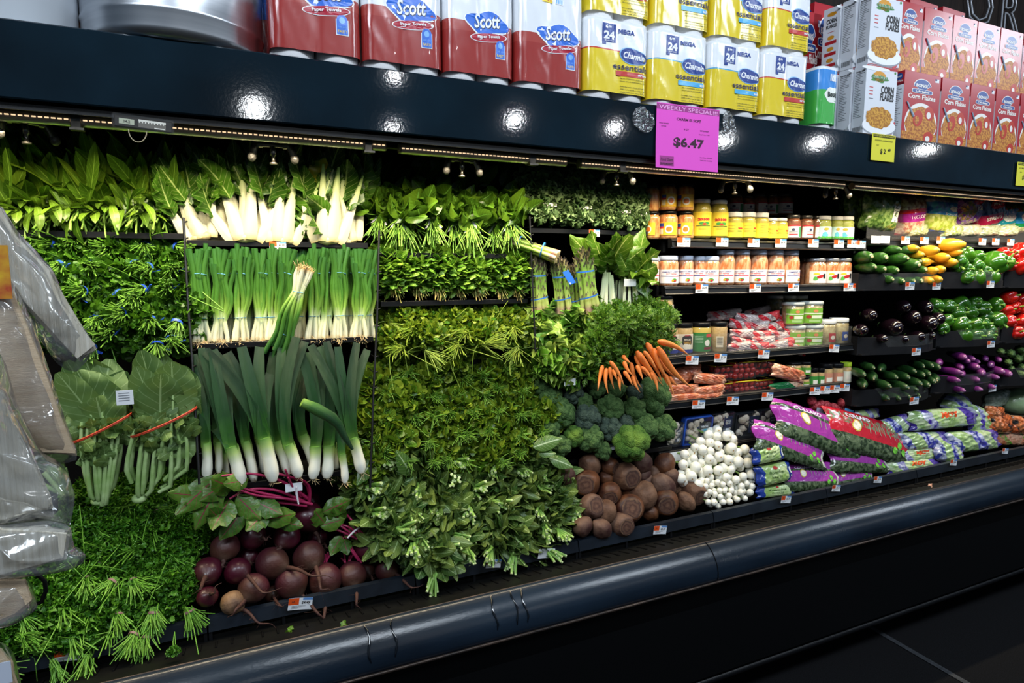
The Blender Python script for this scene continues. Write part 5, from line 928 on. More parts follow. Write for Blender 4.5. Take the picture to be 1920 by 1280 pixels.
bl = ['large dusky beetroot topping the heap with its long tail hanging', 'round beetroot below the top one, tail curling to the left', 'shiny dark red beetroot, tail pointing right', 'wide beetroot at upper left with a short curved tail', 'beetroot at the left edge touching the parsley', 'pinkish beetroot in the left middle with a tail running right', 'broad beetroot in the centre with a red leaf scrap on it', 'pitted beetroot right of the centre', 'bright wine-red beetroot at the right beside the leafy greens', 'earthy beetroot at lower left with a forked tail over the rail', 'front row beetroot with a long tail hanging over the price tag', 'beetroot in the front row with a straight tail hanging far below the rail', 'beetroot at the front right with a thin broken tail', 'small pink beetroot at the lower left corner', 'brown earthy beetroot low on the rail', 'small dark beetroot in the shadow right of the top one', 'small beetroot half hidden at the right front', 'beetroot at the far right of the rail with its tail to the right', 'dark beetroot hidden between the left ones', 'dark beetroot hidden between the front ones', 'beetroot peeking out behind the top one']
for i, (u, v, r, tl, mt) in enumerate(BT):
    y = 1.70+(1130-v)/190*.16+(.05 if r <= 18 and i not in (13,) else 0); O = at(u, v, y); R = r*mpp(u, v, y); t = thing('beetroot', bl[i], 'beetroot', O, (0, 0, 0), 'beetroots in the heap'); e = at(tl[0], tl[1], min(y-.045, 1.652 if tl[1] > 1085 else 9))-O
    d = (e+Vector((0, -.02, 0))).normalized(); q = (-d).to_track_quat('Z', 'Y').to_matrix().to_4x4(); b = MB(); L = lumps(i+5, 6, .05, 2.4)
    f = lambda TH, PH, n, L=L: L(TH, PH, n)*(1+.16*np.exp(-((PH+1.57)/.28)**2)+.05*np.exp(-((PH-1.57)/.3)**2))
    ball(b, (0, 0, 0), (R, R, R*.98), 30, 22, f, M=q); b.build('root', (MBt, MBt2, MBt3)[mt], t)
    s = d*R*1.08; rs = RS(i); k = 12; tt = np.linspace(0, 1, k); P = A(s)*(1-tt[:, None])+A(e)*tt[:, None]; g = Vector((0, -1, 0)).cross(Vector(e-s)).normalized(); P += A(g)*((e-s).length*rs.uniform(-.16, .16)*np.sin(tt*3.14)+.002*np.sin(tt*11))[:, None]; P[:, 1] = s.y+(e.y-s.y)*np.minimum(1, tt*2.4)-.004*np.sin(tt*3.14)
    b = MB(); r0 = min(.005, R*.12); P += A(g)*(.004*np.sin(tt*9+i))[:, None]*tt[:, None]; tubes(b, P, r0*(1-tt)**1.6+.0013*(1-tt)+.0005, 7)
    for j in range(16): p = P[rs.randint(0, 6)]; e2 = p+rs.randn(3)*A((.010, .004, .010)); tubes(b, [p, (p+e2)/2+rs.randn(3)*.001, e2], .00035, 3)
    b.build('tail', MBr, t)
    if i in (0, 8, 11, 12, 1, 20): b = MB(); fanstems(b, rs, 6, tuple(-d*R*.95), tuple(-d+Vector((0, -.3, .2))), .03, (.3, .2, .3), .0028, 0, sides=6); b.build('stem_stub', MBs, t)
# beet tops: long magenta stems and leaves of the bunches
ST = [[(578, 935), (530, 900), (470, 885), (408, 893)], [(570, 940), (520, 917), (465, 915), (430, 935)], [(575, 948), (500, 938), (455, 958), (428, 990)], [(585, 945), (545, 935), (480, 930), (440, 915)], [(560, 935), (545, 905), (535, 880)], [(580, 925), (575, 905), (540, 893), (500, 880)], [(560, 942), (520, 930), (470, 920), (415, 902)], [(565, 930), (550, 915), (540, 895)], [(580, 940), (582, 915), (572, 900), (520, 888)]]
t = thing('beet_top_bunch', 'beet tops with long magenta stems arching left over the parsley, tied with a pale twist', 'beet greens', at(575, 940, 1.79), (0, 0, 0), 'beet tops'); O = at(575, 940, 1.79); b = MB()
def curve3(px, y0, y1, O, n=14):
    P = A([tuple(at(u, v, y0+(y1-y0)*k/(len(px)-1))-O) for k, (u, v) in enumerate(px)]); tt = np.linspace(0, len(px)-1, n); idx = np.arange(len(px))
    out = np.stack([np.interp(tt, idx, P[:, c]) for c in range(3)], -1)
    for _ in range(3): out[1:-1] = (out[:-2]+2*out[1:-1]+out[2:])/4
    return out
for i, s in enumerate(ST): tubes(b, curve3(s, 1.79, 1.74+.01*(i % 3), O), np.linspace(.0048, .0028, 14), 7)
b.build('stems', MBs, t); b = MB(); rs = RS(77)
LV = [((408, 893), (345, 950), 15), ((430, 900), (385, 930), 14), ((430, 935), (405, 985), 16), ((445, 930), (480, 965), 14), ((428, 990), (400, 960), 14), ((440, 915), (400, 900), 14), ((480, 940), (520, 960), 13), ((415, 902), (372, 975), 15), ((465, 900), (430, 905), 11), ((495, 975), (545, 965), 13), ((455, 958), (420, 1000), 13), ((500, 960), (470, 985), 13), ((520, 975), (560, 985), 10), ((380, 930), (330, 925), 12)]
for i, (p, q, w) in enumerate(LV): a, c = at(*p, 1.76)-O, at(*q, 1.74-.01*(i % 3))-O; dd = c-a; leaves(b, [tuple(a)], [tuple(dd)], [(rs.uniform(-.4, .4), -1, .5)], dd.length*1.25, w*.0022, P_BIG, 11, rs.uniform(-.6, .6), -.2, .35, 17, seed=i)
b.build('leaves', ML_be, t); b = MB(); p = at(556, 925, 1.75)-O; q = at(560, 945, 1.745)-O; tubes(b, [tuple(p+Vector((0, -.004, .02))), tuple(p), tuple(q)], [.0025, .0035, .002], 6); b.build('twist_tie', m_band_w, t)
t = thing('beet_top_bunch', 'short magenta beet tops with a clear twist left of the bright right beetroot', 'beet greens', at(650, 985, 1.76), (0, 0, 0), 'beet tops'); O = at(650, 985, 1.76); b = MB()
for i, s in enumerate([[(672, 1005), (655, 985), (610, 982)], [(675, 1000), (660, 975), (650, 965)], [(670, 1010), (640, 995), (600, 985)], [(678, 1055), (660, 1030), (645, 1000)], [(672, 1050), (650, 1020), (640, 1005)], [(680, 1000), (665, 985), (655, 970)], [(660, 1000), (630, 980), (600, 975)]]): tubes(b, curve3(s, 1.75, 1.78, O, 10), .0036, 7)
b.build('stems', MBs, t); b = MB()
for i, (p, q, w) in enumerate([((610, 982), (590, 960), 12), ((625, 985), (640, 950), 12), ((640, 1005), (622, 1035), 9), ((600, 985), (640, 975), 11), ((645, 1010), (650, 1035), 9), ((605, 960), (650, 940), 12)]): a, c = at(*p, 1.76)-O, at(*q, 1.75)-O; dd = c-a; leaves(b, [tuple(a)], [tuple(dd)], [(.2, -1, .5)], dd.length*1.2, w*.0022, P_BIG, 11, .3, -.2, .35, 17, seed=i)
b.build('leaves', ML_be, t); b = MB(); p, q = at(652, 1008, 1.735)-O, at(674, 988, 1.735)-O; tubes(b, [tuple(p), tuple((p+q)/2+Vector((0, -.003, .004))), tuple(q)], .003, 6); b.build('twist_tie', m_band_w, t)
# --- brown cut root vegetables
MR1 = mat('root_skin_brown', '#3c231a', .6, .4, col2='#7d5c46', nscale=16, bump=.8, bscale=30, contrast=(.3, .7)); MR2 = mat('root_skin_pale', '#755a4a', .65, .4, col2='#3f2420', nscale=14, bump=.5, bscale=40); MR3 = mat('root_skin_dark', '#2c1310', .5, .45, col2='#6b4228', nscale=14, bump=.5, bscale=30)
MRc = rampmat('root_cut_face', [(0, '#6b4a38'), (.35, '#43261c'), (.6, '#5f4030'), (.85, '#38201a'), (1, '#6b4e38')], 1, .75, noise=.9, nscale=45, bump=.4, bscale=120)
RV = [(1105, 871, 20, 0, 0), (1143, 873, 17, 1, 2), (1098, 904, 25, 1, 2), (1172, 892, 26, 1, 0), (1062, 892, 17, 0, 1), (1136, 897, 15, 0, 2), (1142, 925, 21, 1, 2), (1108, 950, 24, 1, 1), (1134, 959, 21, 0, 0), (1178, 953, 28, 1, 2), (1205, 929, 24, 0, 0), (1246, 941, 24, 1, 2), (1243, 911, 22, 0, 1), (1246, 871, 19, 0, 2), (1257, 894, 18, 0, 1), (1300, 923, 23, 1, 0), (1285, 940, 17, 0, 0), (1092, 988, 17, 0, 1), (1127, 990, 18, 0, 1), (1165, 984, 22, 1, 1), (1204, 867, 18, 0, 1), (1204, 890, 16, 0, 1), (1227, 888, 14, 0, 0), (1267, 916, 13, 0, 0), (1218, 960, 16, 0, 2), (1122, 860, 14, 0, 2), (1084, 962, 14, 0, 2), (1178, 915, 16, 0, 2), (1212, 905, 14, 0, 1)]
rw = ['rear left, standing on end', 'rear left with a round end', 'left with a big round cut face', 'the largest, centre rear with a cut face', 'leftmost beside the leafy greens', 'small glossy one in the left middle', 'dark one with a cut top left of the centre', 'front left with a cut side', 'orange-brown one in the left front', 'front centre with a broad cut face', 'centre one with a stem nub', 'front right with a golden cut face', 'right of the centre, pale skin', 'rear right, dark and round under the onions', 'rear right, long and flat', 'far right, beside the onions, with an oval cut face', 'small one at the front right', 'lowest left on the rail', 'second on the rail', 'third on the rail with a cut side', 'rear under the overhanging broccoli', 'slim one behind the largest', 'small one at the rear right', 'small one between the right ones', 'dark one at the front between two cut ones', 'dark one in the rear shadow at left', 'dark one at the left edge', 'hidden one beneath the largest', 'small one right of the largest']
for i, (u, v, r, cut, mt) in enumerate(RV):
    y = 1.70+(985-v)/125*.14+(.03 if r < 17 else 0); O = at(u, v, y); R = r*1.07*mpp(u, v, y); t = thing('root_vegetable', 'brown root vegetable, ' + rw[i], 'root vegetable', O, (0, 0, 0), 'brown root vegetables beside the onions'); rs = RS(i+60)
    d = Vector((rs.uniform(-.7, .7), -1, rs.uniform(-.3, .6))).normalized() if cut else Vector((rs.uniform(-1, 1), rs.uniform(-.5, .2), rs.uniform(.2, 1))).normalized(); q = d.to_track_quat('Z', 'Y').to_matrix().to_4x4(); L = lumps(i+15, 6, .09, 2.2); b = MB(); lim = .72
    def f(TH, PH, n, L=L, cut=cut):
        s = L(TH, PH, n)
        return np.minimum(s, lim/np.maximum(n[..., 2], 1e-3)) if cut else s*(1+.10*np.exp(-((PH-1.57)/.3)**2))
    ball(b, (0, 0, 0), (R, R*.95, R*1.08), 30, 26, f, M=q); b.build('root', (MR1, MR2, MR3)[mt], t)
    if cut: b = MB(); rc = R*.66; n = 24; th = np.linspace(0, 2*math.pi, n, endpoint=False); V = [(0, 0, R*1.08*lim+.0012)]+[(rc*k*math.cos(a), rc*k*.95*math.sin(a), R*1.08*lim+.0012-.0012*(k > .9)) for k in (.33, .66, .97) for a in th]; UV = [(0, 0)]+[(a/6.28, k) for k in (.33, .66, 1) for a in th]; Fc = [(0, 1+j, 1+(j+1) % n) for j in range(n)]+[(1+m*n+j, 1+(m+1)*n+j, 1+(m+1)*n+(j+1) % n, 1+m*n+(j+1) % n) for m in (0, 1) for j in range(n)]; b.add(V, Fc, 0, UV, q); b.build('cut_face', MRc, t)
# --- white onions
MO = rampmat('onion_skin', [(0, '#b98a52'), (.035, '#c9a870'), (.06, '#f2efe0'), (.5, '#f6f5ea'), (.9, '#eef1dc'), (1, '#cfe0a8')], 1, .25, noise=.015, coat=.2, bump=.12, stretch=(40, 1, 1), bscale=4)
def onion(seed, tall=1.0):
    b = MB(); L = lumps(seed, 5, .025, 2); f = lambda TH, PH, n: L(TH, PH, n)*(1+.03*np.exp(-((PH+1.57)/.12)**2)+(.22*tall)*np.exp(-((PH-1.57)/.35)**2)); ball(b, (0, 0, 0), (1, 1, .93*tall), 22, 20, f); t = thing('white_onion', '', 'onion'); b.build('bulb', MO, t)
    b = MB(); tubes(b, [(0, 0, .9), (.1, 0, 1.8), (.3, 0, 3.2)], [.28, .2, .22], 8); b.build('green_stalk', mat('onion_stalk', '#7d9c50', .4), t); return t
K = Kind(onion(1), onion(2), onion(3, 1.25)); G = 'white onions heaped beside the brown roots'
poly = [(1335, 806), (1352, 804), (1372, 815), (1378, 838), (1404, 848), (1408, 880), (1410, 912), (1408, 932), (1372, 940), (1335, 952), (1322, 938), (1316, 918), (1275, 905), (1276, 880), (1288, 862), (1295, 852), (1306, 838), (1322, 822)]
def inside(x, y):
    c = False; n = len(poly)
    for i in range(n):
        (x1, y1), (x2, y2) = poly[i], poly[i-1]
        if (y1 > y) != (y2 > y) and x < (x2-x1)*(y-y1)/(y2-y1)+x1: c = not c
    return c
rs = RS(4); acc = []
fixed = [(1344, 806, 9.5), (1328, 815, 9.5), (1344, 818, 9), (1362, 817, 10.5), (1331, 830, 9.5), (1313, 828, 9.5), (1303, 839, 8.5), (1317, 843, 10.5), (1346, 835, 9), (1374, 823, 9), (1371, 840, 11), (1284, 852, 9.5), (1281, 871, 10), (1396, 842, 9.5), (1383, 848, 9), (1384, 866, 11.5), (1348, 856, 10), (1304, 876, 11.5), (1296, 893, 11), (1277, 897, 10.5)]
for (u, v, r) in fixed: acc.append((u, v, r, 0))
for layer in (0, 1):
    for _ in range(2600):
        u, v = rs.uniform(1266, 1414), rs.uniform(800, 956)
        if not inside(u, v): continue
        small = v > 900 and u > 1318; r = rs.uniform(5.2, 7.2) if small else rs.uniform(8.2, 10.8)
        if all((u-a)**2+(v-c)**2 > ((r+q)*(.80 if l == layer else .30))**2 for a, c, q, l in acc if l == layer or l == layer-1): acc.append((u, v, r, layer))
for i, (u, v, r, l) in enumerate(acc[:260]):
    y = 1.71+(950-v)/150*.16+.022*l; d = Vector((rs.uniform(-.6, .6), -1, rs.uniform(-.5, .5))).normalized(); q = (-d).to_track_quat('Z', 'Y').to_euler()
    K.put(at(u, v, y), q, 'small shiny white onion heaped between brown roots and wrapped lettuce', G, r*mpp(u, v, y)*.97, 2 if (v > 905 and u > 1320 and i % 2) else i % 2)
# --- fruit vegetables in the bins
def gourd(name, cat, m, L, R, prof, n=20, tipm=None, stemm=None, bumpf=None, tiprad=.25, stemlen=.012):
    """lathe lying along -y (blossom end towards -y), origin at the centre"""
    t = bunch(name, '', cat); b = MB(); P = A(prof); k = len(P); zz = np.linspace(-L/2, L/2, k); th = np.linspace(0, 2*math.pi, n, endpoint=False)
    TH, ZZ = np.meshgrid(th, zz); RR = np.repeat((P*R)[:, None], n, 1); RR = RR*(bumpf(TH, ZZ) if bumpf else 1); V = np.stack([RR*np.cos(TH), ZZ, RR*np.sin(TH)], -1); UV = np.stack([TH/6.283, (ZZ+L/2)/L], -1); f = [tuple(q) for q in grid_faces(k, n, True)]+[tuple(range(n))[::-1], tuple(range((k-1)*n, k*n))]
    b.add(V.reshape(-1, 3), f, 0, UV.reshape(-1, 2)); b.build('body', m, t)
    if tipm: b = MB(); ball(b, (0, -L/2+.0005, 0), (R*tiprad, .0022, R*tiprad), 10, 8); b.build('blossom_end', tipm, t)
    if stemm: b = MB(); tubes(b, [(0, L/2-.002, 0), (.002, L/2+stemlen, .003)], [R*.35, R*.25], 8); b.build('stem', stemm, t)
    return t
m_tan = pm('#cbb98a', .6)
PZU = [.30, .62, .82, .94, 1, 1, .98, .94, .88, .78, .62, .4]; PCU = [.25, .6, .82, .95, 1, 1, 1, .96, .88, .7, .4, .2]; PEG = [.25, .66, .88, .98, 1, .98, .9, .8, .68, .55, .42, .3]
zu = gourd('zucchini', 'zucchini', mat('zucchini_skin', '#1e4417', .3, .5, col2='#3a6a24', nscale=45, contrast=(.4, .75), coat=.2), .17, .030, PZU, tipm=m_tan, stemm=pm('#5d7a3c', .5))
ysq = gourd('yellow_squash', 'yellow squash', mat('squash_skin', '#c98f18', .32, .5, col2='#d8a52c', nscale=8, coat=.2), .18, .031, [.3, .66, .86, .98, 1, .95, .85, .72, .6, .5, .42, .36], tipm=pm('#8a7a3c', .6), stemm=pm('#8a8a3c', .5))
cu = gourd('cucumber', 'cucumber', mat('cucumber_skin', '#1a3a1a', .32, .5, col2='#37602a', nscale=30, contrast=(.45, .8), bump=.15, bscale=120, coat=.15), .20, .025, PCU, tipm=m_tan, tiprad=.16)
eg = gourd('dark_eggplant', 'eggplant', mat('eggplant_skin', '#0d070d', .12, .6, col2='#160a12', nscale=6, coat=.6), .17, .042, PEG, tipm=m_tan, stemm=pm('#3f5a2c', .5), tiprad=.10)
pu = gourd('long_eggplant', 'eggplant', rampmat('long_eggplant_skin', [(0, '#8a4a86'), (.2, '#5f1f63'), (1, '#481650')], 1, .2, noise=.1, coat=.4), .19, .0215, [.3, .7, .92, 1, 1, .96, .92, .86, .8, .74, .66, .5], tipm=pm('#a07a9a', .5), stemm=pm('#6a5a34', .5), tiprad=.2)
bm = gourd('bitter_melon', 'bitter melon', mat('bitter_melon_skin', '#5d7a44', .35, .5, col2='#33502c', nscale=40, bump=.6, bscale=80), .18, .026, [.08, .35, .6, .8, .95, 1, 1, .95, .8, .6, .35, .1], 28, bumpf=lambda TH, ZZ: 1+.10*np.sin(TH*8)+.07*np.sin(ZZ*260+3*np.sin(TH*5)), tipm=None)
def put_list(kind, lst, what, grp, y0, dyv, vref):
    """lst of (u,v,half width px,half height px,roll deg): the body points at the viewer and turns until its outline fits"""
    for i, (u, v, rx, rz, roll, lab) in enumerate(lst):
        y = y0+(vref-v)*dyv; root = kind[0].r[0]; L, R = kind[1], kind[2]; s = rz*mpp(u, v, y)/R*.92
        half = rx*mpp(u, v, y)/s; view = math.atan2(at(u, v, y).x, y); k = max(0, min(1, (half-R)/(L/2-R*.3))); yaw = math.asin(k)
        kind[0].put(at(u, v, y), (0, -math.radians(roll), -view*0 + (yaw if roll >= 0 else -yaw)-view*.6), '%s, %s' % (what, lab), grp, s)
zk = (Kind(zu), .17, .030); sk = (Kind(ysq), .18, .031); ck = (Kind(cu), .20, .025); ek = (Kind(eg), .17, .042); pk = (Kind(pu), .19, .0215); bk = (Kind(bm), .18, .026)
put_list(zk, [(1617, 482, 15, 12.5, 0, 'leftmost of the upper row'), (1645, 484, 14, 12.5, 0, 'second of the upper row'), (1676, 485, 22, 12, 8, 'third of the upper row, seen from the side'), (1694, 469, 26, 9, 6, 'topmost, lying across the others'), (1666, 468, 20, 9, 4, 'behind the topmost at left'), (1623, 501, 16, 10.5, 6, 'leftmost of the lower row'), (1646, 505, 11.5, 9.5, 0, 'second of the lower row'), (1668, 507, 13, 9.5, 0, 'third of the lower row'), (1698, 497, 20, 14, 10, 'thickest one in the lower row'), (1722, 506, 11.5, 9, 0, 'rightmost, touching the yellow squash'), (1714, 490, 10, 9, 0, 'half hidden under the squash')], 'dark green zucchini', 'zucchini in the bin', 1.87, .0009, 505)
put_list(zk, [(1660, 524, 12, 9, 0, 'left'), (1680, 527, 12, 9, 0, 'second'), (1700, 527, 12, 9, 0, 'third'), (1716, 527, 10, 9, 0, 'right')], 'zucchini behind the clear bin window', 'zucchini in the bin', 1.86, 0, 505)
put_list(sk, [(1704, 466, 15, 8, 0, 'leftmost at the top'), (1733, 470, 22, 11, 2, 'in the upper middle'), (1768, 459, 40, 13, 14, 'the longest, on top of the heap'), (1781, 473, 18, 9, 20, 'under the long one'), (1758, 483, 17, 10, 4, 'in the middle'), (1738, 491, 23, 9, -8, 'wide one in the lower middle'), (1771, 492, 18, 10, 35, 'rightmost, dull yellow and steep'), (1715, 478, 14, 8, 4, 'at the left under the top ones'), (1742, 507, 13, 8, 6, 'low at the bin edge'), (1757, 505, 11, 8, 20, 'low at the right of the bin edge')], 'yellow squash', 'yellow squash in the bin', 1.85, .0009, 505)
put_list(sk, [(1732, 526, 13, 9, 0, 'left'), (1750, 524, 11, 9, 10, 'right')], 'yellow squash behind the clear bin window', 'yellow squash in the bin', 1.86, 0, 505)
put_list(ek, [(1627, 590, 13, 13, 0, 'upper left in the shadow'), (1689, 574, 13.5, 13.5, 0, 'topmost in the middle'), (1730, 575, 14, 14, 20, 'topmost at the right'), (1706, 594, 15, 15, 0, 'in the middle of the heap'), (1668, 612, 19, 17, 0, 'big round one at the left front'), (1734, 605, 18, 16, 0, 'big one at the right front'), (1756, 597, 18, 14, -15, 'rightmost touching the peppers'), (1611, 618, 13, 12, 0, 'lowest left'), (1650, 634, 13, 9, 0, 'low behind the rim, left'), (1688, 635, 15, 9, 0, 'low behind the rim, middle'), (1716, 630, 17, 11, 0, 'low behind the rim, right'), (1742, 628, 9, 9, 0, 'low behind the rim, far right')], 'glossy near-black eggplant', 'round eggplants in the bin', 1.84, .0009, 620)
put_list(ck, [(1607, 698, 9, 9, 0, 'leftmost'), (1625, 686, 9, 8, 0, 'upper left'), (1653, 689, 20, 8.5, -3, 'long one in the upper row'), (1635, 705, 19, 10, -6, 'large one at left'), (1616, 718, 17, 9.5, -5, 'lowest left'), (1648, 719, 15, 9.5, 3, 'in the lower row with a brown tip'), (1664, 703, 12, 8.5, 0, 'in the middle left'), (1685, 703, 13, 9, 0, 'in the centre'), (1678, 721, 18, 9.5, 0, 'wide one in the lower row'), (1706, 714, 14, 9.5, 0, 'lower right of the centre'), (1697, 692, 13, 8.5, 0, 'upper right of the centre'), (1717, 699, 9.5, 8.5, 0, 'right of the centre'), (1717, 683, 9, 8, 0, 'top row, first'), (1732, 682, 10, 8.5, 0, 'top row, second'), (1745, 685, 10, 8.5, 0, 'top row, last'), (1729, 697, 8, 8.5, 0, 'below the top row'), (1725, 717, 10.5, 9, 0, 'lower right, small end'), (1737, 711, 9.5, 8.5, 0, 'lower right, second'), (1750, 708, 16, 9.5, -5, 'rightmost sticking out over the rim'), (1703, 726, 12, 7, 0, 'low at the rim')], 'dark green cucumber', 'cucumbers in the bin', 1.83, .0009, 720)
put_list(ck, [(1648, 742, 13, 8, 0, 'first'), (1670, 742, 12, 8, 0, 'second'), (1690, 740, 11, 8, 0, 'third'), (1708, 738, 11, 8, 0, 'fourth')], 'cucumber behind the clear bin window', 'cucumbers in the bin', 1.83, 0, 720)
put_list(pk, [(1761, 678, 17, 7, -28, 'upper left, slanting'), (1794, 666, 8, 8, 0, 'topmost'), (1804, 674, 6.5, 6.5, 0, 'small one at the top'), (1813, 670, 6.5, 6.5, 0, 'beside the small one at the top'), (1777, 694, 18, 7, 3, 'left, in the middle layer'), (1801, 698, 16, 7.5, -25, 'centre, slanting down'), (1776, 709, 16, 6.5, 4, 'lowest left'), (1797, 686, 11, 6.5, -10, 'upper centre'), (1815, 684, 11, 8, 0, 'centre, blunt end'), (1833, 695, 15, 9, -50, 'right of the centre, steep'), (1824, 676, 6, 5.5, 0, 'tiny end at the top right'), (1858, 682, 18, 7, -5, 'upper right, long'), (1860, 692, 12, 8, 0, 'right, blunt'), (1879, 697, 8, 8, -40, 'rightmost over the rim'), (1852, 704, 13, 6, 5, 'lower right'), (1819, 708, 9, 6.5, 0, 'low in the centre'), (1871, 673, 11, 5.5, -30, 'far upper right'), (1847, 671, 14, 6, -12, 'upper right with a brown cap'), (1790, 728, 12, 6, 0, 'behind the clear window, left'), (1820, 726, 14, 6, 0, 'behind the clear window, middle'), (1846, 722, 12, 6, 0, 'behind the clear window, right')], 'long purple eggplant', 'long purple eggplants in the bin', 1.83, .0009, 700)
put_list(bk, [(1876, 659, 12, 7, -20, 'top left'), (1890, 679, 13, 7, -20, 'left'), (1894, 662, 14, 8, -20, 'top middle'), (1912, 655, 12, 8, -15, 'top right'), (1908, 672, 14, 8, -15, 'middle'), (1896, 691, 12, 6, -5, 'lower left'), (1916, 688, 12, 7, -10, 'lower right'), (1920, 670, 12, 8, 0, 'right edge'), (1910, 700, 12, 7, 0, 'low behind the window')], 'ridged green bitter melon', 'bitter melons in the bin', 1.83, .0009, 700)
# bell peppers
def pepper(seed, m):
    rs = RS(seed); t = bunch('bell_pepper', '', 'bell pepper'); b = MB(); ph = rs.rand()*6
    def f(TH, PH, n): return (1+.13*np.abs(np.cos(TH*2+ph))-.10)*(1-.32*np.exp(-((PH-1.57)/.33)**2))*(1-.18*np.exp(-((PH+1.57)/.3)**2))*(1+.05*np.sin(TH+ph))
    ball(b, (0, 0, 0), (.041, .041, .046), 36, 22, f); b.build('body', m, t); b = MB(); tubes(b, [(0, 0, .027), (.002, 0, .04), (.006, 0, .054)], [.006, .0045, .006], 8); ball(b, (0, 0, .029), (.015, .015, .004), 12, 6, lambda TH, PH, n: 1+.25*np.cos(TH*5)); b.build('stem', pm('#6f9a3a', .5), t); return t
mgp = mat('green_pepper_skin', '#1f4f12', .15, .6, col2='#447a1a', nscale=7, coat=.5); mrp = mat('red_pepper_skin', '#a81410', .14, .6, col2='#c02014', nscale=7, coat=.5)
KG = Kind(pepper(1, mgp), pepper(2, mgp)); KR = Kind(pepper(3, mrp), pepper(4, mrp))
def peps(Kd, lst, what, grp, y0, vref):
    for i, (u, v, r, lab) in enumerate(lst):
        y = y0+(vref-v)*.0009; Kd.put(at(u, v, y), (rnd.choice((1.3, 1.5, .6, 2.2)) if 'green' in what else 1.25, rnd.uniform(-.6, .6), rnd.uniform(-.5, .5)), '%s, %s' % (what, lab), grp, r*mpp(u, v, y)/.042)
peps(KG, [(1863, 492, 23, 'the biggest on top of the bin'), (1794, 491, 19, 'at the left beside the squash'), (1812, 478, 15, 'upper left'), (1829, 498, 15, 'in the middle front'), (1833, 480, 12, 'upper middle, shadowed'), (1812, 505, 13, 'low left'), (1845, 508, 12, 'low middle'), (1884, 492, 15, 'at the right end')], 'green bell pepper of the upper bin', 'green bell peppers in the upper bin', 1.86, 500)
peps(KG, [(1810, 520, 13, 'left'), (1832, 521, 14, 'middle'), (1858, 520, 14, 'right')], 'green bell pepper of the upper bin behind the clear window', 'green bell peppers in the upper bin', 1.86, 500)
peps(KG, [(1753, 573, 15, 'top left'), (1776, 573, 14, 'top row, second'), (1802, 568, 15, 'top row, third'), (1825, 566, 14, 'top row, fourth'), (1793, 586, 15, 'upper middle'), (1817, 584, 14, 'bright one in the middle'), (1838, 577, 16, 'dark one right of the middle'), (1866, 571, 15, 'top right'), (1869, 600, 17, 'rightmost'), (1848, 592, 13, 'right of the middle'), (1775, 600, 13, 'left front'), (1799, 608, 18, 'large light one at the front'), (1827, 608, 15, 'front middle'), (1843, 606, 12, 'front right'), (1855, 619, 13, 'low right, yellowish'), (1835, 621, 12, 'low middle'), (1768, 615, 12, 'low left'), (1806, 629, 15, 'behind the window, left'), (1828, 630, 14, 'behind the window, middle'), (1852, 630, 13, 'behind the window, right')], 'green bell pepper of the lower bin', 'green bell peppers in the lower bin', 1.85, 615)
peps(KR, [(1910, 473, 19, 'large one at the top'), (1880, 476, 12, 'upper left'), (1912, 498, 17, 'orange-red one in front'), (1893, 498, 12, 'small one at the left front'), (1930, 485, 16, 'cut by the picture edge'), (1898, 478, 13, 'behind the large one')], 'red bell pepper of the upper bin', 'red bell peppers in the upper bin', 1.86, 500)
peps(KR, [(1892, 556, 14, 'top left'), (1915, 560, 14, 'top right'), (1887, 582, 12, 'middle left'), (1901, 577, 12, 'middle'), (1919, 580, 14, 'middle right'), (1892, 603, 13, 'lower left'), (1916, 602, 14, 'lower right'), (1905, 624, 14, 'behind the window')], 'red bell pepper of the lower bin', 'red bell peppers in the lower bin', 1.85, 615)
# =============================================================== PACKAGED GOODS
ZT = 2.02; YT = 1.686
W_ = pm('#e9ecf0', .35); 
# --- top of the case: pot, bucket, cardboard, metal plate
m_steel = mat('brushed_steel', '#d8dbe0', .33, .5, metal=1, col2='#c4c8ce', nscale=2, stretch=(1, 1, 30))
pc = at(335, 70, 1.93); t = thing('steel_stock_pot', 'big brushed steel pot standing on the header, its rim out of the picture', 'pot', (pc.x, 1.865, ZT+.001)); b = MB(); R = .205
lathe(b, [(0, 0), (R*.90, 0), (R*.97, .006), (R, .022), (R, .055), (R*1.012, .060), (R*1.012, .066), (R, .071), (R, .28), (R*1.03, .285), (R*1.03, .295), (R*.99, .295), (R*.98, .07), (0, .02)], 72, 0, cap=(False, False)); b.build('pot_body', m_steel, t)
b = MB()
for s in (-1, 1): P = [(s*R, -.05, .22), (s*(R+.04), -.04, .225), (s*(R+.04), .04, .225), (s*R, .05, .22)]; tubes(b, P, .006, 8)
b.build('handle', m_steel, t)
pc = at(30, 20, 1.84); t = thing('white_bucket', 'white plastic bucket at the top left corner on the header', 'bucket', (pc.x, 1.835, ZT+.001)); b = MB(); lathe(b, [(0, 0), (.117, 0), (.120, .004), (.13, .25), (.136, .252), (.136, .27), (.128, .27), (.116, .01), (0, .006)], 48, cap=(False, False)); b.build('bucket_body', mat('bucket_white', '#cfd6de', .35), t); b = MB(); tubes(b, [(.128, -.01, .26), (.150, -.02, .2), (.152, -.03, .10), (.146, -.035, .03)], .004, 8); b.build('handle', pm('#b9bfc6', .35), t)
p0, p1 = at(120, 20, 1.80), at(184, 20, 1.80); b = MB(); box(b, 0, p1.x-p0.x+.06, 0, .16, 0, .075, r=.002); o = b.build('cardboard_box', mat('cardboard', '#6b4228', .8, col2='#7d5234', nscale=20), None, (p0.x-.02, 1.83, ZT+.001)); tag(o, 'brown cardboard box between the white bucket and the steel pot', 'box')
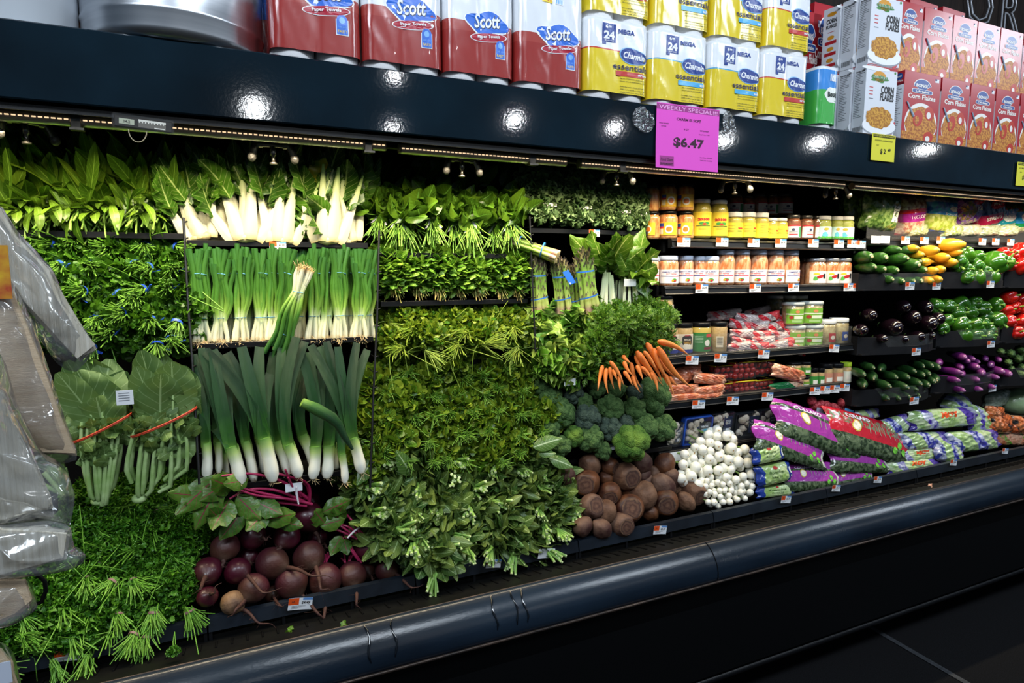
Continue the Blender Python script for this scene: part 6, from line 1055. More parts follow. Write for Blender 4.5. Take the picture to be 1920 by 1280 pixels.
b = MB(); box(b, 0, p1.x-p0.x+.05, 0, .14, 0, .06, r=.001); t = thing('metal_plate', 'riveted grey metal bracket lying on the brown cardboard box', 'metal bracket', (p0.x-.015, 1.835, ZT+.079)); b.build('plate', mat('zinc', '#8f9298', .35, metal=.6), t)
for k in range(2): b = MB(); ball(b, (.03+.05*k, -.001, .02), (.004, .003, .004), 10, 6); b.build('rivet', m_metal, t)
# --- rolls wrapped in film
def pack(x, y, W, D, H, name, cat, label, group, wrapm, nlobes=2, dent=.0035, film_z0=.020, rollH=None, z=ZT, rot=0):
    """rolls side by side in a tight film; returns (thing, surface)"""
    t = thing(name, label, cat, (x, y, z), (0, 0, rot), group); Rr = W/(2*nlobes)
    def yf(X):
        X = A(X); ph = ((X+W/2)/(2*Rr)) % 1.0; lobe = np.sqrt(np.clip(1-(2*ph-1)**2, 0, 1)); Re = Rr*.55; edge = (np.abs(X) > W/2-Re)
        return np.where(edge, -(D/2-Re)-Re*np.sqrt(np.clip(1-((np.abs(X)-(W/2-Re))/Re)**2, 0, 1)), -D/2+dent*(1-lobe)**1.2)
    rsq = RS(int(abs(x)*1000)); ws = [(rsq.uniform(20, 90), rsq.uniform(10, 60), rsq.rand()*6, rsq.uniform(.2, 1)) for _ in range(7)]
    wr = lambda X, Z: .0011*sum(a*(1-np.abs(np.sin(fx*A(X)+fz*A(Z)+p)))**3 for fx, fz, p, a in ws)
    S = lambda X, Z, off: np.stack([A(X), yf(X)-wr(X, Z)-off, A(Z)], -1)
    n = 33; xs = W/2*np.sin(np.linspace(-math.pi/2, math.pi/2, n)); zs = np.linspace(film_z0, H, 22); X, Z = np.meshgrid(xs, zs); F_ = S(X.ravel(), Z.ravel(), 0).reshape(22, n, 3)
    Bk = np.stack([xs[::-1][None].repeat(22, 0), -yf(xs[::-1])[None].repeat(22, 0), Z], -1); V = np.concatenate([F_, Bk[:, 1:-1]], 1); k = V.shape[1]
    UV = np.stack([np.linspace(0, 1, k)[None].repeat(22, 0), ((Z[:, :1])/H).repeat(k, 1)], -1); b = MB(); b.add(V.reshape(-1, 3), [tuple(q) for q in grid_faces(22, k, True)]+[tuple(range(21*k, 22*k))], 0, UV.reshape(-1, 2)); b.build('film_wrap', wrapm, t)
    for i in range(nlobes):
        for yy in (-D/2+Rr,): b = MB(); lathe(b, [(.02, 0), (Rr*.93, 0), (Rr*.98, .006), (Rr*.985, H*.5), (Rr*.93, H-.012), (.02, H-.012)], 28, 0, T(-W/2+Rr*(2*i+1), yy+.003, 0)); b.build('roll', mat_roll, t)
    return t, S
mat_roll = mat('white_paper_roll', '#e6e6e8', .8, .2, bump=.15, bscale=90)
m_towel = rampmat('towel_film', [(0, '#9c2f2c'), (.46, '#a8403a'), (.55, '#a8403a'), (.551, '#e8ebf0')], 1, .22, const=True, bump=.25, bscale=14, coat=.35, noise=0)
def star(th): return 1+.10*np.cos(3*th+1)+.06*np.cos(5*th)
def wave(x): return .0*x
Lb = ['leftmost, at the edge of the steel pot', 'second from the left', 'third from the left', 'fourth, beside the toilet paper']
edges = [(505, 679), (681, 832), (834, 966), (969, 1097)]
MT = [pm('#2f6fd8', .3), pm('#f4f6fa', .3), pm('#15244a', .35), pm('#b02038', .3), pm('#f0d23a', .35), pm('#d8342c', .35), pm('#7fb7f0', .3)]
for i, (ua, ub) in enumerate(edges):
    xa, xb = at(ua, 60, YT).x, at(ub, 60, YT).x; W = xb-xa-.002; t, S = pack((xa+xb)/2, YT+W*.27, W, W*.54+.0, .285, 'paper_towel_pack', 'paper towels', 'red-banded paper towel pack, %s' % Lb[i], 'paper towel packs on the header', m_towel); b = MB(); k = W/.24
    cx, cz = .022*k, .150
    dblob(b, S, cx, cz+.008, .070*k, .034, 1, off=.0006, fn=lambda th: 1+.10*np.cos(2*th-1)+.12*np.cos(4*th+.6), rot=-.1); dblob(b, S, cx, cz+.009, .066*k, .031, 0, off=.0010, fn=lambda th: 1+.10*np.cos(2*th-1)+.12*np.cos(4*th+.6), rot=-.1)
    dblob(b, S, cx+.004, cz-.028, .058*k, .014, 1, off=.0009, fn=lambda th: 1+.12*np.cos(2*th+.5), rot=.12); dblob(b, S, cx+.004, cz-.028, .055*k, .0122, 3, off=.0013, fn=lambda th: 1+.12*np.cos(2*th+.5), rot=.12)
    dtext(b, S, 'Scott', cx, cz+.014, .040, 2, w=.094*k, bold=.055, shear=.25, off=.0014, rot=.1); dtext(b, S, 'Scott', cx-.001, cz+.015, .038, 1, w=.090*k, bold=.02, shear=.25, off=.0019, rot=.1)
    dtext(b, S, 'Paper Towels', cx+.004, cz-.027, .011, 1, w=.078*k, bold=.02, off=.0034, rot=.12)
    drect(b, S, cx+.028*k, cx+.062*k, cz-.082, cz-.044, 1, off=.0010); drect(b, S, cx+.030*k, cx+.060*k, cz-.080, cz-.046, 0, off=.0015); dblob(b, S, cx+.045*k, cz-.046, .015*k, .014, 0, off=.0013); dblob(b, S, cx+.045*k, cz-.046, .008*k, .008, 6, off=.002)
    dtext(b, S, 'FAST!', cx+.045*k, cz-.073, .007, 4, w=.024*k, off=.002); dtext(b, S, 'SUPER  LOCK', cx+.045*k, cz-.062, .004, 6, w=.024*k, off=.002)
    if i >= 2: drect(b, S, -.035*k, .002*k, .247, .267, 4, off=.0012); dtext(b, S, '6=', -.027*k, .256, .008, 2, off=.0018); dtext(b, S, '11', -.009*k, .257, .013, 5, off=.0018, bold=.04); drect(b, S, .012*k, .040*k, .246, .268, 1, off=.001); drect(b, S, .012*k, .040*k, .262, .268, 0, off=.0015); [drect(b, S, (.014+.006*q)*k, (.0185+.006*q)*k, .248, .260, 6, off=.0014) for q in range(4)]
    b.build('printed_label', MT, t)
xa = at(487, 60, 1.80).x; W = .20; t, S = pack(xa+W/2-.02, 1.89, W, W*.54, .285, 'paper_towel_pack', 'paper towels', 'paper towel pack standing behind the leftmost one, only its left edge showing', 'paper towel packs on the header', m_towel); b = MB(); dblob(b, S, -.07, .16, .03, .03, 0); b.build('printed_label', MT, t)
# toilet paper
def tpmat(nm, line): return rampmat(nm, [(0, '#e4c526'), (.055, '#e9cf2c'), (.60, '#e9cf2c'), (.615, line), (.63, '#eef1f5')], 1, .2, const=True, bump=.25, bscale=14, coat=.4)
m_tpr, m_tpb = tpmat('tissue_film_red_line', '#c9342c'), tpmat('tissue_film_blue_line', '#49a8d8')
MC = [pm('#20408f', .3), pm('#f4f6fa', .3), pm('#1d1f54', .35), pm('#c4332e', .3), pm('#4bb0e4', .3), pm('#3b3a1c', .5), pm('#8fc4ec', .3)]
def tissue(ua, ub, red, z, label, y=YT, up=0, cu=None):
    xa, xb = at(ua, 120, y).x, at(ub, 120, y).x; W = xb-xa-.002; t, S = pack((xa+xb)/2, y+W*.25, W, W*.5, .235, 'toilet_paper_pack', 'toilet paper', label, 'toilet paper packs on the header', m_tpr if red else m_tpb, z=z, film_z0=.022); b = MB(); k = W/.215; h = 1
    drect(b, S, -.058*k, -.012*k, .168, .222, 0, off=.0012); drect(b, S, -.058*k, -.045*k, .160, .169, 0, off=.0012, nx=2, nz=1); dtext(b, S, '6=', -.038*k, .212, .011, 1, w=.020*k, bold=.03, off=.002); dtext(b, S, '24', -.035*k, .188, .024, 1, w=.036*k, bold=.05, off=.002); dtext(b, S, 'MEGA ROLLS', -.035*k, .172, .0035, 1, w=.03*k, off=.002)
    dtext(b, S, 'MEGA', .024*k, .205, .014, 0, w=.055*k, bold=.045, off=.0015)
    f = lambda th: 1+.10*np.cos(2*th+.8)+.06*np.cos(3*th); dblob(b, S, .050*k, .136, .047*k, .0265, 6, off=.0012, fn=f); dblob(b, S, .050*k, .136, .044*k, .0238, 0, off=.0018, fn=f); dtext(b, S, 'Charmin', .050*k, .137, .020, 1, w=.072*k, bold=.025, shear=.25, off=.0024, rot=-.04)
    dtext(b, S, 'essentials', .040*k, .102, .018, 2, w=.122*k, bold=.012, off=.0026); drect(b, S, -.010*k, .104*k, .074, .089, 3 if red else 4, off=.0013); dtext(b, S, 'strong' if red else 'soft', .082*k, .0815, .010, 1, w=(.036 if red else .022)*k, bold=.03, off=.002)
    for q, s_ in enumerate(('Big on STRENGTH, Small on price' if red else 'Big on SOFTNESS, Small on price', 'Encore plus de RESISTANCE a PRIX' if red else 'Encore plus de DOUCEUR a PRIX', 'Everyday toilet tissue 231 sheets', '398 sq ft total 6 rolls 2 ply', 'septic safe 10.1 cm x 9.9 cm')): dtext(b, S, s_, .050*k, .067-.008*q-(.008 if q > 1 else 0), .0042, 5, w=.090*k, bold=.01, off=.0016)
    b.build('printed_label', MC, t)
tp = [(1099, 1219, 1), (1222, 1330, 0), (1334, 1431, 0), (1434, 1519, 1)]
for i, (ua, ub, red) in enumerate(tp):
    tissue(ua, ub, red, ZT, 'yellow toilet paper pack with %s, %s in the lower row' % ('red strip' if red else 'blue strip', nth(i, 4)))
for i, (ua, ub, red) in enumerate([(1099, 1219, 1), (1222, 1330, 0), (1334, 1431, 0), (1434, 1519, 1)]):
    tissue(ua+3, ub+1, red, ZT+.238, 'yellow toilet paper pack stacked on top, %s' % nth(i, 4), y=YT+.012)
# green and blue kitchen roll pack
xa, xb = at(1519, 170, 1.76).x, at(1547, 170, 1.76).x; W = .105; m_bt = rampmat('green_blue_film', [(0, '#e8ecea'), (.08, '#3fb04a'), (.62, '#3fb04a'), (.63, '#3a8fe0'), (.95, '#e8ecf2')], 1, .25, const=True, coat=.3, bump=.2, bscale=14)
t, S = pack(xb-W/2, 1.75, W, W, .225, 'kitchen_roll_pack', 'kitchen roll', 'slim kitchen roll pack in green and blue film beside the white cereal boxes', None, m_bt, nlobes=1); b = MB(); dblob(b, S, .018, .125, .042, .028, 0, fn=lambda th: 1+.06*np.cos(6*th)); dtext(b, S, 'Bounty', .022, .125, .026, 1, w=.062, bold=.05, off=.0015, rot=.06); dtext(b, S, '2', .02, .185, .02, 0, off=.001, bold=.04)
for q in range(4): drect(b, S, .0+.008*q, .006+.008*q, .175, .200, 2, off=.0012, nx=1)
b.build('printed_label', [pm('#f3f5ee', .3), pm('#152c25', .35), pm('#eef3fa', .3)], t)
# --- cereal boxes
m_wbox = mat('white_card', '#dfe2ea', .35, .5); m_rbox = mat('red_card', '#b3202c', .28, .5, coat=.2); m_flake = mat('flakes_print', '#d9a13a', .5, col2='#a8691e', nscale=130, detail=2, contrast=(.42, .58)); m_flake2 = mat('flakes_print_fruit', '#d8953a', .4, col2='#a85a24', nscale=110, detail=2, contrast=(.42, .6))
MW = [m_wbox, pm('#17171a', .4), pm('#b3242c', .4), m_flake, pm('#f4f5f8', .35), pm('#d9972a', .4), pm('#3f8a3a', .4), pm('#9aa0aa', .5), pm('#6d7079', .5), pm('#c9434a', .4)]
def wcereal(name_label, loc, rot, H=.30, W=.185, D=.085, spine=False):
    t = thing('cereal_box', name_label, 'cereal box', loc, (0, 0, rot), 'white cereal boxes'); b = MB(); box(b, 0, W, 0, D, 0, H, r=.0008); b.build('carton', m_wbox, t)
    S = S_flat(0); b = MB(); cx = W/2
    drect(b, S, .001, W-.001, H*.955, H-.001, 2, top=None); dblob(b, S, W*.3, H*.955, W*.45, H*.03, 4, off=.0006)
    drect(b, S, .001, W-.001, .001, H*.012, 2)
    dblob(b, S, W*.42, H*.85, .036, .020, 5, fn=lambda th: 1+.05*np.cos(12*th)); dblob(b, S, W*.42, H*.815, .044, .012, 6, fn=lambda th: 1+.25*np.cos(5*th)); dtext(b, S, 'Quisheya', W*.42, H*.838, .018, 4, w=.092, bold=.06, shear=.2, off=.0012); dtext(b, S, 'Quisheya', W*.42, H*.838, .017, 6, w=.090, bold=.02, shear=.2, off=.0018)
    dtext(b, S, 'CORN', W*.70, H*.67, .030, 1, w=W*.42, bold=.05); dtext(b, S, 'FLAKES', W*.70, H*.565, .028, 1, w=W*.44, bold=.04); dblob(b, S, W*.92, H*.93, .005, .005, 6)
    for q in range(3): drect(b, S, W*.12, W*.24, H*(.68-.05*q), H*(.692-.05*q), 9, nz=1)
    drect(b, S, W*.12, W*.26, H*.52, H*.53, 8, nz=1)
    dblob(b, S, W*.50, H*.13, W*.56, H*.13, 7, off=.0006); dblob(b, S, W*.50, H*.145, W*.54, H*.125, 4, off=.0009); dblob(b, S, W*.48, H*.26, W*.42, H*.155, 3, off=.0014, fn=lambda th: 1+.05*np.cos(9*th)+.04*np.cos(14*th)); dblob(b, S, W*.91, H*.10, W*.07, H*.14, 9, off=.0005, rot=-.5)
    b.build('front_print', MW, t); b = MB(); S = S_side(0, D/2)
    if spine:
        dtext(b, S, 'CORN', 0, H*.80, .018, 1, w=D*.6, bold=.04); dtext(b, S, 'FLAKES', 0, H*.72, .014, 1, w=D*.62, bold=.03); dblob(b, S, 0, H*.90, D*.28, H*.03, 5); drect(b, S, -D*.2, D*.2, H*.63, H*.638, 2)
        for q in range(3): dblob(b, S, 0, H*(.55-.17*q), D*.2, H*.03, 5, off=.0008); drect(b, S, -D*.34, D*.34, H*(.45-.17*q), H*(.50-.17*q), 2)
    else:
        dtext(b, S, 'Nutrition Facts', 0, H*.92, .007, 1, w=D*.72, bold=.03); drect(b, S, -D*.38, D*.38, H*.885, H*.892, 1, nz=1)
        rs = RS(3)
        for q in range(26): drect(b, S, -D*.38, D*(-.1+.45*rs.rand()), H*(.86-.024*q), H*(.868-.024*q), 8, nz=1, nx=1)
        for q in range(14): drect(b, S, -D*.36+D*.045*q, -D*.36+D*.045*q+D*(.02 if q % 3 else .03), H*.05, H*.12, 1, nx=1, nz=1)
    b.build('side_print', MW, t); return t
MR = [m_rbox, pm('#f3eee8', .35), pm('#1d4a94', .3), m_flake2, pm('#8fa0b4', .3), pm('#c23a2c', .3), pm('#e8ecf2', .35), pm('#3a3f6a', .4), pm('#5a4a4c', .5), pm('#7a1420', .4)]
def rcereal_mesh(H=.29, W=.185, D=.07):
    S = S_flat(0); b = MB(); f = lambda th: np.where(np.sin(th) > 0, 1, .55)
    dblob(b, S, W*.5, H*.80, W*.25, H*.115, 1, fn=f, off=.0006); dblob(b, S, W*.5, H*.80, W*.23, H*.105, 2, fn=f, off=.001); dtext(b, S, 'BONGÚ', W*.5, H*.822, .017, 1, w=W*.36, bold=.04, off=.0016)
    dblob(b, S, W*.5, H*.735, W*.29, H*.032, 1, off=.0014, fn=lambda th: (np.abs(np.cos(th))**5+np.abs(np.sin(th))**5)**-.2); dblob(b, S, W*.5, H*.735, W*.27, H*.026, 2, off=.0018, fn=lambda th: (np.abs(np.cos(th))**5+np.abs(np.sin(th))**5)**-.2); dtext(b, S, 'Céréales', W*.5, H*.735, .0095, 1, w=W*.38, bold=.03, off=.0024)
    dtext(b, S, 'Corn Flakes', W*.5, H*.655, .021, 1, w=W*.76, bold=.03, off=.001); drect(b, S, W*.84, W*.95, H*.90, H*.95, 6); drect(b, S, W*.84, W*.89, H*.925, H*.95, 7, off=.001)
    dblob(b, S, W*.52, H*.27, W*.45, H*.30, 1, off=.0006); dblob(b, S, W*.52, H*.25, W*.43, H*.265, 3, off=.001, fn=lambda th: 1+.04*np.cos(8*th)); drect(b, S, W*.01, W*.99, H*.005, H*.14, 3, off=.0012)
    for x, z, rx, rz, r in ((.74, .42, .13, .10, .2), (.42, .33, .13, .12, -.2), (.75, .08, .14, .08, .4)): dblob(b, S, W*x, H*z, W*rx, H*rz, 5, off=.0018, rot=r, fn=lambda th: 1+.12*np.cos(th-1.57)); dblob(b, S, W*x-.004, H*z-.004, W*rx*.45, H*rz*.5, 1 if x > .7 else 3, off=.0022)
    P = S(np.array([W*.10, W*.30]), np.array([H*.56, H*.36]), .003); tubes(b, P, [.0035, .006], 6, 4); dtext(b, S, '350g / 12.35 oz', W*.22, H*.03, .006, 1, w=W*.28)
    S = S_side(0, D/2); drect(b, S, -D*.5, D*.5, H*.0, H*.80, 6, nx=1); drect(b, S, -D*.5, D*.5, H*.80, H*.83, 9, nx=1); dblob(b, S, 0, H*.92, D*.33, H*.05, 2, off=.0008); dtext(b, S, 'BONGÚ', 0, H*.925, .009, 1, w=D*.45, bold=.04, off=.0014); dtext(b, S, 'Corn Flakes', 0, H*.86, .009, 1, w=D*.75)
    rs = RS(5)
    for q in range(24): drect(b, S, -D*.4, D*(-.1+.45*rs.rand()), H*(.76-.027*q), H*(.768-.027*q), 8, nz=1, nx=1, off=.0008)
    # top flap text
    b.add([(W*.3, D*.25, H+.0005), (W*.7, D*.25, H+.0005), (W*.7, D*.6, H+.0005), (W*.3, D*.6, H+.0005)], [(0, 1, 2, 3)], 1, smooth=False)
    c = MB(); box(c, 0, W, 0, D, 0, H, r=.0008); return c.mesh('carton', m_rbox), b.mesh('box_print', MR)
rm = rcereal_mesh()
def rcereal(label, loc, rot, sc=(1, 1, 1)):
    t = thing('cereal_box', label, 'cereal box', loc, (0, 0, rot), 'red cereal boxes'); t.scale = sc
    for nm, me in zip(('carton', 'box_print'), rm): link(bpy.data.objects.new(nm, me), t)
    return t
def bx(u, v, y=1.70): return at(u, v, y).x
yb = 1.70; H1 = (at(1615, 122, yb+.02).z-ZT)
H1 = max(.26, min(.34, H1)); wx = bx(1618, 240); ww = bx(1673, 240)-wx
for lev, nm in ((0, 'lower'), (1, 'upper')):
    z = ZT+lev*(H1+.001)
    wcereal('white cereal box with its bowl-of-flakes front in full view, %s layer' % nm, (wx+.004*lev, yb, z), -.04, H1, ww, .054)
    wcereal('white cereal box showing only its nutrition side, second in depth, %s layer' % nm, (wx-.004, yb+.058, z), .03, H1, ww, .058)
    wcereal('white cereal box farthest back, only its narrow printed side showing, %s layer' % nm, (wx-.012, yb+.12, z), .05, H1*.985, ww, .075, spine=True)
# red boxes: lower row, upper row, a third layer behind
H2 = .275; lowx = [(1697, 1764), (1768, 1820), (1823, 1868), (1871, 1915), (1918, 1965)]
for i, (a_, c_) in enumerate(lowx): xa, xc = bx(a_, 200), bx(c_, 200); rcereal('red strawberry-and-flakes cereal box, %s in the lowest row' % nth(i, 5), (xa, yb+.01, ZT), 0, ((xc-xa+.004)/.185, .62, H2/.29))
upx = [(1676, 1722), (1726, 1778), (1781, 1824), (1827, 1868), (1871, 1912), (1915, 1955)]
for i, (a_, c_) in enumerate(upx): xa, xc = bx(a_, 110, 1.75), bx(c_, 110, 1.75); rcereal('red cereal box, %s in the second row, its lower part hidden' % nth(i, 6), (xa, yb+.045, ZT+H2+.002), 0, ((xc-xa+.005)/.185, .7, H2/.29))
for i, (a_, c_) in enumerate([(1690, 1740), (1745, 1800), (1806, 1850)]): xa, xc = bx(a_, 20, 1.9), bx(c_, 20, 1.9); rcereal('red cereal box of the rear stack near the top edge, %s' % nth(i, 3), (xa-.1, 1.93, ZT+2*H2+.004-.14), .04, ((xc-xa)/.185, 1, H2/.29))
for i, (a_, c_) in enumerate([(1690, 1740), (1745, 1800), (1806, 1850), (1854, 1900), (1902, 1945)]): xa, xc = bx(a_, 20, 1.9), bx(c_, 20, 1.9); rcereal('red cereal box standing behind the second row, %s' % nth(i, 5), (xa-.1, 1.93, ZT+.136), .04, ((xc-xa)/.185, 1, H2/.29))
for i, (u, v) in enumerate(((1500, 20), (1528, 5))): rcereal('red corn flakes box behind the toilet paper, %s' % ('left one', 'right one')[i], (at(u, v, 1.95).x, 1.95, ZT), 0, (.7, 1, 1.85 if i == 0 else 2.0))
# --- jars
m_glass = film('jar_glass', '#ffffff', .02, .05, .03, 20, .16)
def jar(name, label, cat, u, w_px, vt, vb, y, fillm, lidm, group, lidw=.86, lidh=.10, shoulder=.18, labelfn=None, turn=0, labm=None, sup=0, neck=.8, lidr=0):
    c = at(u, vb, y); k = mpp(u, vb, y); H = (at(u, vt, y).z-c.z); R = (at(u+w_px/2, vb, y).x-at(u-w_px/2, vb, y).x)/2*.90
    r = thing(name, label, cat, (c.x, y+R, c.z), (0, 0, 0), group); r.rotation_euler = (0, 0, turn-math.atan2(c.x, y)*.45)
    hb = H*(1-lidh); prof = [(0, .001), (R*.9, .001), (R, .008), (R, hb*(1-shoulder)), (R*.97, hb*(1-shoulder*.7)), (R*neck, hb*(1-shoulder*.15)), (R*neck, hb)]
    b = MB(); lathe(b, [(x*.97, z+.001) for x, z in prof[:-1]]+[(0, hb*.93)], 28, 0, cap=(False, False), sup=sup); b.build('contents', fillm, r)
    b = MB(); lathe(b, prof, 28, 0, cap=(False, False), sup=sup); b.build('glass', m_glass, r)
    b = MB(); lr = R*lidw; lathe(b, [(0, hb-.002), (lr*.98, hb-.002), (lr, hb+.002), (lr, H-.003), (lr*.95, H), (0, H)], 30, 0, cap=(False, False)); b.build('lid', lidm, r)
    if labelfn: b = MB(); labelfn(b, S_cyl(R+.0006), R, hb*(1-shoulder)); b.build('paper_label', labm, r)
    return r
m_pik = mat('pickle_orange', '#c9702a', .35, .5, col2='#e6b06a', nscale=90, detail=3, contrast=(.35, .62), stretch=(1, 1, .4), coat=.3); m_pik2 = mat('pepper_shreds', '#cf6f2c', .35, .5, col2='#ecb98a', nscale=110, contrast=(.38, .62), stretch=(1, 1, .3), coat=.3)
m_yel = mat('yellow_relish', '#a8982a', .35, .5, col2='#c4b440', nscale=40, coat=.3); m_pale = mat('pale_green_relish', '#aab04a', .35, col2='#8f9a34', nscale=50); m_gar = mat('minced_garlic', '#b9965a', .45, col2='#cdb07a', nscale=90); m_dark = mat('dark_relish', '#7a3f26', .4, col2='#a86a3c', nscale=80)
L_black = mat('black_lid', '#141416', .3, metal=.4); L_white = pm('#dcdcd8', .4); L_bluew = mat('striped_lid', '#b9c4d6', .35, bump=.2, bscale=200); L_clearg = mat('grey_lid', '#55534f', .25, metal=.6)
def lab_haiti(b, S, R, H):
    w = R*.95; drect(b, S, -w, w, H*.18, H*.80, 0, off=.0006); drect(b, S, -w*.92, -w*.45, H*.60, H*.76, 1, off=.0012); drect(b, S, -w*.92, -w*.45, H*.52, H*.60, 2, off=.0012, nz=1); dblob(b, S, w*.1, H*.47, w*.42, H*.20, 3, off=.0012); dblob(b, S, w*.1, H*.47, w*.3, H*.12, 4, off=.0018); drect(b, S, -w*.9, -w*.5, H*.24, H*.5, 5, off=.001)
MH = [pm('#e6b52e', .4), pm('#27408f', .4), pm('#c22a2a', .4), pm('#efe9d8', .4), pm('#d8742c', .4), pm('#d9c9a8', .4)]
def J(*a, **k): jar('pickle_jar', *a, **k)
for i, (u, w, vt, vb, y, tn, lb) in enumerate([(1231, 27, 396, 448, 1.915, .9, 'lower row, left, label turned right'), (1263, 34, 395, 448, 1.91, -.5, 'lower row, middle'), (1295, 29, 396, 448, 1.91, -.7, 'lower row, right'), (1230, 27, 346, 396, 1.915, 3, 'upper row, left, no label showing'), (1261, 32, 342, 394, 1.91, 0, 'upper row, middle'), (1295, 31, 343, 395, 1.91, -.5, 'upper row, right')]): J('black-lidded jar of orange pickle with yellow label, %s' % lb, 'jar', u, w, vt, vb, y, m_pik, L_black, 'orange pickle jars with yellow labels', lidh=.09, labelfn=lab_haiti, labm=MH, turn=-tn if i == 0 else tn*.6)
for i, (u, vt, vb, lb) in enumerate([(1214, 402, 446, 'lower'), (1211, 350, 396, 'upper')]): J('dim orange pickle jar half hidden behind the leftmost ones, %s' % lb, 'jar', u, 24, vt, vb, 2.02, m_pik, L_black, 'orange pickle jars with yellow labels')
def lab_yel(big):
    def f(b, S, R, H):
        w = R*1.35; drect(b, S, -w, w, H*.10, H*.92 if big else H*.86, 0, off=.0006, nx=12)
        if big: dtext(b, S, '20100', .0, H*.66, H*.10, 1, w=R*1.25, bold=.08, off=.0014); dblob(b, S, -R*.2, H*.52, R*.3, H*.05, 2, off=.0014); dblob(b, S, R*.3, H*.52, R*.3, H*.05, 2, off=.0014); dblob(b, S, R*.05, H*.50, R*.2, H*.035, 1, off=.002); drect(b, S, -R*.75, R*.75, H*.42, H*.445, 3, off=.0014); [drect(b, S, -R*.5, R*.5, H*(.36-.03*q), H*(.37-.03*q), 4, off=.0012, nz=1) for q in range(3)]
        else: dtext(b, S, '20100', R*.75, H*.56, H*.12, 1, w=R*.7, bold=.08, off=.0014); [drect(b, S, -R*.7, R*.15, H*(.70-.08*q), H*(.72-.08*q), 4, off=.0012, nz=1) for q in range(5)]; drect(b, S, R*.35, R*1.0, H*.40, H*.44, 3, off=.0014)
    return f
MY = [pm('#e6cb3a', .4), pm('#b8322a', .4), pm('#2f8a3a', .4), pm('#1f4a2a', .4), pm('#8a7a34', .5)]
for i, (u, w, vt, vb, lb) in enumerate([(1326, 32, 372, 447, 'left of the two'), (1358, 31, 374, 447, 'right of the two')]): J('tall jar of yellow relish with white lid, %s' % lb, 'jar', u, w, vt, vb, 1.91, m_yel, L_white, 'tall yellow relish jars', lidh=.085, shoulder=.2, labelfn=lab_yel(1), labm=MY, turn=-.1, lidw=.84)
for i, (u, w, vt, vb) in enumerate([(1386, 28, 397, 448), (1411, 26, 397, 448), (1436, 25, 398, 449)]): J('short jar of yellow relish with wide white lid, %s' % nth(i, 3), 'jar', u, w, vt, vb, 1.91, m_yel, L_white, 'short yellow relish jars', lidh=.16, shoulder=.16, labelfn=lab_yel(0), labm=MY, turn=.3*(i-1), lidw=.95)
for i, (u, w, vt, vb) in enumerate([(1454, 19, 408, 449), (1472, 23, 408, 449)]): J('smallest yellow relish jar with white lid, %s' % ('left', 'right')[i], 'jar', u, w, vt, vb, 1.91, m_yel, L_white, 'short yellow relish jars', lidh=.12, labelfn=lab_yel(0), labm=MY, lidw=.9)
def lab_wr(b, S, R, H): w = R*1.3; drect(b, S, -w, w, H*.12, H*.78, 0, off=.0006, nx=10); drect(b, S, -w, w, H*.74, H*.82, 1, off=.001, nx=10); dblob(b, S, -R*.2, H*.55, R*.2, H*.08, 2, off=.0012); drect(b, S, -R*.7, R*.4, H*.26, H*.32, 1, off=.0012); drect(b, S, R*.6, R*1.2, H*.15, H*.7, 3, off=.001); [drect(b, S, -R*.7, R*.4, H*(.42-.05*q), H*(.44-.05*q), 2, off=.0012, nz=1) for q in range(2)]
MWR = [pm('#e3dfdc', .4), pm('#b82a34', .4), pm('#3c3f58', .4), pm('#2f8a50', .4)]
for i, (u, w) in enumerate([(1496, 23), (1520, 22), (1536, 15)]): J('dark-lidded jar of chopped relish with red, white and green label, %s' % nth(i, 3), 'jar', u, w, 402+i, 449, 1.91+.02*(i == 2), m_dark, L_clearg, 'dark-lidded relish jars', lidh=.12, labelfn=lab_wr, labm=MWR, turn=(-.1, .5, .8)[i], lidw=.9)
for i, (u, w, vt, vb) in enumerate([(1388, 25, 362, 402), (1410, 22, 365, 402), (1433, 27, 362, 402), (1455, 19, 362, 404), (1481, 29, 361, 403)]): J('shadowed red-and-green labelled jar in the back row, %s' % nth(i, 5), 'jar', u, w, vt, vb, 2.10, m_dark, L_clearg, 'back row jars on the top shelf', lidh=.12, labelfn=lab_wr, labm=MWR, turn=.6*(i % 3)-.3)
def lab_pas(b, S, R, H): w = R*1.35; drect(b, S, -w, w, H*.10, H*.74, 0, off=.0006, nx=12); dblob(b, S, R*.35, H*.45, R*.45, H*.22, 1, off=.001); dblob(b, S, -R*.2, H*.3, R*.3, H*.14, 2, off=.0014, fn=star); [dblob(b, S, R*(-.8+.4*q), H*.15, R*.2, H*.06, 3, off=.0018) for q in range(5)]; dblob(b, S, -R*.1, H*.6, R*.25, H*.07, 4, off=.0018)
MPA = [pm('#bfe0dc', .4), pm('#efb9c4', .4), pm('#5fb0c4', .4), pm('#4fa040', .4), pm('#d8a63a', .4)]
for i, (u, w, vt, vb) in enumerate([(1553, 29, 404, 450), (1576, 20, 405, 450), (1596, 27, 405, 451)]): J('pale green relish jar with pastel label and white lid, %s' % nth(i, 3), 'jar', u, w, vt, vb, 1.91+.015*(i == 1), m_pale, L_white, 'pastel labelled jars', lidh=.14, shoulder=.12, labelfn=lab_pas, labm=MPA, turn=(.2, 0, -.2)[i], lidw=.95)
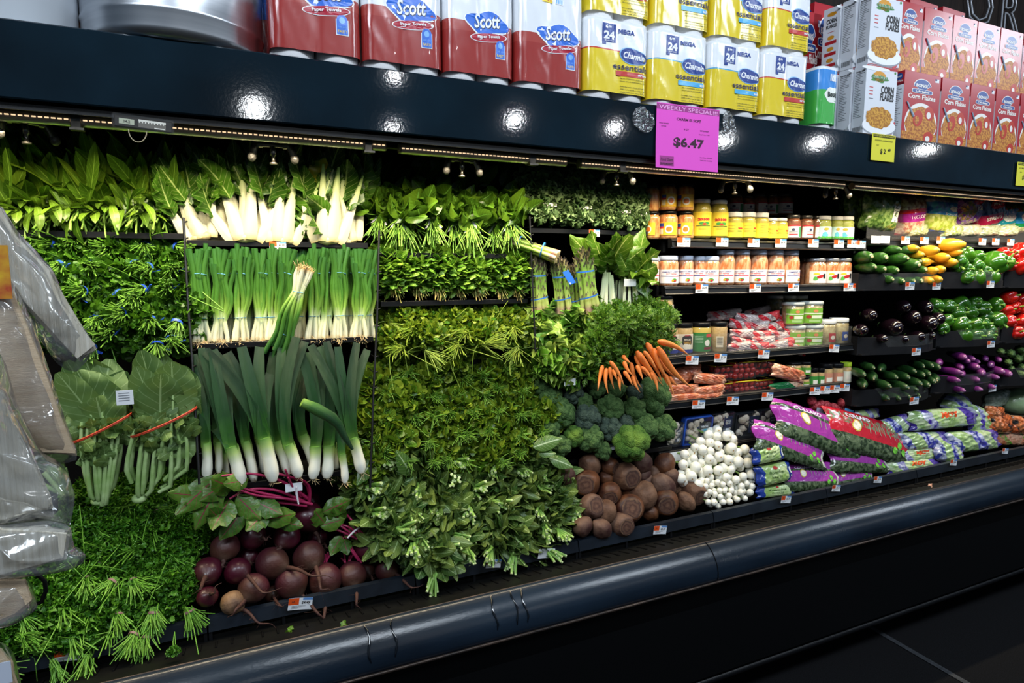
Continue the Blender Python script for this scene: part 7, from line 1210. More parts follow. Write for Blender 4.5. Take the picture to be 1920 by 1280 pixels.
def lab_pim(b, S, R, H):
    w = R*1.2; drect(b, S, -w, w, H*.14, H*.72, 0, off=.0006, nx=12); drect(b, S, -w*.9, w*.05, H*.43, H*.465, 1, off=.0012, nz=1); drect(b, S, w*.05, w*.9, H*.43, H*.465, 2, off=.0012, nz=1); dtext(b, S, 'PIMENT LAKAY', 0, H*.63, H*.06, 1, w=w*1.5, off=.0012, bold=.02, rot=.05); dtext(b, S, 'HOT PEPPER', 0, H*.54, H*.05, 2, w=w*.9, off=.0012, bold=.02)
    dblob(b, S, R*.3, H*.27, R*.28, H*.075, 3, off=.0012); dblob(b, S, R*.35, H*.25, R*.12, H*.05, 2, off=.0018); dblob(b, S, R*.1, H*.26, R*.12, H*.05, 4, off=.0018)
MPI = [pm('#e6e6ea', .4), pm('#2a3080', .4), pm('#c8283c', .4), pm('#3f9a44', .4), pm('#e0a030', .4)]
lst = [(1230, 20, 480, 536, 0), (1243, 18, 482, 537, .04), (1264, 34, 479, 538, 0), (1294, 27, 479, 537, .015), (1317, 22, 480, 536, .02), (1342, 31, 480, 537, 0), (1371, 31, 468, 536, 0), (1401, 30, 468, 536, 0), (1433, 32, 468, 536, 0), (1464, 31, 468, 536, 0), (1493, 31, 469, 536, 0)]
for i, (u, w, vt, vb, dy) in enumerate(lst): J('white-labelled jar of shredded orange peppers, %s' % nth(i, 11), 'jar', u, w, vt, vb-1, 1.91+dy, m_pik2, L_bluew, 'shredded pepper jars on the second shelf', lidh=.14 if i < 6 else .12, shoulder=.12 if i < 6 else .30, labelfn=lab_pim, labm=MPI, turn=(0, .1, 0, -.3, -.2, -.5, -.5, -.6, -.6, -.1, .5)[i], lidw=.93 if i < 6 else .86, neck=.86)
def lab_sq(b, S, R, H): w = R*.95; drect(b, S, -w, w, H*.12, H*.72, 0, off=.0006, nx=10); dblob(b, S, -R*.4, H*.35, R*.2, H*.1, 1, off=.0012, fn=star); dblob(b, S, R*.05, H*.45, R*.4, H*.08, 2, off=.0012, rot=.3); dblob(b, S, -R*.3, H*.58, R*.3, H*.05, 3, off=.0012); drect(b, S, R*.35, R*.65, H*.35, H*.6, 4, off=.0014)
MSQ = [pm('#e4e0dc', .4), pm('#58b04a', .4), pm('#b0282c', .4), pm('#e0c23a', .4), pm('#26262a', .4)]
J('dim jar with a dark label standing back beside the tall pepper jars', 'jar', 1518, 20, 484, 535, 1.97, m_dark, L_clearg, None, lidh=.1)
for i, (u, w, vt) in enumerate([(1543, 30, 484), (1569, 25, 484), (1592, 25, 484)]): J('jar of orange pepper pickle with square picture label, %s' % nth(i, 3), 'jar', u, w, vt, 535, 1.91, m_pik2, mat('silver_lid', '#a8a9ac', .3, metal=.7) if i == 0 else bpy.data.materials['silver_lid'], 'picture-label pepper jars', lidh=.11, labelfn=lab_sq, labm=MSQ, lidw=.9)
def lab_gar(b, S, R, H): w = R*1.3; drect(b, S, -w, w, H*.08, H*.84, 0, off=.0006, nx=12); dblob(b, S, R*.15, H*.58, R*.55, H*.2, 1, off=.0012, fn=lambda th: (np.abs(np.cos(th))**4+np.abs(np.sin(th))**4)**-.25); dtext(b, S, 'MINCED', R*.15, H*.62, H*.07, 0, w=R*.7, off=.002, bold=.03); dtext(b, S, 'GARLIC', R*.15, H*.50, H*.08, 2, w=R*.8, off=.002, bold=.03); dblob(b, S, R*.0, H*.34, R*.3, H*.12, 3, off=.0016); dblob(b, S, R*.35, H*.33, R*.22, H*.1, 3, off=.0018); drect(b, S, -w, w, H*.08, H*.22, 4, off=.001, nx=12); drect(b, S, -R*.15, R*.45, H*.76, H*.80, 5, off=.0012)
MGA = [pm('#dcd0bc', .4), pm('#1c1a1c', .4), pm('#d8a63a', .4), pm('#ece4d0', .4), pm('#2c3a8a', .4), pm('#b0282c', .4)]
def G2(label, u, w, vt, vb, y, lf=lab_gar, lm=MGA, fm=m_gar, lid=L_black, turn=0, lw=.97): jar('garlic_jar', label, 'jar', u, w, vt, vb, y, fm, lid, 'garlic jars', lidh=.13, shoulder=.10, labelfn=lf, labm=lm, turn=turn, lidw=lw, neck=.93)
G2('minced garlic jar with black lid, on top of the stack by the carrot tops', 1255, 32, 554, 604, 1.90); G2('minced garlic jar behind the topmost one, mostly hidden', 1236, 28, 556, 606, 1.95)
G2('minced garlic jar in the lower row, left, behind the clear fence', 1264, 30, 607, 666, 1.90); G2('minced garlic jar in the lower row, second, behind the clear fence', 1291, 33, 606, 665, 1.89)
def lab_grn(b, S, R, H): w = R*1.3; drect(b, S, -w, w, H*.10, H*.86, 0, off=.0006, nx=12); drect(b, S, R*.2, R*1.0, H*.68, H*.82, 1, off=.0012); dblob(b, S, R*.35, H*.45, R*.3, H*.13, 2, off=.0012); drect(b, S, 0, R*1.0, H*.18, H*.28, 3, off=.0012); [drect(b, S, -R*.9, -R*.1, H*(.7-.06*q), H*(.72-.06*q), 4, off=.0012, nz=1) for q in range(5)]
MGR = [pm('#2f7a3c', .4), pm('#c23a3a', .4), pm('#e8e4da', .4), pm('#7a2434', .4), pm('#9fc4a0', .5)]
G2('garlic jar with green label and black lid, behind the clear fence', 1325, 33, 605, 663, 1.89, lab_grn, MGR, mat('garlic_yellow', '#c9b050', .4))
def lab_tan(b, S, R, H): drect(b, S, -R*.6, R*.2, H*.25, H*.7, 0, off=.0008); [drect(b, S, -R*.5, R*.1, H*(.62-.05*q), H*(.64-.05*q), 1, off=.0014, nz=1) for q in range(6)]
G2('garlic paste jar showing its plain back label, right of the green labelled jar', 1357, 28, 604, 662, 1.89, lab_tan, [pm('#d8cdb4', .4), pm('#55504a', .5)])
# --- pouches and bags
def pouch(name, label, cat, u, v, wpx, hpx, y, roll, mats, uvm, group=None, thick=.3, tilt=0., deco=None, yaw=0., seed=0, seal=.07, wr=.06, sq=3.0):
    """soft bag lying or standing at the pixel centre: wpx x hpx large, rolled in the picture plane"""
    c = at(u, v, y); kx = (at(u+1, v, y).x-at(u, v, y).x); kz = at(u, v, y).z-at(u, v+1, y).z; vx, vz = math.cos(roll)*kx, math.sin(roll)*kz; W = wpx*math.hypot(vx, vz); H = hpx*math.hypot(math.cos(roll)*kz, math.sin(roll)*kx)*.93; roll = math.atan2(vz, vx); TH = min(W, H)*thick; rs = RS(seed+int(u)*7+int(v))
    t = thing(name, label, cat, c, (tilt, -roll, yaw), group); fs = [(rs.uniform(3, 11)*rs.choice([-1, 1]), rs.uniform(3, 11), rs.rand()*6.28, rs.uniform(.4, 1)) for _ in range(8)]
    def wrk(a, b_): return sum(q*(1-np.abs(np.sin(fx*a+fz*b_+p)))**2.5 for fx, fz, p, q in fs)/3-.25
    def S(X, Z, off, sg=-1):
        a, b_ = np.clip(A(X)/(W/2), -1, 1), np.clip(A(Z)/(H/2), -1, 1); e = np.clip(1-np.abs(a)**sq, 0, 1)**.5*np.clip(1-np.abs(b_)**sq, 0, 1)**.5
        sealz = np.clip((1-np.abs(a))/seal, 0, 1); th = TH*e*sealz**.5*(1+wr*8*wrk(a, b_)*(.3+.7*(1-e)))+.002
        px_ = 1-.06*(1-e)*wrk(b_*1.3, a); return np.stack([A(X)*(.97+.05*np.sin(b_*5+rsx)), sg*(th+off), A(Z)*(1-.10*np.abs(a)**6+.04*wrk(a*1.5, b_*0+1))], -1)
    rsx = rs.rand()*6; n, m = 37, 25; X, Z = np.meshgrid(np.linspace(-W/2, W/2, n), np.linspace(-H/2, H/2, m)); UV = np.stack([(X.ravel()/W+.5), (Z.ravel()/H+.5)], -1); b = MB()
    b.add(S(X.ravel(), Z.ravel(), 0), grid_faces(m, n), 0, UV); b.add(S(X.ravel(), Z.ravel(), 0, 1), grid_faces(m, n)[:, ::-1], 0, UV); b.build('bag', mats[0], t)
    if deco: b = MB(); deco(b, S, W, H); b.build('print', uvm, t)
    return t
def bagmat(name, stops, axis=1, skew=0., rough=.18, noise=0.0, ns=60, c2=None):
    """printed film with the food showing in unprinted bands; stops along v (+skew*u)"""
    m, nt, p = base(name); tc = nd(nt, 'ShaderNodeTexCoord'); sp = nd(nt, 'ShaderNodeSeparateXYZ'); nt.links.new(tc.outputs['UV'], sp.inputs[0]); a = nd(nt, 'ShaderNodeMath', operation='MULTIPLY_ADD'); a.inputs[1].default_value = skew
    nt.links.new(sp.outputs[1-axis], a.inputs[0]); nt.links.new(sp.outputs[axis], a.inputs[2]); r = nd(nt, 'ShaderNodeValToRGB'); r.color_ramp.interpolation = 'CONSTANT'; el = r.color_ramp.elements; r2 = nd(nt, 'ShaderNodeValToRGB'); r2.color_ramp.interpolation = 'CONSTANT'; e2 = r2.color_ramp.elements
    for i, (pos, ca, cb) in enumerate(stops):
        for ee, cc in ((el, ca), (e2, cb)): e = ee[i] if i < 2 else ee.new(pos); e.position = pos; e.color = lin(cc)
    nt.links.new(a.outputs[0], r.inputs[0]); nt.links.new(a.outputs[0], r2.inputs[0]); n = nd(nt, 'ShaderNodeTexNoise'); n.inputs['Scale'].default_value = ns; n.inputs['Detail'].default_value = 4; nt.links.new(tc.outputs['Object'], n.inputs['Vector'])
    st = nd(nt, 'ShaderNodeMapRange'); st.inputs[1].default_value = .42; st.inputs[2].default_value = .58; nt.links.new(n.outputs['Fac'], st.inputs[0]); mx = nd(nt, 'ShaderNodeMix', data_type='RGBA'); nt.links.new(st.outputs[0], mx.inputs[0]); nt.links.new(r.outputs[0], mx.inputs[6]); nt.links.new(r2.outputs[0], mx.inputs[7]); nt.links.new(mx.outputs[2], p.inputs['Base Color'])
    p.inputs['Roughness'].default_value = rough; p.inputs['Coat Weight'].default_value = .6; p.inputs['Coat Roughness'].default_value = .08; b = nd(nt, 'ShaderNodeBump'); b.inputs['Strength'].default_value = .5; b.inputs['Distance'].default_value = .01; n2 = nd(nt, 'ShaderNodeTexNoise'); n2.inputs['Scale'].default_value = 22; n2.inputs['Distortion'].default_value = 1; nt.links.new(tc.outputs['Object'], n2.inputs['Vector']); nt.links.new(n2.outputs['Fac'], b.inputs['Height']); nt.links.new(b.outputs[0], p.inputs['Normal']); return m
GK = ('#26361f', '#5f7052'); PU = ('#a338a0', '#a338a0'); RD = ('#b81c2e', '#b81c2e'); CL = ('#8f978a', '#c4c9bf'); WS = ('#b9bdb2', '#9aa092')
m_pbag = bagmat('purple_greens_bag', [(0, *GK), (.38, *PU), (.78, *GK), (.86, *PU)], 1, .18); m_rbag = bagmat('red_greens_bag', [(0, *GK), (.40, *RD), (.66, '#b81c2e', '#6f8a6a'), (.92, *RD)], 1, .12)
MD = [pm('#f0ead8', .3), pm('#6fc043', .3), pm('#d9c34a', .3), pm('#c9cdc2', .3), pm('#e9dff0', .3), pm('#8a9a86', .4)]
def dec_greens(b, S, W, H):
    dblob(b, S, -W*.20, H*.12, H*.16, H*.15, 2, off=.001, n=20); dblob(b, S, -W*.20, H*.12, H*.13, H*.12, 0, off=.0016, n=20)
    for q, (x, z) in enumerate(((.24, -.26), (.30, -.12), (.36, -.27))): dblob(b, S, W*x, H*z, H*.085, H*.09, 1, off=.0012, n=16)
    drect(b, S, W*.42, W*.475, -H*.43, H*.43, 3, off=.0008, nx=2, nz=10)
    for q in range(7): x = -.05+.06*q; drect(b, S, W*x, W*(x+.008), H*(.0+.0*q), H*(.34-.02*q), 5, off=.001, nx=1, nz=4)
    dtext(b, S, 'COLLARD', -W*.16, H*.34, H*.10, 4, w=W*.30, bold=.04, off=.0014)
def greens(u, v, w, h, y, roll, label, red=False, seed=0, tilt=-.5): return pouch('bagged_cut_greens', label, 'bagged greens', u, v, w, h*1.28, y, -math.radians(roll), [m_rbag if red else m_pbag], MD, 'bags of cut greens', .16, tilt, dec_greens, seed=seed)
greens(1592, 890, 80, 34, 1.765, -4, 'purple bag of cut greens at the bottom right of the stack'); greens(1520, 893, 100, 40, 1.75, 6, 'purple bag of cut greens at the bottom left of the stack')
greens(1607, 858, 112, 44, 1.775, 12, 'purple bag of cut greens half covered by the red one'); greens(1480, 834, 150, 48, 1.765, 25, 'purple bag of cut greens leaning left, nearest the wrapped lettuce'); greens(1535, 808, 190, 58, 1.80, 26, 'purple bag of cut greens on top of the stack'); greens(1627, 818, 172, 60, 1.80, 23, 'red bag of cut greens at the right of the stack', True)
greens(1648, 868, 60, 20, 1.79, 0, 'small edge of a greens bag under the red one')
# wrapped lettuce
m_rom = bagmat('lettuce_wrap', [(0, '#27419a', '#27419a'), (.14, '#9fbf6a', '#c9dba0'), (.80, '#27419a', '#27419a')], 0, 0, ns=22)
def dec_rom(b, S, W, H): dtext(b, S, 'Romaine', -W*.06, H*.08, H*.15, 0, w=W*.42, bold=.02, off=.0012, shear=.2); dblob(b, S, -W*.06, H*.28, H*.14, H*.09, 1, off=.0012, n=16); dtext(b, S, 'hearts', -W*.06, -H*.14, H*.12, 0, w=W*.3, off=.0012, shear=.2); drect(b, S, W*.36, W*.44, -H*.25, H*.2, 2, off=.0012)
MRO = [pm('#4a6a34', .4), pm('#c23a34', .4), pm('#e8eaee', .4)]
for u, v, w, h, lb, rl in ((1437, 850, 56, 34, 'top one of three', 2), (1448, 887, 64, 40, 'middle one of three', 2), (1455, 919, 76, 24, 'bottom one of three', -6)): pouch('wrapped_lettuce', 'lettuce hearts wrapped in blue-edged film beside the white onions, ' + lb, 'wrapped lettuce', u, v, w, h, 1.745, math.radians(rl), [m_rom], MRO, 'wrapped lettuces', .38, -.3, dec_rom, seal=.1)
# celery in purple striped clear bags
m_cel = bagmat('celery_bag', [(0, '#3c2a86', '#3c2a86'), (.07, '#b9c9a0', '#7fa458'), (.22, '#4a34a0', '#c9cfe0'), (.34, '#a9c97a', '#cfdfb4'), (.78, '#4a2f9a', '#6a55b8'), (.92, '#c0c4d4', '#4a2f9a')], 0, .12, ns=26); m_cel2 = bagmat('celery_bag_blue', [(0, '#2a3486', '#c9cfe0'), (.25, '#a9c48a', '#8fb06a'), (.5, '#31329a', '#b9bfe0'), (.7, '#98b878', '#c4d4ac'), (.9, '#4a2f9a', '#8a80c0')], 0, .2, ns=30)
def dec_cel(b, S, W, H): dtext(b, S, 'MOY', 0, H*.16, H*.30, 0, w=W*.26, bold=.08, off=.0014, shear=.1); dtext(b, S, 'celery', .0, -H*.06, H*.12, 1, w=W*.12, off=.0014)
MCE = [pm('#e0521e', .35), pm('#4a8a34', .4)]
for u, v, w, h, y, rl, k, lb in ((1715, 872, 110, 26, 1.76, -6, 0, 'low front one under the others'), (1722, 852, 110, 26, 1.775, -4, 0, 'third from the top at the left'), (1822, 826, 96, 40, 1.77, -6, 1, 'blue-striped one at the right front'), (1730, 826, 90, 34, 1.79, -8, 1, 'blue-striped one in the middle'), (1668, 800, 70, 34, 1.83, 8, 1, 'left one behind the red greens bag'), (1768, 784, 130, 38, 1.81, -4, 0, 'uppermost one with orange lettering'), (1835, 792, 60, 44, 1.83, -35, 0, 'upper right one slanting down'), (1790, 762, 40, 40, 1.88, 50, 1, 'twisted end sticking up behind'), (1625, 776, 44, 20, 1.86, 0, 1, 'dark blue end behind the red greens bag'), (1775, 850, 60, 36, 1.755, -30, 1, 'crumpled end in the front middle')):
    pouch('bagged_celery', 'celery in purple-striped clear bag, ' + lb, 'bagged celery', u, v, w, h, y, math.radians(rl), [m_cel2 if k else m_cel], MCE, 'bags of celery', .36, -.3, dec_cel if not k else None, seed=3, wr=.12)
# carrots far right, cabbage
m_cbag = bagmat('carrot_bag', [(0, '#c4622e', '#a84a24'), (.25, '#d07a44', '#1c1a18'), (.5, '#c4622e', '#e0946a'), (.75, '#2a211c', '#c4622e')], 0, .4, ns=24); m_cbag2 = bagmat('carrot_bag_green', [(0, '#c98a6a', '#b8643c'), (.4, '#5f9a34', '#c98a6a'), (.55, '#c98a6a', '#d8a888')], 0, .3, ns=30)
for u, v, w, h, k, lb in ((1868, 793, 50, 38, 0, 'left'), (1912, 796, 50, 34, 0, 'right'), (1885, 822, 70, 26, 1, 'lower one with green print'), (1864, 772, 34, 22, 0, 'rearmost'), (1915, 822, 30, 24, 1, 'lower right')): pouch('bagged_carrots', 'orange bag of carrots at the far right bottom, ' + lb, 'bagged carrots', u, v, w, h, 1.80, math.radians(-12), [(m_cbag, m_cbag2)[k]], MCE, 'bags of carrots at the far right', .36, -.3, wr=.1)
t = thing('wrapped_cabbage', 'pale green cabbage in clear film at the right edge above the carrots', 'cabbage', at(1908, 752, 1.92)); b = MB(); ball(b, (0, 0, 0), (.11, .09, .075), 28, 18, lumps(4, 6, .04)); b.build('cabbage', mat('cabbage_leaf', '#8fae7a', .4, col2='#b9cfa0', nscale=10, bump=.4, bscale=20, coat=.3), t); b = MB(); ball(b, (0, 0, 0), (.116, .096, .08), 28, 18, lumps(9, 6, .08, 5)); b.build('clear_film', m_glass, t)
pouch('wrapped_cabbage', 'smaller pale wrapped greens left of the cabbage', 'cabbage', 1868, 748, 44, 30, 1.95, .2, [bagmat('pale_wrap', [(0, '#9fb09a', '#b9c8b4'), (.5, '#8a9e88', '#c9d4c6')], 0)], MCE, None, .4)
# red onion nets
m_net = mat('red_net_bag', '#a52a34', .5, .4, col2='#c4565c', nscale=160, contrast=(.45, .55), bump=.5, bscale=200)
for u, v, w, h, lb in ((1478, 767, 56, 30, 'left'), (1528, 764, 48, 46, 'middle'), (1572, 766, 66, 38, 'right')):
    t = thing('onion_net', 'red net bag of onions behind the greens bags, %s' % lb, 'bagged onions', at(u, v, 1.90), (0, 0, 0), 'red nets of onions'); k = mpp(u, v, 1.9); kx = at(u+1, v, 1.9).x-at(u, v, 1.9).x; b = MB(); rs = RS(u)
    for q in range(14): c = (rs.uniform(-.38, .38)*w*kx, rs.uniform(-.02, .02), rs.uniform(-.36, .36)*h*k); ball(b, c, .021, 14, 10); 
    b.build('onions', m_net, t); b = MB(); rs = RS(u+1); M = T(rs.uniform(-.02, .02), -.042, -.01, ry=.3); box(b, -.03, .03, -.001, .001, -.02, .015, M=M); b.build('paper_band', pm('#4f9fd8' if u != 1528 else '#c4cfe0', .4), t)
# mushrooms
m_mush = mat('mushroom', '#d9d0c0', .5, col2='#b9a88e', nscale=20, coat=.2)
def mush(u, v, w, h, label, trayc, y=1.90, blue=False):
    c = at(u, v+h/2, y); kx = at(u+1, v, y).x-at(u, v, y).x; k = mpp(u, v, y); W, H = w*kx, h*k; t = thing('mushroom_tray', label, 'mushrooms', (c.x, y, c.z), (.12, 0, 0), 'packed mushrooms on the shelf'); b = MB()
    t_ = .004; box(b, -W/2, W/2, .02, .024, 0, H, r=.001); 
    for s in (-1, 1): box(b, s*W/2-.002, s*W/2+.002, 0, .024, 0, H, r=.001)
    box(b, -W/2, W/2, 0, .024, 0, t_); box(b, -W/2, W/2, 0, .024, H-t_, H); 
    if blue: tubes(b, [(-W/2, -.002, .006), (-W/2, -.002, H-.006), (-W/2+.006, -.002, H), (W/2-.006, -.002, H), (W/2, -.002, H-.006), (W/2, -.002, .006), (W/2-.006, -.002, 0), (-W/2+.006, -.002, 0), (-W/2, -.002, .006)], .004, 6)
    b.build('tray', pm(trayc, .35), t); rs = RS(int(u)); 
    for q in range(9): b = MB(); x, z = rs.uniform(-.34, .34)*W, H*(.14+.74*((q*.37) % 1)); M = T(x, .008, z, rs.uniform(-2, 2), rs.uniform(-2, 2)); ball(b, (0, 0, .004), (.016, .016, .011), 14, 10, M=M); tubes(b, [(0, 0, 0), (0, 0, -.014)], [.006, .007], 8, M=M); b.build('mushroom', m_mush, t)
    b = MB(); S = S_flat(-.006); drect(b, S, W*.0, W*.40, H*.16, H*.86, 0); dtext(b, S, 'WHOLE', W*.2, H*.66, H*.08, 1, w=W*.26, off=.001, bold=.03); dtext(b, S, 'WHITE', W*.2, H*.54, H*.08, 1, w=W*.24, off=.001, bold=.03); drect(b, S, W*.12, W*.3, H*.2, H*.34, 1, off=.001)
    if blue: drect(b, S, W*.14, W*.38, H*.44, H*.58, 2, off=.0014)
    b.build('paper_label', [pm('#1c2c4c' if not blue else '#15181c', .35), pm('#dfe3ea', .4), pm('#3fa8c4', .4)], t); b = MB(); n = 9; X, Z = np.meshgrid(np.linspace(-W/2, W/2, n), np.linspace(0, H, n)); rs = RS(3); b.add(np.stack([X, -.008-.006*np.sin(X/W*3.1+1.57)*rs.uniform(.6, 1.2, (n, n)), Z], -1).reshape(-1, 3), grid_faces(n, n)); b.build('clear_film', m_glass, t)
mush(1263, 813, 26, 44, 'clear-wrapped mushrooms with navy label, leftmost next to the broccoli', '#22262c'); mush(1305, 806, 50, 54, 'mushrooms in a bright blue tray', '#2450b0', blue=True); mush(1352, 794, 38, 46, 'clear-wrapped mushrooms with navy label behind the onion heap', '#22262c'); mush(1399, 794, 44, 46, 'clear-wrapped mushrooms with navy label, second from the right', '#22262c'); mush(1437, 788, 30, 46, 'clear-wrapped mushrooms with navy label, rightmost', '#22262c')
# shelf 3: garlic bags and tubs
m_gbag = bagmat('red_garlic_bag', [(0, '#c4b8b4', '#9a7a78'), (.3, '#c4202c', '#c4202c'), (.55, '#cfc4bc', '#8a6a6c'), (.8, '#c4202c', '#d84a50')], 0, .35, ns=40); m_gbag2 = bagmat('red_garlic_bag_pale', [(0, '#8a7478', '#c9bcb8'), (.45, '#b0242e', '#d8c8c0'), (.7, '#9a8486', '#c9bcb8')], 0, .5, ns=30)
rs = RS(12); gi = 0; names = ['front bottom', 'lower', 'middle', 'upper middle', 'top']
for r, (v, us) in enumerate(((652, (1386, 1420, 1455, 1490)), (640, (1392, 1430, 1470)), (628, (1390, 1425, 1460, 1488)), (612, (1388, 1420, 1452, 1482)), (596, (1400, 1440, 1472)))):
    for i, u in enumerate(us): pouch('garlic_bag', 'red and clear pillow bag of garlic, %s in the %s layer' % (nth(i, len(us)), names[r]), 'garlic bag', u, v+rs.uniform(-3, 3), 44, 19, 1.91+r*.018, rs.uniform(-.35, .25), [m_gbag if (r+i) % 2 else m_gbag2], None, 'heap of red garlic bags', .42, 0, None, seed=i+r*5, wr=.1)
for i, u in enumerate((1350, 1365, 1420)): pouch('garlic_bag', 'dim garlic bag at the back of the heap, %s' % nth(i, 3), 'garlic bag', u, 592-i*3, 50, 20, 2.05, .1*i, [m_gbag2], None, 'heap of red garlic bags', .4)
m_clove = mat('garlic_cloves', '#d4c694', .45, col2='#8f7a48', nscale=38, contrast=(.35, .6), bump=.5, bscale=40)
def lab_tub(b, S, R, H): w = R*.95; drect(b, S, -w, w, H*.10, H*.86, 0, off=.0006, nx=10); drect(b, S, -w, w, H*.56, H*.62, 1, off=.001, nx=10); dblob(b, S, R*.1, H*.72, R*.2, H*.08, 2, off=.0012); drect(b, S, -R*.2, R*.7, H*.34, H*.50, 1, off=.001); dblob(b, S, -R*.45, H*.42, R*.2, H*.09, 3, off=.0012); drect(b, S, -R*.4, R*.6, H*.16, H*.28, 4, off=.001)
MTU = [pm('#7ab03c', .4), pm('#dfe6cc', .4), pm('#d98a5a', .4), pm('#a83a34', .4), pm('#a9cc84', .4)]; L_cl = pm('#b4bcb8', .25)
for u, w, vt, vb, lb, y in ((1503, 31, 611, 654, 'lower left', 1.90), (1536, 33, 610, 653, 'lower right', 1.89), (1501, 31, 567, 610, 'upper left', 1.90), (1536, 34, 565, 609, 'upper right', 1.89)): jar('garlic_tub', 'clear tub of peeled garlic with green label, %s of the stack' % lb, 'tub', u, w, vt, vb, y, m_clove, L_cl, 'peeled garlic tubs', lidh=.12, shoulder=.06, labelfn=lab_tub, labm=MTU, lidw=1.04, neck=.97, turn=-.1)
for i, (u, w) in enumerate(((1465, 26), (1490, 24), (1512, 24))): jar('garlic_tub', 'shadowed tub in the back row behind the peeled garlic, %s' % nth(i, 3), 'tub', u, w, 554, 590, 2.12, m_clove, L_white, 'shadowed tubs at the back', lidh=.14)
def lab_red(b, S, R, H): drect(b, S, -R*.2, R*.6, H*.22, H*.66, 0, off=.0008); dblob(b, S, R*.2, H*.44, R*.25, H*.1, 1, off=.0014)
for u, w, vt, vb, c_, lb in ((1562, 30, 600, 649, '#a82c34', 'red label, left'), (1586, 27, 597, 646, '#2f4a8f', 'blue label, right')): jar('garlic_jar', 'jar of whole peeled garlic cloves with white lid, %s' % lb, 'jar', u, w, vt, vb, 1.89, m_clove, L_white, 'garlic jars', lidh=.14, shoulder=.12, labelfn=lab_red, labm=[pm(c_, .4), pm('#dcd6c4', .4)], lidw=.96, turn=.1)
# shelf 4: baby carrots, tomatoes, minis
m_cb = bagmat('baby_carrot_bag', [(0, '#c97a5a', '#dba080'), (.3, '#b8603c', '#d89070'), (.6, '#cf8060', '#a85438'), (.8, '#dba88c', '#c4704a')], 0, .2, ns=30)
for u, v, w, h, y, rl, lb in ((1285, 746, 76, 20, 1.87, -3, 'lowest at left'), (1326, 744, 62, 16, 1.865, 2, 'lowest at right'), (1276, 729, 72, 20, 1.88, -4, 'middle left, under the carrot tips'), (1331, 730, 56, 18, 1.87, 3, 'middle right'), (1285, 702, 60, 34, 1.93, 10, 'rearmost upright one'), (1330, 710, 62, 22, 1.88, -10, 'uppermost at right')): pouch('bagged_baby_carrots', 'clear bag of pinkish baby carrots, ' + lb, 'bagged carrots', u, v, w, h, y, math.radians(rl), [m_cb], None, 'bags of baby carrots on the shelf', .4, -.1, None, wr=.1)
m_tom = mat('cherry_tomato', '#9e1a14', .18, .6, col2='#b83020', nscale=20, coat=.5); 
def clam(u, v, w, h, y, label):
    c = at(u, v+h/2, y); kx = at(u+1, v, y).x-at(u, v, y).x; k = mpp(u, v, y); W, H, D = w*kx*.96, h*k*.97, .10; t = thing('tomato_box', label, 'tomatoes', (c.x, y, c.z), (0, 0, 0), 'clear boxes of cherry tomatoes'); rs = RS(int(u+v)); r0 = .0125
    b = MB(); nx = max(2, int(W/(2*r0))); nz = max(2, int(H/(1.8*r0)))
    for i in range(nx):
        for j in range(nz):
            for q in range(2): b = MB(); ball(b, ((i+.5)/nx*W-W/2+rs.uniform(-.002, .002)+(.004 if j % 2 else -.002), .014+.026*q, .003+(j+.5)/nz*(H-.006)), r0, 12, 9); b.build('tomato', m_tom, t)
    b = MB(); V = []
    for z, s in ((0, .94), (H, 1.02)): V += [(-W/2*s, -.0, z), (W/2*s, -.0, z), (W/2*s, D, z), (-W/2*s, D, z)]
    b.add(V, [(0, 1, 5, 4), (1, 2, 6, 5), (2, 3, 7, 6), (3, 0, 4, 7), (0, 3, 2, 1)], smooth=False); b.build('clear_box', m_glass, t); b = MB(); tubes(b, [(-W*.51, -.002, H), (W*.51, -.002, H), (W*.51, D, H), (-W*.51, D, H), (-W*.51, -.002, H)], .0025, 5); b.build('yellow_rim', pm('#c9b820', .4), t)
for u, v, w, h, y, lb in ((1361, 699, 42, 30, 1.90, 'upper row, left'), (1398, 694, 42, 33, 1.885, 'upper row, middle'), (1434, 690, 34, 30, 1.90, 'upper row, right'), (1368, 732, 38, 30, 1.90, 'lower row, left'), (1397, 729, 40, 32, 1.88, 'lower row, middle'), (1433, 725, 36, 28, 1.89, 'lower row, right')): clam(u, v, w, h, y, 'clear box of cherry tomatoes, ' + lb)
pouch('bagged_baby_carrots', 'clear bag of baby carrots on top of the green bag beside the tomatoes', 'bagged carrots', 1477, 700, 66, 26, 1.87, -.35, [m_cb], None, 'bags of baby carrots on the shelf', .4, -.1, wr=.1)
pouch('green_carrot_bag', 'bag of shredded carrots with dark green print under the clear carrot bag', 'bagged carrots', 1474, 723, 64, 18, 1.87, .05, [bagmat('green_print_bag', [(0, '#c98a6a', '#d8a888'), (.25, '#1f6a3c', '#1f6a3c'), (.8, '#c98a6a', '#d8b89c')], 0, .3)], None, None, .35, wr=.1)
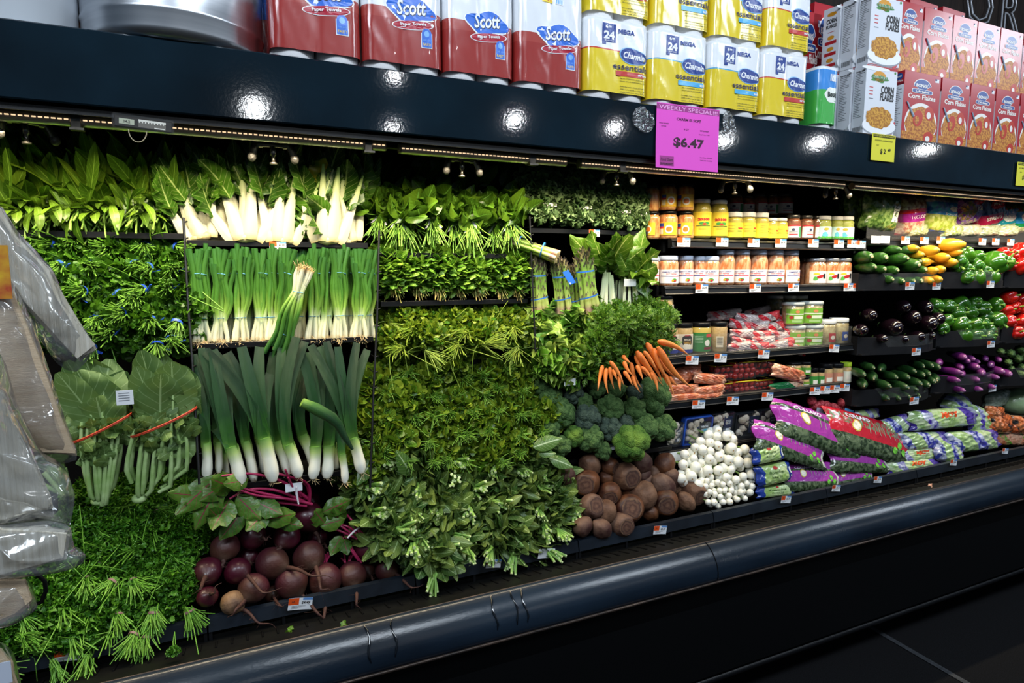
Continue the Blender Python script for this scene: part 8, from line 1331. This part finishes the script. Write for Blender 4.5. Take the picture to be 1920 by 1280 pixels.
for u, w, vt, vb, c_, lid, lb in ((1498, 22, 680, 705, '#5a9a3c', L_black, 'upper, left'), (1517, 17, 679, 704, '#5a9a3c', L_black, 'upper, right'), (1514, 19, 706, 730, '#7aa03c', L_black, 'lower, left'), (1530, 15, 691, 727, '#3f8a3c', L_black, 'slim, first'), (1543, 12, 691, 726, '#3f8a3c', L_black, 'slim, second'), (1557, 19, 683, 725, '#c98a70', L_black, 'red print, left'), (1577, 20, 682, 723, '#c98a70', L_black, 'red print, right'), (1593, 15, 680, 720, '#d8dccc', pm('#9ab82c', .4), 'lime green cap')):
    def lf(b, S, R, H): drect(b, S, -R*1.2, R*1.2, H*.12, H*.8, 0, off=.0007, nx=10); drect(b, S, -R*.3, R*.7, H*.3, H*.55, 1, off=.0012)
    jar('spice_jar', 'small seasoning jar at the right of the tomatoes, ' + lb, 'jar', u, w, vt, vb, 1.87, m_gar, lid, 'small seasoning jars', lidh=.18, shoulder=.08, labelfn=lf, labm=[pm(c_, .4), pm('#e6e2d6', .4)], lidw=1.0, neck=.95)
# top right: bagged salads
m_bean = bagmat('green_bean_bag', [(0, '#3c5a24', '#6f8a4a'), (.5, '#4a6a2c', '#86a05c')], 0, .3, ns=60); 
t = pouch('bagged_green_beans', 'clear bag of green beans with a white paper label standing on the top right shelf', 'bagged green beans', 1646, 397, 64, 80, 1.93, -.1, [m_bean], [pm('#d9dcd6', .5), pm('#55585a', .5)], None, .3, .1, lambda b, S, W, H: (drect(b, S, W*.12, W*.36, -H*.22, H*.18, 0, off=.001), [drect(b, S, W*.15, W*.33, H*(.10-.06*q), H*(.12-.06*q), 1, off=.0016, nz=1) for q in range(4)]), seal=.03)
pouch('bagged_green_beans', 'shadowed clear bag of green beans behind the pastel jars', 'bagged green beans', 1606, 388, 50, 70, 2.02, 0, [m_bean], None, None, .3, seal=.03)
def salad(u, v, w, h, roll, label, stops, deco, dm, skew=0, y=1.935, ns=50): pouch('bagged_salad', label, 'bagged salad', u, v, w, h, y, roll, [bagmat('salad_bag_%d' % u, stops, 1, skew, ns=ns)], dm, 'bagged salads on the top right shelf', .26, .12, deco, seal=.04, sq=4)
salad(1703, 404, 46, 78, .18, 'red and magenta bag of coleslaw with the cabbage showing below', [(0, '#c4232c', '#c4232c'), (.06, '#cbb59c', '#a86a5c'), (.36, '#a02a90', '#a02a90'), (.58, '#c4232c', '#c4232c'), (.68, '#c9b48a', '#8f6a4c')], lambda b, S, W, H: (dtext(b, S, '4 COLOR', 0, -H*.02, H*.09, 0, w=W*.6, bold=.03, off=.0012)), [pm('#e9d8ea', .4)], 0)
salad(1756, 404, 58, 74, -.05, 'blue bag of broccoli florets hung on a white tie', [(0, '#2a4fae', '#2a4fae'), (.10, '#93a83c', '#c4cf7a'), (.52, '#2f6fd0', '#2a9ad0'), (.86, '#9aa4b0', '#c4ccd4')], lambda b, S, W, H: (dblob(b, S, W*.22, H*.20, W*.16, H*.07, 1, off=.001), dtext(b, S, 'Broccoli', W*.14, H*.06, H*.06, 0, w=W*.4, off=.0014, shear=.2)), [pm('#e4ecf4', .4), pm('#c4d4ea', .4)])
salad(1808, 390, 60, 64, .28, 'purple bag of kale salad kit with a round picture', [(0, '#6a3a90', '#b9b49a'), (.2, '#5a2a86', '#5a2a86')], lambda b, S, W, H: (dblob(b, S, -W*.18, -H*.05, W*.28, H*.30, 2, off=.0008), dblob(b, S, -W*.18, -H*.05, W*.25, H*.27, 1, off=.0012, fn=star), dblob(b, S, W*.2, H*.22, W*.2, H*.14, 3, off=.001), dtext(b, S, 'Fresh', W*.2, H*.24, H*.1, 0, w=W*.26, off=.0016, bold=.03), dtext(b, S, 'Kit', W*.22, -H*.03, H*.15, 0, w=W*.22, off=.0014, bold=.03)), [pm('#ece4f0', .4), mat('kale_print', '#3f5a24', .4, col2='#a06a3c', nscale=120), pm('#8a6ab0', .4), pm('#b0204a', .4)])
salad(1850, 394, 54, 66, .3, 'navy and crimson bag of spring mix', [(0, '#2a2a5c', '#2a2a5c'), (.12, '#a8204c', '#a8204c'), (.42, '#26306e', '#26306e'), (.9, '#9aa0b4', '#c4c8d4')], lambda b, S, W, H: (dblob(b, S, W*.05, H*.18, W*.3, H*.14, 1, off=.001), dtext(b, S, 'Fresh', W*.05, H*.20, H*.10, 0, w=W*.4, off=.0016, bold=.04), dtext(b, S, 'SPRING', -W*.05, -H*.20, H*.10, 0, w=W*.5, off=.0014, bold=.02)), [pm('#ece6ea', .4), pm('#b8202c', .4)])
salad(1878, 408, 40, 56, .2, 'turquoise and white salad bag', [(0, '#b9c4b0', '#8aa07a'), (.3, '#1f8fa8', '#1f8fa8'), (.5, '#d8e0e4', '#2a6fc0'), (.8, '#a8242c', '#5a9a3c')], lambda b, S, W, H: dblob(b, S, 0, 0, W*.3, H*.12, 0, off=.001), [pm('#e4ecee', .4)])
salad(1905, 410, 40, 60, .1, 'bright blue salad bag with green lower edge', [(0, '#a9b48a', '#c4ccaa'), (.24, '#1f8a50', '#1f8a50'), (.36, '#2a8fd4', '#2a8fd4'), (.75, '#b8242c', '#7ab04a')], lambda b, S, W, H: (dblob(b, S, 0, H*.08, W*.2, H*.14, 0, off=.001)), [pm('#e4f0f6', .4)])
salad(1930, 405, 36, 62, 0, 'salad bag cut by the right picture edge', [(0, '#a9b48a', '#7a9a5a'), (.4, '#2a4fa0', '#2a4fa0')], lambda b, S, W, H: drect(b, S, -W*.3, W*.3, -H*.1, 0, 0, off=.001), [pm('#5fb04a', .4)])
for i, (u, c1, c2) in enumerate(((1716, '#8f9a6a', '#b9bfa0'), (1782, '#8fa05a', '#c4c8b0'), (1815, '#a9a890', '#c9c4b4'), (1850, '#b4b8a0', '#8f9a7a'), (1885, '#a9b48f', '#c9ccb8'))): pouch('bagged_salad', 'clear bag of cut vegetables low behind the fence, %s' % nth(i, 5), 'bagged salad', u, 432, 40, 24, 1.925, .1, [bagmat('lowbag_%d' % u, [(0, c1, c2), (.6, c2, c1)], 0)], None, 'clear bags low behind the fence', .5)
t = thing('price_sign_holder', 'grey price strip holder with a white loop hanging above the blue broccoli bag', 'sign holder', at(1762, 360, 1.92)); b = MB(); box(b, -.05, .06, 0, .004, -.008, .012); b.build('holder', pm('#2a2a2c', .4), t); b = MB(); th = np.linspace(0, 2*math.pi, 16); tubes(b, np.stack([-.03+.018*np.cos(th)*(1+.3*np.sin(th)), np.full(16, -.004), -.02+.038*np.sin(th)], -1), .002, 5); b.build('loop', pm('#d9d4c4', .4), t)
# =============================================================== HANGING CLEAR PACKS, LEFT FOREGROUND
m_hbag = film('hanging_bag_film', '#eef2f4', .10, .14, 1.0, 14, .42, '#ffffff'); m_sheet = mat('pale_sheets', '#dcd7ca', .7, .3, col2='#c0b8a6', nscale=5, stretch=(40, 4, 1), bump=.4, bscale=30); m_sheet2 = mat('tan_sheets', '#c0a78a', .7, .3, col2='#cdb89c', nscale=6, stretch=(3, 1, 30), bump=.3)
def hpack(poly_bag, poly_in, y, label, m_in, sheets=6, loc=None, mark=None):
    """outlines read off the photo; the bag is a thick soft shell, the sheets inside are a stack with real depth"""
    O = at(*poly_bag[0], y); t = thing('hanging_clear_pack', label, 'hanging pack', O, (0, 0, 0), 'clear packs hanging in the left foreground')
    for k in range(sheets if poly_in else 0):
        b = MB(); P = [at(u, v, y+.004+k*.006)-O for u, v in poly_in]; rs = RS(k+len(poly_in)); P = [p+Vector((rs.uniform(-.003, .003), 0, rs.uniform(-.004, .004))) for p in P]; n = len(P); V = [tuple(p) for p in P]+[tuple(p+Vector((0, .0045, 0))) for p in P]; b.add(V, [tuple(range(n))[::-1], tuple(range(n, 2*n))]+[(i, (i+1) % n, n+(i+1) % n, n+i) for i in range(n)], smooth=False); b.build('sheet', m_in, t)
    # soft shell: rings shrinking towards the middle and swelling outwards
    P = A([tuple(at(u, v, y+.02)-O) for u, v in poly_bag]); d = np.linalg.norm(np.roll(P, -1, 0)-P, axis=1); n = 44; cum = np.concatenate([[0], np.cumsum(d)]); PP = np.concatenate([P, P[:1]]); s = np.linspace(0, cum[-1], n, endpoint=False); R_ = np.stack([np.interp(s, cum, PP[:, c]) for c in range(3)], -1); c = R_.mean(0); rs = RS(n+int(y*100)); b = MB()
    for sg in (-1, 1):
        V = []; m = 9
        for q in range(m): f = 1-q/(m-1)*.995; ring_ = c+(R_-c)*f; bul = .026*math.sqrt(max(0, 1-f**3)); ring_ = ring_+np.stack([np.zeros(n), sg*(bul+.003*np.sin(ring_[:, 0]*90+ring_[:, 2]*60+q)*min(1, (1-f)*4)), np.zeros(n)], -1); V.append(ring_)
        b.add(np.concatenate(V), grid_faces(m, n, True) if sg < 0 else grid_faces(m, n, True)[:, ::-1])
    b.build('clear_bag', m_hbag, t)
    if mark: b = MB(); [dblob(b, S_flat(0), 0, 0, .001, .001, 0)]; p = at(mark[0], mark[1], y-.004)-O; b = MB(); M = T(p.x, p.y, p.z); box(b, -mark[2], mark[2], -.0005, .0005, -mark[3], mark[3], M=M); b.build('paper_insert', mark[4], t)
    return t
hpack([(-60, 330), (0, 384), (30, 430), (100, 505), (122, 560), (182, 652), (160, 680), (140, 700), (112, 688), (70, 630), (30, 560), (-60, 500)], [(-60, 345), (0, 395), (30, 440), (96, 510), (118, 565), (176, 652), (150, 672), (110, 640), (60, 580), (-60, 470)], .93, 'clear pack of pale sheets hanging diagonally, uppermost of the left foreground', m_sheet)
hpack([(-60, 470), (20, 520), (60, 600), (95, 700), (120, 780), (150, 860), (112, 872), (60, 860), (-60, 840)], [(-60, 490), (15, 540), (55, 610), (90, 710), (112, 780), (140, 850), (60, 850), (-60, 820)], .88, 'clear pack of tan sheets hanging behind the middle ones at the left edge', m_sheet2, mark=(-6, 510, .012, .030, mat('red_insert', '#a81c30', .4, col2='#d8b030', nscale=30)))
hpack([(-60, 620), (0, 660), (30, 760), (80, 860), (125, 880), (142, 930), (132, 985), (90, 978), (0, 990), (-60, 985)], [(-60, 700), (0, 740), (40, 820), (88, 925), (92, 950), (40, 965), (0, 978), (-60, 985)], .82, 'clear pack of pale folded sheets hanging in the middle of the left edge', m_sheet)
hpack([(-60, 960), (0, 985), (90, 975), (132, 985), (140, 1030), (165, 1040), (150, 1062), (70, 1075), (0, 1088), (-60, 1095)], [(-60, 975), (0, 995), (90, 990), (125, 1000), (118, 1045), (60, 1062), (0, 1080), (-60, 1085)], .80, 'clear pack of pale sheets hanging lowest but one at the left edge', m_sheet)
hpack([(-60, 1085), (0, 1085), (45, 1080), (60, 1105), (72, 1140), (40, 1162), (0, 1175), (-60, 1180)], [(-60, 1090), (0, 1092), (40, 1090), (58, 1120), (30, 1150), (0, 1165), (-60, 1170)], .80, 'tan pack under the others with a black hook beside it', m_sheet2)
hpack([(-60, 1205), (0, 1212), (22, 1235), (38, 1290), (40, 1330), (-60, 1330)], [(-60, 1215), (0, 1222), (16, 1245), (30, 1290), (-60, 1320)], .78, 'tan pack with a white label cut by the bottom left corner', m_sheet2, mark=(4, 1262, .008, .012, pm('#c4ccdc', .4)))
O = at(40, 1097, .84); b = MB(); P = A([tuple(at(u, v, .84)-O) for u, v in ((38, 1130), (60, 1136), (78, 1128), (86, 1108), (84, 1090), (72, 1078), (55, 1060), (30, 1020), (-60, 960))]); tubes(b, P, .0024, 7); o = b.build('wire_hook', pm('#141416', .4), None, O); tag(o, 'black wire hook curling out beside the lowest hanging pack', 'hook')

b = MB(); leaves(b, [(0, 0, 0)], [(.25, -.1, .9)], [(.2, -1, .2)], .075, .032, P_BIG, 9, .5, -.3, .3, 12); o = b.build('wilted_leaf', mat('yellowed_leaf', '#6f8a22', .4, col2='#c9a81e', nscale=14, contrast=(.4, .6)), None, at(594, 342, 1.90)); tag(o, 'green and yellow wilting leaf lying across the bok choy tops', 'leaf')
rs = RS(8)
for i, (u, v, z) in enumerate(((545, 1185, .62), (640, 1178, .60), (1500, 1142, .004), (1235, 1262, .004), (1690, 1040, .004), (1740, 912, .625))):
    b = MB(); leaves(b, [(0, 0, 0)]*2, rdir(rs, 2, (0, 0, 0), (1, 1, .2)), (0, 0, 1), .022 if z > .1 else .016, .008, P_SER, 5, .8, .2, .4, 9); o = b.build('leaf_scrap', ML_par if i < 5 else pm('#c99a84', .6), None, onz(u, v, z)+Vector((0, 0, .003)))
    tag(o, ('leaf scrap on the ledge below the beetroots, under the price tag', 'leaf scrap on the ledge between beetroots and leafy greens', 'tiny scrap on the dark floor near the tape end', 'tiny scrap on the dark floor at the bottom of the picture', 'tiny scrap on the dark floor right of the tape', 'small pink scrap on the bumper ledge below the celery')[i], 'scrap')
